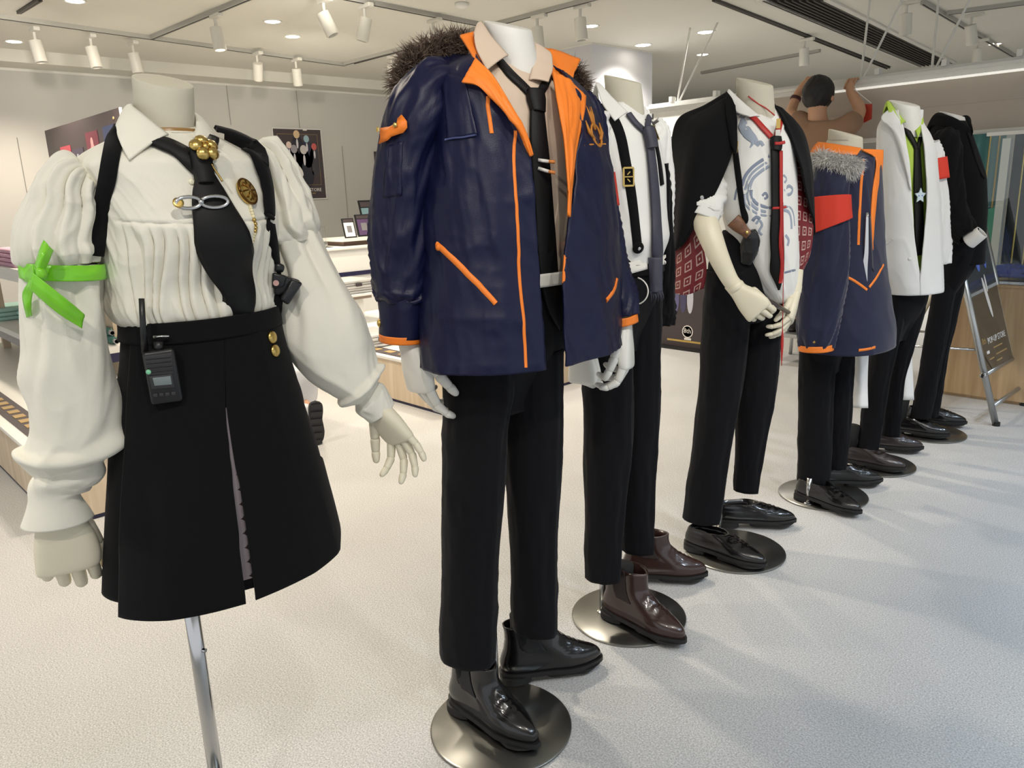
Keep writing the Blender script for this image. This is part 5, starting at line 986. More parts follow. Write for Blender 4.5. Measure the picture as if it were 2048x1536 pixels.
pbox('knot', B1, [(70, 532), (92, 540), (92, 560), (70, 556)], q_ + .016, .02, m_green, gr, .006)
# ================================================================== shared pieces for the dressed male mannequins
def leg(B, name, left, right, parent, mat, d, k=1.12, zt=None, zb=None, crease=True):
    le = [B.uz(*q, d)[1] for q in left]; ri = [B.uz(*q, d)[1] for q in right]; zt = zt or (max(le) + max(ri)) / 2 + .10; zb = zb or (min(le) + min(ri)) / 2
    def dp(PH, Z):
        r = .005 * ridge(PH * 1.1 + 2, Z * 5, 3) + .006 * crinkle(PH * 1.5, Z * 6, 8)
        if crease: r = r + .006 * np.exp(-(PH / .12) ** 2)
        return r
    V, Fc, uv, _ = torso(B, left, right, zt, zb, k, 70, 72, 2.1, dp, None, d); return mk(name, V, uv, mat, parent, True, .003, Fc)
def trousers(B, label, waist, legR, legL, mat=None, dR=.05, dL=-.05, k=.62):
    t = thing('trousers', B.c, label, 'trousers'); mat = mat or m_trouser
    le = [B.uz(*q)[1] for q in waist[0]]; ri = [B.uz(*q)[1] for q in waist[1]]; V, Fc, uv, _ = torso(B, waist[0], waist[1], (max(le) + max(ri)) / 2, (min(le) + min(ri)) / 2, k, 40, 90, 2.2, lambda P, Z: .003 * ridge(P * 2, Z * 8, 4) - .045 * sstep(1, 0, (Z - Z.min()) / .2)); _, s0 = mk('seat', V, uv, mat, t, True, .003, Fc)
    _, s1 = leg(B, 'trouser_leg', legR[0], legR[1], t, mat, dR); _, s2 = leg(B, 'trouser_leg', legL[0], legL[1], t, mat, dL); return t, [s0, s1, s2]
def fur(name, path, rad, mat, parent, n, length, seed=1, lean=(0, 0, -.3)):
    """tufts of tapering hairs over a tube path: one mass of hair"""
    R = np.random.RandomState(seed); P = cr(path, 80); T = np.gradient(P, axis=0); T /= np.linalg.norm(T, axis=1)[:, None]; V, F = [], []; rad = np.interp(np.linspace(0, 1, 80), np.linspace(0, 1, len(rad)), rad)
    MBc = MB().tube(P, rad * .72, 14); V = list(MBc.v); F = list(MBc.f); clump = R.randn(200, 3)
    for i in range(n):
        k = R.randint(0, 80); t = T[k]; u = np.cross(t, (0, 0, 1)); u /= np.linalg.norm(u) + 1e-9; w = np.cross(t, u); a = R.rand() * 2 * math.pi; nd = u * math.cos(a) + w * math.sin(a); p = P[k] + nd * rad[k] * .65 + t * (R.rand() - .5) * .012
        ci = int((k / 4) * 7 + a * 2) % 200; d = nd * .8 + clump[ci] * .35 + R.randn(3) * .16 + np.array(lean) * .6; d /= np.linalg.norm(d); d2 = d + np.array(lean) * 1.1 + R.randn(3) * .25; d2 /= np.linalg.norm(d2); l = length * (.55 + .75 * R.rand())
        s = np.cross(d, R.randn(3)); s /= np.linalg.norm(s); w0 = .0013; b = len(V); m_ = p + d * l * .5; e = m_ + d2 * l * .5
        V += [p + s * w0, p - s * w0, m_ + s * w0 * .8, m_ - s * w0 * .8, e]; F += [(b, b + 1, b + 3, b + 2), (b + 2, b + 3, b + 4)]
    o = mesh_obj(name, V, F, mat, parent, False); o['kind'] = 'stuff'; return o
m_navyny = M('navy_nylon', (13, 17, 50), .42, bump=.2, bscale=500, var=.06, sheen=.0, spec=.32); m_orange = M('orange_lining', (240, 128, 36), .55, bump=.3, bscale=260, var=.08, vscale=18); m_redband = M('red_felt', (206, 54, 34), .75, var=.05); m_beige = M('beige_shirt_cotton', (206, 186, 166), .8, bump=.2, bscale=600, var=.04); m_wshirt = M('white_shirt_cotton', (226, 225, 221), .8, bump=.2, bscale=700, var=.02)
# ================================================================== 2: navy parka with orange lining
B2 = Body(-1.27, 1.215, -2)
man2 = thing('mannequin', (-1.258, 1.103, 0), 'tall headless white mannequin with jointed hands, wearing the navy parka', 'mannequin')
neck(B2, (1015, 50, 47), (1036, 160, 47), m_neckw, man2, tilt=.34)
g_ = G(1000, 1440); base_plate(man2, np.array([-1.258, 1.103, 0]), .177, (-1.345, 1.165), .24)
tr2, s_tr2 = trousers(B2, 'black trousers with sharp creases below the navy parka', ([(900, 560), (892, 700), (889, 770), (890, 815)], [(1150, 540), (1138, 700), (1130, 770), (1125, 815)]),
    ([(890, 790), (887, 1000), (883, 1306)], [(1030, 780), (1014, 850), (1004, 1000), (989, 1312)]), ([(978, 770), (1004, 850), (1018, 1000), (1028, 1248)], [(1126, 780), (1117, 1000), (1112, 1262)]))
V, Fc, uv, _ = torso(B2, [(898, 548), (896, 575)], [(1152, 535), (1151, 562)], B2.uz(1025, 540)[1], B2.uz(1025, 565)[1], .74, 6, 90, 2.2, lambda P, Z: P * 0 + .006); bel = thing('belt', B2.loc(0, 0, 1), 'white belt glimpsed inside the open navy parka', 'belt'); mk('strap', V, uv, M('white_belt_leather', (225, 222, 214), .4), bel, True, .004, Fc)
sh2 = thing('shirt', B2.loc(0, 0, 1), 'beige shirt with open collar inside the navy parka', 'shirt')
V, Fc, uv, _ = torso(B2, [(985, 130), (950, 150), (925, 190), (905, 300), (902, 560), (905, 600)], [(1060, 130), (1095, 150), (1130, 190), (1160, 290), (1160, 430), (1156, 600)], B2.uz(1025, 128)[1], B2.uz(1030, 560)[1], .62, 90, 120, 2.2, lambda P, Z: .003 * ridge(P * 2, Z * 8, 5) + .002 * ridge(P * 4, Z * 14, 7)); _, s_sh2 = mk('shirt_body', V, uv, m_beige, sh2, True, .002, Fc)
_, s_col2 = plain_collar(B2, sh2, m_beige, [(1017, 110, .07), (985, 74, .05), (960, 43, .01), B2.loc(-.06, -.02, 1.60), B2.loc(-.06, .03, 1.59), (1063, 84, -.02), (1067, 118, .02), (1058, 158, .066)],
    [(974, 139, .12), (954, 100, .09), (946, 70, .05), B2.loc(-.095, -.04, 1.53), B2.loc(-.095, .05, 1.52), (1088, 104, -.04), (1106, 130, .01), (1098, 162, .06)], 90, 14, bulge=.003)
ti2 = thing('necktie', B2.loc(.1, 0, 1.2), 'slim black necktie hanging inside the navy parka', 'necktie')
ribbon('tie_blade', [s_sh2, s_tr2[0]], [(1068, 225), (1072, 290), (1078, 380), (1084, 470), (1092, 560), (1100, 610), (1110, 658)], [.036, .046, .054, .058, .056, .046, .006], m_tie, ti2, .014, .005, 60, 14); ribbon('knot', [s_sh2], [(1064, 186), (1067, 205), (1069, 228)], [.040, .042, .032], m_tie, ti2, .014, .014, 14, 4)
ribbon('neck_band', [s_sh2], [(992, 118), (1015, 148), (1040, 172), (1062, 194)], [.016, .022, .022, .02], m_tie, ti2, .007, .005, 20, 5); ribbon('neck_band', [s_sh2], [(1098, 150), (1088, 170), (1074, 194)], [.014, .018, .02], m_tie, ti2, .007, .005, 16, 4)
for k, (y, dy) in enumerate(((322, 4), (341, 9))):
    cg = thing('cigarette', B2.at(1092, y, .14), 'white tipped cigarette clip on the black tie, %s of the pair' % ('upper' if k == 0 else 'lower'), 'cigarette', 'cigarette tie clips'); h0, n0 = hit([s_sh2], 1092, y); a = B2.at(1076, y, .0) ; dq = float((h0 + n0 * .048 - B2.c) @ -B2.h)
    p0, p1, p2 = B2.at(1076, y - dy * .5, dq), B2.at(1097, y + dy * .2, dq), B2.at(1110, y + dy * .5, dq); MB().cyl(p0, p1, .0035, n=12).build('paper', m_ink, cg, True); MB().cyl(p1, p2, .0035, n=12).build('filter', M('cork_filter', (206, 128, 62), .6), cg, True)
jk = thing('parka', B2.loc(0, 0, .9), 'navy nylon parka with orange lining, orange zips and brown fur hood', 'parka')
def dj(PH, Z):
    r = .011 * ridge(PH * 1.7 + Z * 2, Z * 4, 3) + .006 * ridge(PH * 3 + Z * 5, Z * 8, 9) + .003 * ridge(PH * 6 + Z * 8, Z * 16, 15)
    r = r + .008 * crinkle(PH * 2.2 + Z * 1.2, Z * 2.6, 41) + .002 * crinkle(PH * 5 + Z * 3, Z * 12, 45, 2)
    hem = np.exp(-((PH) / 1.1) ** 2) * sstep(1.1, .9, Z); r = r + .007 * ridge(PH * 5, Z * 24 + PH * 9, 18) * hem; return r
JL = [(962, 108), (930, 125), (885, 150), (868, 200), (864, 300), (860, 400), (856, 560), (850, 690), (846, 740)]; JR = [(1075, 110), (1120, 140), (1170, 185), (1192, 240), (1212, 330), (1226, 440), (1238, 560), (1241, 650), (1238, 735)]
zj = (B2.uz(1040, 738, .0)[1]) + .042
V, Fc, uv, _ = torso(B2, JL, JR, B2.uz(1020, 118)[1], zj, .70, 150, 240, 2.25, dj, None, 0., ([(958, 118), (985, 165), (1012, 210), (1038, 252), (1060, 305), (1070, 420), (1075, 495), (1085, 640), (1089, 740)], [(1120, 130), (1150, 180), (1158, 250), (1146, 330), (1139, 390), (1128, 505), (1124, 567), (1126, 735)])); _, s_jk = mk('parka_body', V, uv, m_navyny, jk, False, .005, Fc)
d2R, d2L = .10, -.12
def sl2(T, S): return .008 * crinkle(np.cos(T) * 1.6 + S * 2, np.sin(T) * 1.6 + S * 4, 61) + .009 * ridge(np.cos(T) * 1.7 + 4, np.sin(T) * 1.7 + S * 5, 4) + .006 * ridge(np.cos(T) * 2.6 + S * 4, np.sin(T) * 2.6 + S * 9, 14)
V, uv = tube_px(B2, [(895, 150, 30, d2R - .04), (868, 172, 46, d2R - .02), (838, 225, 58, d2R), (818, 300, 58, d2R), (810, 390, 57, d2R), (805, 480, 56, d2R), (806, 550, 54, d2R), (806, 585, 50, d2R), (806, 600, 44, d2R)], 120, 90, 1.0, sl2); V[0] = V[0].mean(0) + (V[0] - V[0].mean(0)) * .3; _, s_s2R = mk('sleeve', V, uv, m_navyny, jk, True, .004)
V, uv = tube_px(B2, [(807, 588, 47, d2R), (806, 625, 44, d2R), (805, 672, 42, d2R)], 24, 80, 1.0, lambda T, S: .003 * ridge(np.cos(T) * 2, np.sin(T) * 2 + S * 2, 8)); _, s_cf = mk('cuff', V, uv, m_navyny, jk, True, .004)
V, uv = tube_px(B2, [(805, 667, 43, d2R), (805, 682, 42, d2R)], 6, 80); mk('cuff_edging', V, uv, m_orange, jk, True, .004)
V, uv = tube_px(B2, [(1150, 195, 24, d2L), (1166, 240, 36, d2L), (1178, 330, 38, d2L), (1194, 430, 38, d2L), (1212, 530, 40, d2L), (1232, 590, 34, d2L + .01), (1242, 635, 29, d2L + .02)], 90, 70, 1.0, sl2); V[0] = V[0].mean(0) + (V[0] - V[0].mean(0)) * .3; _, s_s2L = mk('sleeve', V, uv, m_navyny, jk, True, .004)
V, uv = tube_px(B2, [(1242, 632, 30, d2L + .02), (1245, 648, 29, d2L + .02)], 6, 60); mk('cuff_edging', V, uv, m_orange, jk, True, .004)
V, uv = tube_px(B2, [(1181, 352, 47, d2L), (1190, 418, 47, d2L)], 10, 60); mk('armband', V, uv, m_redband, jk, True, .003)
# lining, lapels and stand collar
def lap(p): return (p[0], p[1], p[2])
o, s_lp = sheet('lapel', B2, [[(951, 116, 0.158), (938, 140, 0.178), (924, 165, 0.183)], [(985, 152, 0.178), (972, 166, 0.193), (955, 172, 0.193)], [(1012, 195, 0.193), (1000, 204, 0.206), (988, 200, 0.200)], [(1034, 232, 0.198), (1024, 238, 0.208), (1014, 226, 0.200)], [(1052, 270, 0.193), (1046, 272, 0.200), (1038, 256, 0.196)], [(1064, 310, 0.183), (1061, 312, 0.188), (1057, 300, 0.186)]], m_orange, jk, 18, 50, .005, .0035, 26, 5, True)
sheet('stand_collar', B2, [[(920, 72, .06), (933, 68, .05), (948, 64, .03)], [(934, 92, .085), (943, 90, .07), (953, 88, .05)], [(946, 112, .11), (952, 112, .095), (958, 116, .08)], [(952, 128, .13), (957, 130, .12), (962, 134, .11)]], m_orange, jk, 12, 20, .005)
o, s_ll = sheet('lapel', B2, [[(1106, 142, 0.055), (1138, 158, 0.045), (1172, 192, 0.025)], [(1114, 190, 0.095), (1143, 202, 0.075), (1169, 222, 0.045)], [(1124, 245, 0.125), (1142, 258, 0.110), (1158, 275, 0.075)], [(1130, 300, 0.145), (1142, 312, 0.135), (1150, 325, 0.105)], [(1134, 365, 0.160), (1140, 372, 0.155), (1144, 380, 0.135)], [(1137, 430, 0.165), (1139, 432, 0.165), (1141, 434, 0.155)]], m_orange, jk, 20, 60, .005, .006, 22, 8, True)
sheet('stand_collar', B2, [[(1076, 95, -.07), (1118, 104, -.09), (1160, 120, -.11)], [(1088, 118, -.04), (1124, 126, -.06), (1154, 134, -.09)], [(1100, 140, -.01), (1125, 148, -.03), (1146, 150, -.06)], [(1106, 152, .0), (1128, 158, -.02), (1142, 165, -.05)]], m_orange, jk, 18, 16, .006, .003, 18, 3)
ribbon('lining_edge', [s_jk], [(1139, 400), (1131, 480), (1127, 540), (1125, 600)], .008, m_orange, jk, .003, .003, 20)
# zips, pockets and trims
ribbon('front_zip', [s_jk], [(1030, 262), (1026, 333), (1032, 420), (1036, 505), (1038, 567), (1046, 650), (1050, 734)], .0075, m_orange, jk, .004, .004, 70, 2); ribbon('pocket_zip', [s_jk], [(877, 488), (905, 515), (935, 546), (965, 578), (992, 607)], [.013, .014, .014, .013, .012], m_orange, jk, .004, .006, 40, 3); MB().rev(hit([s_jk], 881, 494)[0], hit([s_jk], 881, 494)[1], [(0, .008), (.008, .007), (.01, .002)], 12).build('zip_pull', m_orange, jk, True)
ribbon('pocket_zip', [s_jk], [(1230, 556), (1224, 580), (1208, 602)], .011, m_orange, jk, .004, .005, 20, 2); ribbon('chest_zip', [s_jk], [(975, 195), (979, 235), (983, 268)], .009, m_orange, jk, .004, .004, 24, 2)
patch('chest_flap', [s_jk], [(888, 150), (932, 160), (958, 270), (898, 280)], m_navyny, jk, .006, .004, 16, 24); ribbon('seam', [s_jk], [(897, 281), (928, 277), (958, 272)], .004, M('navy_stitch', (60, 68, 110), .5), jk, .010, .002, 14)
patch('sleeve_pocket', [s_s2R], [(778, 292), (806, 282), (802, 390), (770, 396)], m_navyny, jk, .004, .004, 12, 18); o = patch('sleeve_flap', [s_s2R], [(775, 258), (815, 236), (818, 256), (768, 290)], m_orange, jk, .015, .004, 5, 4, bulge=.004)
for (px, py) in ((774, 262), (793, 249)):
    h = hit([s_s2R], px, py); MB().rev(h[0] + h[1] * .022, h[1], [(0, .006), (.002, .004), (.003, .001)], 5).build('gold_star', m_gold, jk)
h = hit([s_cf], 763, 646); MB().rev(h[0] + h[1] * .002, h[1], [(0, .009), (.004, .009), (.007, .006), (.008, .001)], 8).build('cuff_button', m_gold, jk, True)
# gold crest on the chest
h0, n0 = hit([s_jk, s_ll], 1184, 262); ua = np.cross((0, 0, 1), n0); ua /= np.linalg.norm(ua); ub = np.cross(n0, ua); h0 = h0 + n0 * .007; ua = ua * 1.5; ub = ub * 1.5; m_emb = M('gold_embroidery', (190, 122, 40), .5, bump=.5, bscale=900)
MB().tube([h0 + ua * .016 * math.cos(q) + ub * (.016 * math.sin(q) - .008) for q in np.linspace(0, 2 * math.pi, 24)], .0028, 6).build('crest_ring', m_emb, jk, True)
for s in (-.5, .0, .5): MB().tube([h0 + ub * .0, h0 + ua * .01 * s + ub * .02, h0 + ua * .018 * s + ub * .034], [.003, .004, .001], 6).build('crest_plume', m_emb, jk, True)
for s in (-1, 1): MB().tube([h0 + ua * .012 * s - ub * .014, h0 + ua * .024 * s - ub * .004, h0 + ua * .026 * s + ub * .012], [.004, .004, .001], 6).build('crest_leaf', m_emb, jk, True)
ribbon('crest_bar', [s_jk, s_ll], [(1166, 291), (1185, 290), (1208, 289)], .004, m_emb, jk, .004, .002, 14)
m_fur = M('brown_faux_fur', (98, 82, 70), .85, var=.3, vscale=40)
fur('fur_trim', [B2.at(806, 178, .06), B2.at(820, 140, .03), B2.at(850, 118, .0), B2.at(890, 104, -.03), B2.at(925, 100, -.04), B2.at(945, 112, -.02)], [.012, .022, .026, .028, .03, .024], m_fur, jk, 5200, .036, 3)
fur('fur_trim', [B2.loc(-.10, .06, 1.50), B2.at(1120, 150, -.15), B2.at(1146, 158, -.14), B2.at(1160, 182, -.12)], [.02, .02, .018, .01], m_fur, jk, 2000, .034, 5)
sheet('hood', B2, [[(850, 125, .02), (890, 112, .0), (935, 112, .02)], [(856, 150, .07), (895, 140, .08), (936, 140, .09)], [(862, 182, .115), (900, 172, .13), (936, 166, .135)]], m_navyny, jk, 20, 14, .006, .006, 12, 6)
hand(man2, B2.at(822, 690, d2R), B2.at(842, 775, d2R) - B2.at(826, 700, d2R), B2.r * .75 + B2.h * .65, 1, .205, m_mhandw, per=[(12, 22, 20), (22, 32, 25), (30, 36, 25), (40, 40, 25)], spread=6, thumb=(-30, 18, 14))
hand(man2, B2.at(1246, 655, d2L + .02), B2.at(1254, 720, d2L + .03) - B2.at(1248, 660, d2L + .02), -B2.r * .8 + B2.h * .3, -1, .195, m_mhandw, per=[(25, 40, 30), (35, 45, 30), (45, 50, 30), (55, 50, 30)], spread=3, thumb=(-25, 20, 15))
shoe('ankle_boot', (-1.405, 1.072), 4, .285, 'boot', m_bleather, 'creased black ankle boot resting on the front base plate', m_bsole, .012); shoe('ankle_boot', (-1.385, 1.225), 60, .285, 'boot', m_bleather, 'black ankle boot turned outward beside the front base plate', m_bsole, .01)
for n_, (x, y, a) in enumerate(((-1.35, 1.075, 4), (-1.355, 1.275, 60))): MB().cyl((x, y, .05), (x - .0, y + .0, .2), .025, .03, n=20).build('ankle', M('black_sock', (12, 12, 13), .9), man2, True)
# ================================================================== 3: white shirt with black braces
B3 = Body(-1.34, 1.70, 6)
man3 = thing('mannequin', (-1.346, 1.732, 0), 'headless mannequin with linen neck wearing white shirt and braces', 'mannequin')
neck(B3, (1245, 158, 36), (1252, 232, 36), m_linen, man3, tilt=.34); base_plate(man3, np.array([-1.346, 1.732, 0]), .177, tuple(G(1206, 1228)[:2]), .22)
tr3, s_tr3 = trousers(B3, 'wide black trousers of the white shirted mannequin with braces', ([(1188, 480), (1178, 560), (1170, 640), (1168, 700)], [(1322, 480), (1324, 560), (1322, 640), (1318, 700)]), ([(1168, 640), (1170, 900), (1173, 1162)], [(1264, 640), (1262, 900), (1236, 1146)]), ([(1226, 640), (1234, 900), (1248, 1112)], [(1321, 640), (1313, 900), (1304, 1086)]))
sh3 = thing('shirt', B3.loc(0, 0, 1), 'crisp white shirt with collar under black braces', 'shirt')
V, Fc, uv, _ = torso(B3, [(1222, 205), (1195, 225), (1172, 260), (1168, 350), (1175, 440), (1184, 510), (1190, 550)], [(1276, 210), (1295, 235), (1316, 275), (1328, 350), (1330, 430), (1334, 475), (1322, 510), (1318, 550)], B3.uz(1250, 208)[1], B3.uz(1255, 525)[1], .74, 90, 130, 2.2, lambda P, Z: .004 * ridge(P * 2.4 + Z * 3, Z * 7, 5) + .005 * np.exp(-((Z - 1.16) / .05) ** 2)); _, s_sh3 = mk('shirt_body', V, uv, m_wshirt, sh3, True, .002, Fc)
plain_collar(B3, sh3, m_wshirt, [(1256, 224, .068), (1225, 194, .05), (1196, 165, .015), B3.loc(-.06, -.02, 1.525), B3.loc(-.06, .03, 1.515), (1274, 205, -.03), (1279, 222, .01), (1272, 236, .05)], [(1230, 241, .107), (1206, 208, .08), (1190, 172, .04), B3.loc(-.095, -.04, 1.45), B3.loc(-.095, .05, 1.445), (1290, 226, -.03), (1300, 246, .02), (1292, 258, .06)], 70, 12, bulge=.003)
V, uv = tube_px(B3, [(1205, 235, 16, .08), (1188, 260, 30, .10), (1178, 340, 36, .12), (1172, 450, 36, .13), (1168, 560, 36, .13), (1165, 690, 30, .13)], 80, 60, 1., sl2); mk('sleeve', V, uv, m_wshirt, sh3, True, .003)
V, uv = tube_px(B3, [(1300, 250, 14, -.10), (1312, 275, 24, -.12), (1318, 360, 26, -.13), (1316, 480, 26, -.14), (1312, 640, 24, -.14)], 80, 60, 1., sl2); mk('sleeve', V, uv, m_wshirt, sh3, True, .003)
hand(man3, B3.at(1163, 695, .13), (0.02, .0, -1), B3.h * .8 + B3.r * .4, 1, .19, m_mhandw, per=[(60, 70, 50), (64, 74, 50), (66, 74, 50), (66, 74, 50)], spread=2, thumb=(-8, 30, 20))
bc = thing('braces', B3.loc(0, 0, 1.2), 'pair of black braces with square brass buckles over the white shirt', 'braces'); ribbon('strap', [s_sh3], [(1196, 214), (1222, 232), (1240, 270), (1250, 320), (1260, 375), (1268, 435), (1274, 492)], .027, m_blackcloth, bc, .004, .003, 50, 4); ribbon('strap', [s_sh3], [(1290, 240), (1306, 275), (1316, 320), (1322, 370)], .02, m_blackcloth, bc, .004, .003, 30, 4)
def buckle(srf, px, py, w, h, par, B, mat=None):
    h0, n0 = hit(srf, px, py); h0 = h0 + n0 * .008; ua = np.cross((0, 0, 1.), n0); ua /= np.linalg.norm(ua); ub = np.cross(n0, ua); m_ = MB()
    for (a, b, c, d) in ((-1, 0, .14, 1), (1, 0, .14, 1), (0, 1, 1, .10), (0, -1, 1, .10), (0, 0, 1, .06)): m_.obox(h0 + ua * a * w / 2 + ub * b * h / 2, ua, ub, n0, (w / 2 * c, h / 2 * d, .002))
    m_.obox(h0 + ub * h * .2, (ua + ub) / 1.414, (ub - ua) / 1.414, n0, (w * .2, w * .05, .002)); m_.obox(h0 - ub * h * .2, (ua - ub) / 1.414, (ub + ua) / 1.414, n0, (w * .2, w * .05, .002)); return m_.build('buckle', mat or m_gold, par)
buckle([s_sh3], 1255, 354, .026, .044, bc, B3); buckle([s_sh3], 1304, 268, .022, .036, bc, B3); h0, n0 = hit([s_sh3], 1274, 494); MB().rev(h0 + n0 * .006, n0, [(0, .016), (.004, .015), (.006, .006)], 16).build('leather_tab', m_blackcloth, bc, True); MB().rev(h0 + n0 * .012, n0, [(0, .006), (.003, .004)], 12).build('stud', m_silver, bc, True)
sc3 = thing('scarf_tie', B3.loc(.1, 0, 1.1), 'long grey striped scarf tie with fringed ends', 'tie'); m_gtie = M('grey_stripe_silk', (58, 58, 72), .6, var=.25, vscale=60)
ribbon('blade', [s_sh3], [(1293, 290), (1299, 340), (1304, 400), (1307, 460), (1310, 520)], [.03, .034, .038, .042, .042], m_gtie, sc3, .012, .006, 40, 6); ribbon('knot', [s_sh3], [(1286, 262), (1291, 280), (1294, 298)], .036, m_gtie, sc3, .018, .016, 14, 3)
for (a, b) in (((1254, 232), (1288, 268)), ((1293, 238), (1290, 268))): ribbon('neck_band', [s_sh3], [a, ((a[0] + b[0]) / 2 - 2, (a[1] + b[1]) / 2 + 2), b], .018, m_gtie, sc3, .010, .005, 16, 3)
h0 = hit([s_sh3], 1310, 500)[0]; dq = float((h0 - B3.c) @ -B3.h) + .02; sheet('lower_blade', B3, [[(1296, 515, dq), (1310, 515, dq + .008), (1325, 515, dq)], [(1298, 555, dq + .004), (1311, 555, dq + .012), (1325, 555, dq + .002)], [(1300, 585, dq + .004), (1312, 585, dq + .01), (1325, 583, dq)]], m_gtie, sc3, 14, 20, .003, .003, 12)
for k in range(8): MB().tube([B3.at(1301 + k * 3.3, 583, dq + .006), B3.at(1303 + k * 3.3 + (k % 3), 594, dq + .004), B3.at(1302 + k * 3.4, 604 - (k % 2) * 5, dq)], [.0018, .0016, .0008], 6).build('fringe_cord', m_gtie, sc3, True)
be3 = thing('belt', B3.loc(0, 0, 1.05), 'white belt with a wide pale buckle at the black waist', 'belt'); V, Fc, uv, _ = torso(B3, [(1187, 530), (1184, 552)], [(1321, 515), (1321, 535)], B3.uz(1255, 524)[1], B3.uz(1255, 545)[1], .72, 6, 90, 2.2, lambda P, Z: P * 0 + .006); _, s_b3 = mk('strap', V, uv, m_blackcloth, be3, True, .004, Fc); patch('buckle_plate', [s_b3, s_tr3[0]], [(1252, 526), (1290, 516), (1291, 538), (1257, 548)], M('white_belt_leather', (225, 222, 214), .4), be3, .006, .004, 8, 6); patch('belt_end', [s_b3, s_tr3[0]], [(1318, 512), (1326, 510), (1327, 528), (1319, 530)], M('white_belt_leather', (225, 222, 214), .4), be3, .006, .004, 5, 5)
ring_c = B3.at(1268, 582, .13); o = tag(MB().tube([ring_c + (B3.r * math.cos(q) + np.array([0, 0, 1]) * math.sin(q)) * .036 - B3.h * .012 * math.cos(q) for q in np.linspace(-2.0, 1.3, 30)], .0018, 8).build('wire_loop', m_ink, None, True), 'thin white cord loop hanging at the hip of the black trousers', 'cord')
vs = thing('hanging_vest', B3.at(1328, 480, -.12), 'narrow black cloth hanging along the white shirt towards the blazer', 'cloth'); V, uv = tube_px(B3, [(1322, 330, 8, -.08), (1328, 400, 11, -.10), (1332, 500, 13, -.10), (1332, 600, 14, -.11), (1330, 648, 14, -.11)], 60, 40, 1.8, sl2); mk('cloth', V, uv, m_blackcloth, vs, True, .003)
shoe('ankle_boot', (-1.40, 1.685), 2, .285, 'boot', m_brleather, 'polished brown ankle boot on the second base plate', m_bsole, .012, sh=.185); shoe('ankle_boot', (-1.50, 1.90), 42, .28, 'boot', m_brleather, 'brown ankle boot turned outward behind the second base plate', m_bsole, .01)
for (x, y) in ((-1.33, 1.688), (-1.445, 1.945)): MB().cyl((x, y, .05), (x, y, .2), .024, .03, n=20).build('ankle', M('black_sock', (12, 12, 13), .9), man3, True)
# ================================================================== 4: koi shirt under a draped black blazer
B4 = Body(-1.335, 2.35, -4)
man4 = thing('mannequin', (-1.335, 2.345, 0), 'headless linen necked mannequin with a bare cream forearm', 'mannequin')
neck(B4, (1509, 163, 35), (1512, 236, 36), m_linen, man4, tilt=.34); base_plate(man4, np.array([-1.335, 2.345, 0]), .177, tuple(G(1437, 1080)[:2]), .22)
tr4, s_tr4 = trousers(B4, 'wide black cropped trousers beneath the blue printed shirt', ([(1450, 460), (1422, 520), (1414, 580), (1410, 640)], [(1530, 460), (1536, 520), (1550, 580), (1562, 640)]), ([(1413, 560), (1398, 800), (1368, 1030)], [(1500, 640), (1478, 800), (1437, 1044)]), ([(1478, 640), (1474, 800), (1470, 970)], [(1562, 640), (1548, 800), (1511, 990)]), dR=.04, dL=-.04, k=.8)
sh4 = thing('shirt', B4.loc(0, 0, 1), 'white shirt printed with blue waves and fish, hanging untucked', 'shirt')
V, Fc, uv, _ = torso(B4, [(1488, 225), (1462, 240), (1448, 275), (1444, 340), (1450, 430), (1466, 490), (1496, 550), (1530, 590), (1556, 614)], [(1536, 225), (1562, 245), (1584, 280), (1591, 340), (1592, 430), (1594, 520), (1592, 570), (1584, 604)], B4.uz(1510, 226)[1], B4.uz(1566, 604)[1], lambda z: .74 + .2 * float(sstep(1.22, 1.08, z)), 100, 130, 2.2, lambda P, Z: .005 * ridge(P * 2.4 + Z * 3, Z * 7, 15) + .003 * ridge(P * 5, Z * 12, 25)); _, s_sh4 = mk('shirt_body', V, uv, m_wshirt, sh4, True, .002, Fc)
plain_collar(B4, sh4, m_wshirt, [(1520, 232, .068), (1480, 198, .05), (1458, 178, .015), B4.loc(-.06, -.02, 1.575), B4.loc(-.06, .03, 1.565), (1541, 205, -.03), (1546, 224, .01), (1536, 242, .05)], [(1500, 232, .107), (1470, 222, .08), (1453, 200, .04), B4.loc(-.095, -.04, 1.50), B4.loc(-.095, .05, 1.495), (1560, 226, -.02), (1568, 256, .03), (1556, 268, .07)], 70, 12, bulge=.003)
m_blue = M('blue_print_ink', (150, 159, 174), .8, var=.1); m_blue2 = M('deep_blue_print_ink', (126, 135, 154), .8, var=.1)
WV = [[(1484, 372), (1492, 350), (1510, 330), (1538, 312)], [(1490, 380), (1500, 352), (1516, 336), (1538, 322)], [(1496, 386), (1504, 360), (1520, 344), (1538, 332)], [(1470, 400), (1474, 380), (1482, 368)], [(1494, 386), (1496, 400), (1506, 412), (1522, 422), (1545, 424)], [(1488, 388), (1490, 406), (1502, 420), (1522, 430), (1545, 432)], [(1502, 380), (1504, 396), (1514, 408), (1530, 414), (1545, 416)],
      [(1566, 412), (1580, 416), (1586, 430), (1588, 452)], [(1566, 420), (1576, 424), (1581, 438), (1582, 458)], [(1524, 392), (1530, 386), (1534, 394), (1528, 398)], [(1568, 382), (1576, 372), (1584, 378), (1580, 388), (1572, 390)], [(1512, 448), (1518, 440), (1524, 450), (1518, 462), (1524, 470)], [(1505, 442), (1512, 434), (1520, 438)], [(1566, 350), (1572, 358), (1568, 366)], [(1570, 470), (1576, 480), (1574, 492)], [(1568, 545), (1580, 542), (1590, 540)]]
for k, w in enumerate(WV): ribbon('wave_print', [s_sh4], w, .009 if k % 2 else .012, m_blue if k % 3 else m_blue2, sh4, .0015, .0012, 26, 2)
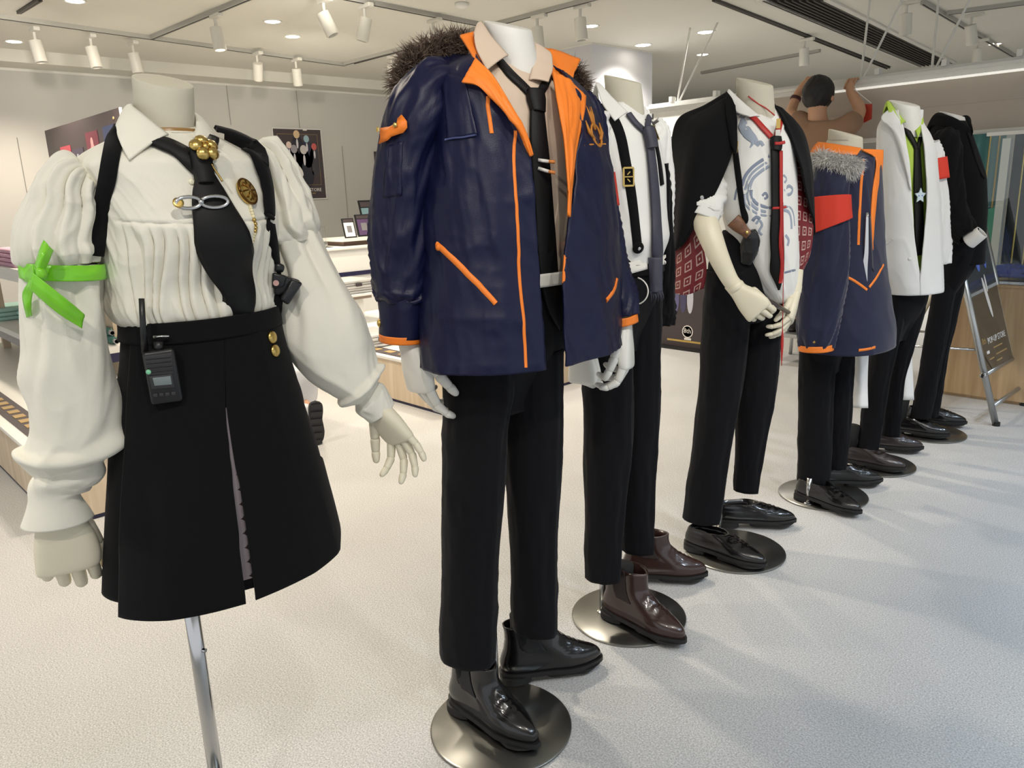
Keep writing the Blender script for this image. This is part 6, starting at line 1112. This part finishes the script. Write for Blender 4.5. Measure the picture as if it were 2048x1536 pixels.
ribbon('fish_print', [s_sh4], [(1484, 234), (1486, 250), (1494, 266), (1508, 280), (1518, 292)], [.006, .030, .032, .026, .012], m_blue, sh4, .0016, .0012, 30, 2); ribbon('fish_print', [s_sh4], [(1496, 278), (1505, 286), (1500, 296)], [.004, .012, .004], m_blue, sh4, .0018, .0012, 12, 1); ribbon('fish_print', [s_sh4], [(1510, 290), (1520, 284), (1526, 292)], [.004, .012, .012], m_blue, sh4, .0018, .0012, 12, 1); ribbon('wave_print', [s_sh4], [(1476, 226), (1482, 234), (1490, 236)], .012, m_blue, sh4, .0016, .0012, 12, 1)
for (px, py, w, h_) in ((1536, 470, 10, 30), (1582, 300, 8, 18)): patch('print_patch', [s_sh4], [(px - w, py - h_ * .6), (px + w, py - h_ * .4), (px + w * .8, py + h_ * .6), (px - w, py + h_ * .5)], m_blue, sh4, .0014, .001, 6, 8)
V, uv = tube_px(B4, [(1430, 360, 24, .06), (1420, 385, 30, .09), (1412, 405, 33, .14), (1405, 428, 31, .16)], 40, 50, 1., sl2); mk('sleeve', V, uv, m_wshirt, sh4, True, .003); V, uv = tube_px(B4, [(1412, 412, 33, .15), (1403, 436, 31, .16)], 10, 60, 1., lambda T, S: .003 * ridge(np.cos(T) * 4, np.sin(T) * 4, 3)); _, s_ru = mk('rolled_cuff', V, uv, m_wshirt, sh4, True, .004)
for k in range(5): ribbon('cuff_stripe', [s_ru], [(1384 + k * 11, 422 + k * 2), (1381 + k * 11, 444 + k * 1)], .008, m_blue, sh4, .0015, .001, 6, 0)
# bare forearm and hands
V, uv = tube_px(B4, [(1404, 425, 25, .16), (1418, 465, 24, .19), (1438, 515, 20, .21), (1458, 556, 16.5, .21), (1470, 572, 15.5, .21)], 40, 40, .95); V[0] = V[0].mean(0) + (V[0] - V[0].mean(0)) * .3; mesh_obj('forearm', V.reshape(-1, 3), grid_faces(40, 40, True) + cap_mesh(V, 39), m_mhand, man4)
sharp(MB().rev(B4.at(1470, 572, .21), B4.at(1480, 585, .21) - B4.at(1466, 566, .21), [(-.004, .026), (0, .0275), (.008, .0275), (.012, .026)], 24).build('wrist_joint', m_mhand, man4, True))
hand(man4, B4.at(1476, 580, .21), B4.at(1500, 606, .22) - B4.at(1476, 580, .21), B4.h * 1.0 + B4.r * .1, 1, .19, m_mhand, per=[(45, 80, 50), (50, 82, 50), (56, 82, 50), (60, 82, 50)], spread=2, thumb=(-5, 15, 10))
V, uv = tube_px(B4, [(1592, 540, 14, -.02), (1588, 585, 14, .0)], 10, 30); mesh_obj('forearm', V.reshape(-1, 3), grid_faces(10, 30, True), m_mhand, man4)
hand(man4, B4.at(1588, 590, .0), B4.at(1580, 640, .04) - B4.at(1590, 585, .0), -B4.r * .8 + np.array([0, 0, -.1]), -1, .18, m_mhand, per=[(35, 30, 20), (28, 26, 18), (22, 24, 16), (16, 20, 14)], spread=4, thumb=(-25, 18, 15))
kn = thing('sheath_rod', B4.at(1545, 608, .15), 'dark short rod held between the two cream hands', 'rod'); MB().tube([B4.at(1522, 597, .20), B4.at(1545, 607, .18), B4.at(1580, 626, .06)], [.0105, .009, .006], 12).build('shaft', M('dark_lacquer', (58, 48, 44), .25), kn, True); MB().tube([B4.at(1518, 595, .20), B4.at(1526, 599, .198)], .0125, 12).build('pommel', m_black, kn, True)
# blazer draped over the shoulders
def diamonds():
    m = bpy.data.materials.new('red_diamond_lining'); m.use_nodes = True; nt = m.node_tree; N = nt.nodes; L = nt.links; b = N['Principled BSDF']; b.inputs['Roughness'].default_value = .55
    u = N.new('ShaderNodeUVMap'); mp = N.new('ShaderNodeMapping'); mp.inputs['Scale'].default_value = (26, 22, 1); mp.inputs['Rotation'].default_value = (0, 0, .25); sx = N.new('ShaderNodeSeparateXYZ'); L.new(u.outputs[0], mp.inputs[0]); L.new(mp.outputs[0], sx.inputs[0])
    def mth(op, a, b_=None):
        n = N.new('ShaderNodeMath'); n.operation = op
        for i, q in enumerate((a, b_)):
            if q is None: continue
            if isinstance(q, (int, float)): n.inputs[i].default_value = q
            else: L.new(q, n.inputs[i])
        return n.outputs[0]
    fx = mth('ABSOLUTE', mth('SUBTRACT', mth('FRACT', mth('ADD', sx.outputs[0], mth('MULTIPLY', sx.outputs[1], .35))), .5)); fy = mth('ABSOLUTE', mth('SUBTRACT', mth('FRACT', sx.outputs[1]), .5)); mxv = mth('MAXIMUM', fx, fy)
    o1 = mth('MULTIPLY', mth('GREATER_THAN', mxv, .22), mth('LESS_THAN', mxv, .31)); o2 = mth('LESS_THAN', mth('ADD', fx, fy), .10); fac = mth('MAXIMUM', o1, o2)
    mx = N.new('ShaderNodeMix'); mx.data_type = 'RGBA'; mx.inputs['A'].default_value = lin((112, 22, 30)); mx.inputs['B'].default_value = lin((188, 160, 150)); L.new(fac, mx.inputs['Factor']); L.new(mx.outputs['Result'], b.inputs['Base Color']); return m
m_dia = diamonds(); bz = thing('blazer', B4.loc(0, 0, 1.3), 'black blazer with red diamond lining draped over the shoulders', 'blazer')
GR = [[(1452, 186, .02), (1462, 206, .07), (1470, 224, .10)], [(1408, 212, .06), (1438, 226, .11), (1472, 256, .13)], [(1358, 236, .08), (1410, 258, .16), (1470, 288, .15)], [(1342, 285, .08), (1392, 310, .19), (1456, 330, .165)], [(1337, 350, .07), (1378, 370, .20), (1432, 384, .18)], [(1335, 420, .07), (1366, 425, .20), (1404, 428, .19)], [(1338, 470, .07), (1358, 470, .18), (1382, 466, .18)], [(1342, 505, .07), (1352, 500, .13), (1366, 490, .15)]]
o, s_bz = sheet('front_flap', B4, GR, m_blackcloth, bz, 40, 70, .006, .006, 12, 4, True)
sheet('lapel', B4, [[(1453, 182, .05), (1463, 196, .09), (1470, 210, .11)], [(1452, 205, .09), (1464, 225, .12), (1474, 240, .135)], [(1454, 238, .13), (1465, 262, .15), (1474, 285, .15)], [(1462, 290, .16), (1467, 300, .165), (1472, 310, .16)]], m_blackcloth, bz, 14, 24, .006)
h0, n0 = hit([s_bz], 1402, 394); MB().rev(h0 + n0 * .004, n0, [(0, .007), (.004, .0065), (.006, .002)], 16).build('button', m_silver, bz, True)
sheet('lining', B4, [[(1345, 490, .05), (1368, 478, .11), (1394, 448, .12)], [(1340, 520, .045), (1370, 510, .115), (1406, 490, .115)], [(1338, 550, .045), (1372, 545, .115), (1413, 535, .10)], [(1338, 584, .04), (1372, 590, .10), (1408, 576, .08)]], m_dia, bz, 30, 40, .003, .004, 8, 7)
GL = [[(1546, 208, -.02), (1562, 216, -.02), (1575, 228, -.06)], [(1562, 232, .02), (1590, 246, -.03), (1606, 262, -.12)], [(1584, 280, .03), (1608, 295, -.04), (1621, 320, -.14)], [(1602, 330, .03), (1618, 345, -.05), (1626, 380, -.15)], [(1610, 370, .0), (1622, 385, -.06), (1628, 430, -.15)], [(1622, 420, -.05), (1627, 440, -.08), (1630, 470, -.15)]]
sheet('front_flap', B4, GL, m_blackcloth, bz, 24, 50, .006, .004, 10, 4)
sheet('lining', B4, [[(1588, 300, -.03), (1600, 310, -.06), (1612, 330, -.1)], [(1594, 360, -.03), (1608, 372, -.07), (1622, 390, -.1)], [(1595, 430, -.03), (1610, 440, -.07), (1626, 455, -.1)], [(1596, 500, -.03), (1609, 505, -.07), (1620, 505, -.1)], [(1596, 552, -.03), (1602, 550, -.05), (1606, 540, -.08)]], m_dia, bz, 24, 50, .003, .003, 8, 9)
s_tl4 = [s_sh4]; ti4 = thing('necktie', B4.loc(.1, 0, 1.2), 'black necktie with a bright red centre stripe', 'necktie'); ribbon('tie_blade', s_tl4, [(1544, 302), (1546, 350), (1548, 420), (1550, 490), (1553, 540), (1558, 574)], [.032, .040, .046, .048, .044, .008], m_tie, ti4, .016, .005, 50, 14); m_red = M('red_silk', (176, 40, 36), .5)
ribbon('red_stripe', s_tl4, [(1552, 306), (1552, 360), (1553, 430), (1556, 500), (1558, 560)], .013, m_red, ti4, .023, .003, 40, 14); ribbon('knot', [s_sh4], [(1545, 278), (1546, 292), (1545, 306)], [.034, .038, .03], m_tie, ti4, .018, .014, 12, 3); ribbon('red_bar', [s_sh4], [(1538, 291), (1546, 291), (1556, 289)], .010, m_red, ti4, .028, .003, 10, 2); ribbon('red_bar', [s_sh4], [(1538, 417), (1548, 417), (1562, 415)], .008, m_red, ti4, .02, .003, 10, 2)
for a, b in (((1494, 226), (1540, 276)), ((1560, 236), (1550, 276))): ribbon('neck_band', [s_sh4], [a, ((a[0] + b[0]) / 2, (a[1] + b[1]) / 2), b], .02, m_red, ti4, .008, .004, 16, 2)
pe = thing('pendant', B4.at(1546, 255, .12), 'small brass pendant on a thin red cord at the collar', 'pendant'); ribbon('cord', [s_sh4], [(1494, 205), (1520, 225), (1540, 242)], .004, m_red, pe, .022, .003, 20, 3, round_=True); h0, n0 = hit([s_sh4], 1545, 258); MB().obox(h0 + n0 * .03, B4.r, (0, 0, 1), -B4.h, (.006, .014, .003)).build('charm', m_gold, pe); MB().obox(h0 + n0 * .03 - (0, 0, .03), B4.r, (0, 0, 1), -B4.h, (.007, .012, .002)).build('tag_plate', m_ink, pe)
ge = thing('shoulder_harness', B4.loc(0, 0, 1.3), 'black harness strap with brass buckles over the printed shirt', 'harness'); ribbon('strap', [s_sh4], [(1470, 285), (1476, 340), (1484, 400), (1492, 445)], .02, m_blackcloth, ge, .005, .003, 30, 3); buckle([s_sh4], 1471, 295, .022, .034, ge, B4)
for px in (1574, 1580): ribbon('brass_bar', [s_sh4], [(px, 246), (px + 6, 270)], .006, m_gold, ge, .006, .003, 8, 0)
gu = thing('holstered_grip', B4.at(1480, 460, .15), 'curved brown wooden grip sticking out of a black holster', 'holster'); h0 = hit([s_sh4], 1480, 460)[0]; dq = float((h0 - B4.c) @ -B4.h) + .03; m_grip = wood('walnut_grip', (92, 60, 40), (124, 84, 56), 'X', 4)
V, uv = tube_px(B4, [(1466, 440, 15, dq), (1476, 450, 14, dq), (1488, 462, 10, dq), (1498, 470, 9, dq)], 24, 24, .55); mesh_obj('grip', V.reshape(-1, 3), grid_faces(24, 24, True) + cap_mesh(V, 0) + cap_mesh(V, 23), m_grip, gu); MB().rev(B4.at(1494, 465, dq + .012), -B4.h, [(0, .006), (.004, .005), (.005, .001)], 12).build('medallion', m_gold, gu)
V, uv = tube_px(B4, [(1498, 462, 12, dq - .005), (1502, 478, 17, dq - .01), (1498, 500, 17, dq - .02), (1490, 528, 10, dq - .03)], 30, 28, .5, folds(.004, 2, 5, 3)); mesh_obj('holster_body', V.reshape(-1, 3), grid_faces(30, 28, True) + cap_mesh(V, 29) + cap_mesh(V, 0), m_bl2, gu)
o = tag(MB().tube(cr([B4.at(1566, 405, .12), B4.at(1567, 500, .13), B4.at(1566, 600, .12), B4.at(1565, 660, .10), B4.at(1563, 732, .10)], 30), [.0012] * 22 + [.002, .004, .005, .005, .004, .003, .002, .001], 8).build('tassel_cord', m_red, None, True), 'thin cord ending in a long red tassel beside the parka hem', 'tassel')
shoe('dress_shoe', (-1.475, 2.245), 5, .30, 'low', m_bleather, 'black square toed loafer on the third base plate', m_bsole, .012, 1); shoe('dress_shoe', (-1.50, 2.485), 42, .30, 'low', m_bleather, 'black square toed loafer behind the third base plate', m_bsole, .012, 1)
MB().cyl((-1.415, 2.30, .012), (-1.415, 2.30, .42), .009, n=12).build('ankle_rod', m_black, man4, True)
# ================================================================== 5: second navy parka, grey fur, red armband
B5 = Body(-1.335, 3.045, 6)
man5 = thing('mannequin', (-1.339, 3.062, 0), 'shorter headless linen necked mannequin in a navy parka', 'mannequin'); neck(B5, (1691, 266, 31), (1690, 300, 32), m_linen, man5, tilt=.34); V, uv = tube_px(B5, [(1688, 281, 32), (1684, 310, 37)], 8, 40); mesh_obj('shoulder_stump', V.reshape(-1, 3), grid_faces(8, 40, True) + cap_mesh(V, 0), m_linen, man5); base_plate(man5, np.array([-1.339, 3.062, 0]), .18, tuple(G(1616, 1010)[:2]), .12)
tr5, s_tr5 = trousers(B5, 'straight black trousers under the second navy parka', ([(1610, 600), (1602, 680), (1600, 740)], [(1712, 600), (1708, 680), (1704, 740)]), ([(1600, 690), (1598, 820), (1597, 960)], [(1668, 700), (1664, 820), (1656, 962)]), ([(1646, 690), (1650, 820), (1652, 940)], [(1706, 690), (1702, 820), (1688, 930)]))
p5 = thing('parka', B5.loc(0, 0, .9), 'navy parka with grey fur collar and red armband', 'parka'); P5L = [(1668, 300), (1640, 310), (1626, 335), (1624, 450), (1614, 560), (1604, 640), (1602, 706)]; P5R = [(1712, 300), (1735, 305), (1758, 325), (1762, 400), (1764, 480), (1772, 560), (1782, 620), (1790, 655)]
V, Fc, uv, _ = torso(B5, P5L, P5R, B5.uz(1688, 302)[1], B5.uz(1695, 690)[1], .72, 100, 140, 2.3, lambda P, Z: .006 * ridge(P * 1.5 + Z * 2, Z * 4, 13) + .004 * ridge(P * 3 + Z * 5, Z * 9, 19)); m_navyw = M('navy_wool', (18, 24, 54), .8, bump=.3, bscale=600, sheen=.25, var=.08); _, s_p5 = mk('parka_body', V, uv, m_navyw, p5, True, .005, Fc)
V, uv = tube_px(B5, [(1662, 340, 14, .12), (1659, 358, 31, .19), (1657, 400, 35, .235), (1654, 480, 38, .25), (1648, 560, 42, .25), (1636, 640, 36, .25), (1632, 692, 30, .25)], 100, 70, .9, sl2); V[0] = V[0].mean(0) + (V[0] - V[0].mean(0)) * .3; _, s_s5 = mk('sleeve', V, uv, m_navyw, p5, True, .004)
V, uv = tube_px(B5, [(1632, 688, 31, .25), (1632, 700, 31, .25)], 6, 60); mk('cuff_edging', V, uv, m_orange, p5, True, .004); ribbon('hem_edging', [s_p5], [(1716, 700), (1732, 698), (1748, 694)], .012, m_orange, p5, .004, .004, 12)
def band5(T, S): return .001 + 0 * T
V, uv = tube_px(B5, [(1657, 394, 36, .24), (1657, 425, 37, .245), (1656, 455, 38, .247)], 24, 70, .92, lambda T, S: .008 + .003 * ridge(np.cos(T) * 2, np.sin(T) * 2 + S, 6)); zz = sstep(.4, 1, np.linspace(0, 1, 24))[:, None]; V[..., 2] -= zz * .03 * (np.cos(np.linspace(0, 2 * math.pi, 70, endpoint=False))[None] * -1); mk('armband', V, uv, m_redband, p5, True, .003)
h = hit([s_s5], 1628, 684); MB().rev(h[0] + h[1] * .003, h[1], [(0, .008), (.003, .005), (.005, .001)], 4).build('gold_star', m_gold, p5)
ribbon('front_zip', [s_p5], [(1725, 320), (1720, 380), (1717, 440), (1715, 490)], .012, m_orange, p5, .004, .004, 30); ribbon('pocket_zip', [s_p5], [(1692, 553), (1712, 565), (1732, 580)], .011, m_orange, p5, .004, .005, 16); ribbon('pocket_zip', [s_p5], [(1736, 575), (1750, 556), (1764, 530)], .011, m_orange, p5, .004, .005, 16)
sheet('orange_facing', B5, [[(1722, 299, .06), (1745, 299, .02), (1766, 300, -.05)], [(1752, 320, .06), (1758, 322, .02), (1765, 325, -.04)], [(1745, 380, .10), (1752, 382, .08), (1760, 384, .0)], [(1741, 440, .12), (1747, 440, .10), (1754, 440, .03)], [(1742, 500, .12), (1746, 500, .1), (1750, 500, .05)]], m_orange, p5, 14, 40, .005); sheet('navy_inset', B5, [[(1727, 314, .085), (1738, 314, .08), (1750, 314, .06)], [(1724, 380, .12), (1733, 380, .115), (1742, 380, .10)], [(1722, 460, .13), (1731, 460, .125), (1739, 460, .11)]], m_navyw, p5, 10, 20, .004)
sheet('orange_collar', B5, [[(1636, 284, .06), (1660, 287, .12), (1690, 292, .13), (1722, 298, .11)], [(1627, 294, .08), (1658, 297, .155), (1690, 302, .165), (1718, 304, .14)], [(1622, 304, .09), (1656, 306, .165), (1690, 309, .175), (1714, 310, .15)]], m_orange, p5, 30, 12, .006, .003, 14)
fur('fur_trim', [B5.at(1634, 318, .16), B5.at(1655, 324, .21), B5.at(1680, 332, .22), B5.at(1700, 336, .20), B5.at(1712, 324, .16)], [.026, .033, .036, .03, .014], M('grey_faux_fur', (206, 204, 200), .85, var=.2, vscale=40), p5, 4200, .034, 8, (0, 0, -.5)); fur('fur_trim', [B5.at(1702, 335, .20), B5.at(1698, 354, .19)], [.02, .006], M('grey_faux_fur', (206, 204, 200), .85), p5, 700, .03, 9, (0, 0, -.5))
sc5 = thing('scissors', B5.at(1733, 500, .16), 'slim steel scissors hanging at the front of the second parka', 'scissors'); h0 = hit([s_p5], 1732, 500)[0]; dq = float((h0 - B5.c) @ -B5.h) + .02
sheet('blade', B5, [[(1732, 425, dq), (1737, 425, dq)], [(1728, 500, dq), (1737, 500, dq)], [(1724, 540, dq), (1735, 540, dq)], [(1731, 600, dq), (1735, 600, dq)]], m_silver, sc5, 6, 24, .003); sheet('blade', B5, [[(1738, 430, dq - .01), (1742, 430, dq - .01)], [(1741, 490, dq - .01), (1745, 490, dq - .01)], [(1744, 540, dq - .01), (1748, 545, dq - .01)]], M('dark_steel', (90, 90, 96), .3, metal=.9), sc5, 5, 16, .003)
tl = thing('cloth_tail', B5.at(1722, 760, -.15), 'white cloth tail hanging between the second parka and the white coat', 'cloth'); sheet('cloth', B5, [[(1709, 690, -.18), (1722, 690, -.17), (1738, 690, -.2)], [(1706, 760, -.18), (1722, 760, -.165), (1735, 760, -.2)], [(1703, 815, -.18), (1720, 816, -.165), (1736, 816, -.2)]], m_wshirt, tl, 12, 18, .003, .002, 8)
shoe('dress_shoe', (-1.40, 2.95), -6, .28, 'low', m_bleather, 'glossy black shoe on the fourth base plate', m_bsole, .012); shoe('dress_shoe', (-1.40, 3.13), 44, .28, 'low', m_bleather, 'glossy black shoe turned outward behind the fourth base plate', m_bsole, .012)
MB().cyl((-1.34, 2.955, .06), (-1.35, 2.98, .2), .026, .03, n=18).build('ankle', M('black_sock', (12, 12, 13), .9), man5, True); MB().cyl((-1.36, 3.17, .06), (-1.36, 3.15, .2), .026, .03, n=18).build('ankle', M('black_sock', (12, 12, 13), .9), man5, True)
# ================================================================== 6: white coat over lime shirt
B6 = Body(-1.32, 3.575, -14)
man6 = thing('mannequin', (-1.319, 3.573, 0), 'headless mannequin wearing the long white coat and lime shirt', 'mannequin'); neck(B6, (1808, 206, 28), (1813, 262, 29), m_neckw, man6, tilt=.34); base_plate(man6, np.array([-1.319, 3.573, 0]), .17, tuple(G(1735, 930)[:2]), .2)
tr6, s_tr6 = trousers(B6, 'slim black trousers below the long white coat', ([(1766, 540), (1762, 620), (1752, 680)], [(1862, 540), (1852, 620), (1836, 680)]), ([(1758, 620), (1732, 760), (1716, 905)], [(1806, 640), (1780, 760), (1756, 890)]), ([(1790, 640), (1778, 760), (1764, 870)], [(1848, 620), (1808, 760), (1796, 870)]))
m_lime = M('lime_shirt_cotton', (168, 196, 74), .75, var=.06); s6 = thing('shirt', B6.loc(0, 0, 1.2), 'lime green shirt with an upturned collar under the white coat', 'shirt')
V, Fc, uv, _ = torso(B6, [(1795, 250), (1782, 270), (1775, 330), (1780, 450), (1790, 560)], [(1832, 255), (1850, 280), (1860, 340), (1862, 450), (1860, 560)], B6.uz(1812, 252)[1], B6.uz(1824, 560)[1], .7, 60, 90, 2.2, lambda P, Z: .003 * ridge(P * 3, Z * 8, 5)); _, s_s6 = mk('shirt_body', V, uv, m_lime, s6, True, .002, Fc)
plain_collar(B6, s6, m_lime, [(1812, 244, .068), (1792, 220, .05), (1778, 203, .015), B6.loc(-.06, -.02, 1.555), B6.loc(-.06, .03, 1.545), (1830, 224, -.03), (1835, 240, .01), (1826, 262, .05)], [(1798, 252, .112), (1780, 228, .08), (1771, 214, .04), B6.loc(-.09, -.04, 1.49), B6.loc(-.09, .05, 1.485), (1842, 240, -.02), (1844, 256, .03), (1836, 276, .07)], 60, 12, bulge=.008)
t6 = thing('necktie', B6.loc(.1, 0, 1.2), 'black necktie over the lime shirt', 'necktie'); ribbon('tie_blade', [s_s6], [(1832, 296), (1834, 360), (1836, 440), (1838, 510)], [.03, .044, .05, .05], m_tie, t6, .008, .004, 40, 4); ribbon('neck_band', [s_s6], [(1804, 248), (1818, 272), (1831, 298)], .024, m_tie, t6, .008, .006, 16, 3); ribbon('neck_band', [s_s6], [(1838, 276), (1836, 286), (1833, 300)], .016, m_tie, t6, .008, .006, 8, 2)
sp6 = thing('star_pin', hit([s_s6], 1834, 392)[0], 'pale blue star shaped pin on the black tie', 'pin'); h0, n0 = hit([s_s6], 1834, 392); h0 = h0 + n0 * .018; ua = np.cross((0, 0, 1.), n0); ua /= np.linalg.norm(ua); ub = np.cross(n0, ua); v = []
for k in range(10): q = math.pi / 2 + k * math.pi / 5; r = .032 if k % 2 == 0 else .016; v.append(h0 + (ua * math.cos(q) * .8 + ub * math.sin(q)) * r)
mesh_obj('star', v + [p + n0 * .006 for p in v], [tuple(range(10)), tuple(range(19, 9, -1))] + [(k, (k + 1) % 10, 10 + (k + 1) % 10, 10 + k) for k in range(10)], M('pale_blue_enamel', (196, 212, 218), .3), sp6, False)
for s in (-1, 1): MB().rev(h0 + ua * s * .007 + n0 * .006, n0, [(0, .003), (.001, .002)], 8).build('star_dot', M('print_blue', (96, 122, 210), .4), sp6)
m_coat = M('white_coat_drill', (222, 222, 220), .8, bump=.2, bscale=500, var=.02); ct = thing('long_coat', B6.loc(0, 0, .9), 'long white coat hanging open over lime shirt and black tie', 'coat')
V, Fc, uv, _ = torso(B6, [(1790, 215), (1772, 232), (1758, 255), (1756, 330), (1750, 440), (1752, 520), (1764, 560), (1772, 592)], [(1840, 245), (1856, 265), (1868, 300), (1878, 400), (1882, 500), (1884, 590)], B6.uz(1808, 222)[1], B6.uz(1825, 588)[1] + .01, .74, 110, 140, 2.3, lambda P, Z: .005 * ridge(P * 1.6, Z * 4, 3) + .003 * ridge(P * 3 + Z * 6, Z * 8, 9), None, 0., ([(1798, 228), (1806, 250), (1818, 320), (1823, 400), (1829, 480), (1838, 540), (1849, 605)], [(1838, 250), (1846, 290), (1852, 380), (1850, 440), (1842, 520), (1838, 560), (1840, 605)])); _, s_ct = mk('coat_body', V, uv, m_coat, ct, False, .004, Fc)
V, uv = tube_px(B6, [(1782, 240, 14, .05), (1770, 265, 26, .08), (1768, 340, 28, .10), (1768, 430, 28, .10), (1770, 520, 26, .10)], 70, 60, 1., sl2); V[0] = V[0].mean(0) + (V[0] - V[0].mean(0)) * .3; V2_ = V
sheet('lapel', B6, [[(1783, 214, .05), (1790, 226, .08), (1800, 240, .10)], [(1762, 236, .09), (1784, 244, .11), (1803, 256, .12)], [(1786, 262, .12), (1800, 280, .135), (1814, 300, .135)], [(1806, 320, .14), (1812, 330, .145), (1820, 340, .14)], [(1818, 370, .14), (1820, 375, .145), (1823, 382, .14)]], m_coat, ct, 18, 36, .004, .003, 10)
sheet('lapel', B6, [[(1842, 256, .0), (1850, 264, -.02), (1858, 272, -.05)], [(1848, 296, .05), (1856, 304, .03), (1862, 312, -.02)], [(1852, 350, .07), (1857, 354, .06), (1862, 358, .02)], [(1853, 400, .08), (1856, 400, .07), (1859, 402, .05)]], m_coat, ct, 12, 24, .004)
V, uv = tube_px(B6, [(1862, 285, 10, -.10), (1868, 320, 16, -.12), (1874, 400, 18, -.13), (1878, 470, 18, -.13), (1880, 528, 16, -.13)], 60, 50, 1., sl2); _, s_l6 = mk('sleeve', V, uv, m_coat, ct, True, .004); V, uv = tube_px(B6, [(1868, 318, 22, -.12), (1872, 360, 23, -.12)], 8, 50); mk('armband', V, uv, m_redband, ct, True, .003)
ribbon('pocket_edge', [s_ct], [(1764, 494), (1776, 486), (1786, 478)], .01, m_coat, ct, .005, .004, 10); b_(1819, 518, .007, 'button', m_coat, ct, .003, [s_ct])
tl = thing('cloth_tail', B6.at(1812, 740, -.2), 'white cloth tail between the last two pairs of black trousers', 'cloth'); sheet('cloth', B6, [[(1806, 640, -.2), (1812, 640, -.19), (1818, 640, -.22)], [(1800, 720, -.2), (1812, 720, -.185), (1824, 720, -.22)], [(1794, 798, -.2), (1810, 800, -.185), (1828, 800, -.22)]], m_wshirt, tl, 12, 18, .003, .002, 8)
m_dbleather = M('dark_brown_leather', (38, 29, 28), .32, var=.15, coat=.3); shoe('dress_shoe', (-1.46, 3.475), 10, .29, 'low', m_dbleather, 'dark brown loafer on the fifth base plate', m_bsole, .012); shoe('dress_shoe', (-1.47, 3.73), 30, .29, 'low', m_dbleather, 'dark brown loafer behind the fifth base plate', m_bsole, .012)
for (x, y) in ((-1.41, 3.485), (-1.42, 3.76)): MB().cyl((x, y, .06), (x + .01, y, .2), .025, .03, n=18).build('ankle', M('black_sock', (12, 12, 13), .9), man6, True)
# ================================================================== 7: black coat seen from behind
B7 = Body(-1.32, 4.18, 14)
man7 = thing('mannequin', (-1.316, 4.199, 0), 'rearmost headless mannequin, clothed all in black', 'mannequin'); neck(B7, (1904, 228, 22), (1908, 262, 23), m_neckw, man7, tilt=.34); base_plate(man7, np.array([-1.30, 4.22, 0]), .17, tuple(G(1800, 868)[:2]), .2)
tr7, s_tr7 = trousers(B7, 'slim black trousers of the rearmost mannequin', ([(1884, 480), (1876, 540), (1866, 600)], [(1966, 480), (1950, 540), (1922, 600)]), ([(1868, 580), (1846, 700), (1824, 830)], [(1908, 580), (1886, 700), (1856, 840)]), ([(1880, 580), (1862, 700), (1846, 830)], [(1924, 580), (1895, 700), (1872, 835)]))
cj = thing('black_jacket', B7.loc(0, 0, 1.1), 'black wool jacket with a high collar on the rearmost mannequin', 'jacket')
V, Fc, uv, _ = torso(B7, [(1880, 240), (1864, 255), (1856, 285), (1862, 350), (1872, 420), (1882, 500), (1888, 530)], [(1928, 240), (1940, 262), (1956, 310), (1970, 350), (1973, 420), (1970, 480), (1968, 526)], B7.uz(1904, 245)[1], B7.uz(1928, 526)[1], .8, 80, 110, 2.3, lambda P, Z: .004 * ridge(P * 1.6, Z * 4, 3)); _, s_j7 = mk('jacket_body', V, uv, m_blackcloth, cj, True, .005, Fc)
V, uv = tube_px(B7, [(1895, 265, 16, .10), (1890, 300, 27, .14), (1893, 360, 28, .15), (1900, 410, 27, .16), (1918, 450, 23, .19), (1936, 474, 19, .22)], 80, 60, 1., sl2); V[0] = V[0].mean(0) + (V[0] - V[0].mean(0)) * .3; mk('sleeve', V, uv, m_blackcloth, cj, True, .004); V, uv = tube_px(B7, [(1938, 482, 15, .22), (1956, 470, 13, .24), (1964, 464, 12, .245)], 14, 40, 1.0); mk('white_cuff', V, uv, m_wshirt, cj, True, .003)
plain_collar(B7, cj, m_blackcloth, [(1934, 258, .06), (1920, 244, .06), (1900, 232, .05), (1880, 226, .02), B7.loc(-.07, -.02, 1.55), B7.loc(-.06, .03, 1.54), (1924, 232, -.04), (1932, 242, .0), (1938, 262, .04)], [(1936, 272, .08), (1914, 264, .10), (1890, 252, .10), (1862, 252, .05), B7.loc(-.12, -.04, 1.49), B7.loc(-.1, .05, 1.485), (1934, 248, -.04), (1940, 270, .02), (1940, 280, .06)], 60, 12, bulge=.016)
sheet('lapel', B7, [[(1926, 250, .07), (1932, 256, .06), (1937, 264, .04)], [(1936, 272, .09), (1942, 280, .08), (1938, 272, .06)], [(1950, 320, .10), (1955, 326, .09), (1958, 326, .07)], [(1964, 352, .10), (1967, 355, .09), (1969, 358, .08)]], m_blackcloth, cj, 12, 24, .006)
shoe('dress_shoe', (-1.47, 4.08), 16, .29, 'low', m_bleather, 'black buckled shoe on the rearmost base plate', m_bsole, .012); shoe('dress_shoe', (-1.46, 4.32), 24, .29, 'low', m_bleather, 'black shoe nearest the A-frame sign', m_bsole, .012)
for (x, y) in ((-1.41, 4.09), (-1.40, 4.345)): MB().cyl((x, y, .06), (x + .01, y, .2), .025, .03, n=18).build('ankle', M('black_sock', (12, 12, 13), .9), man7, True)
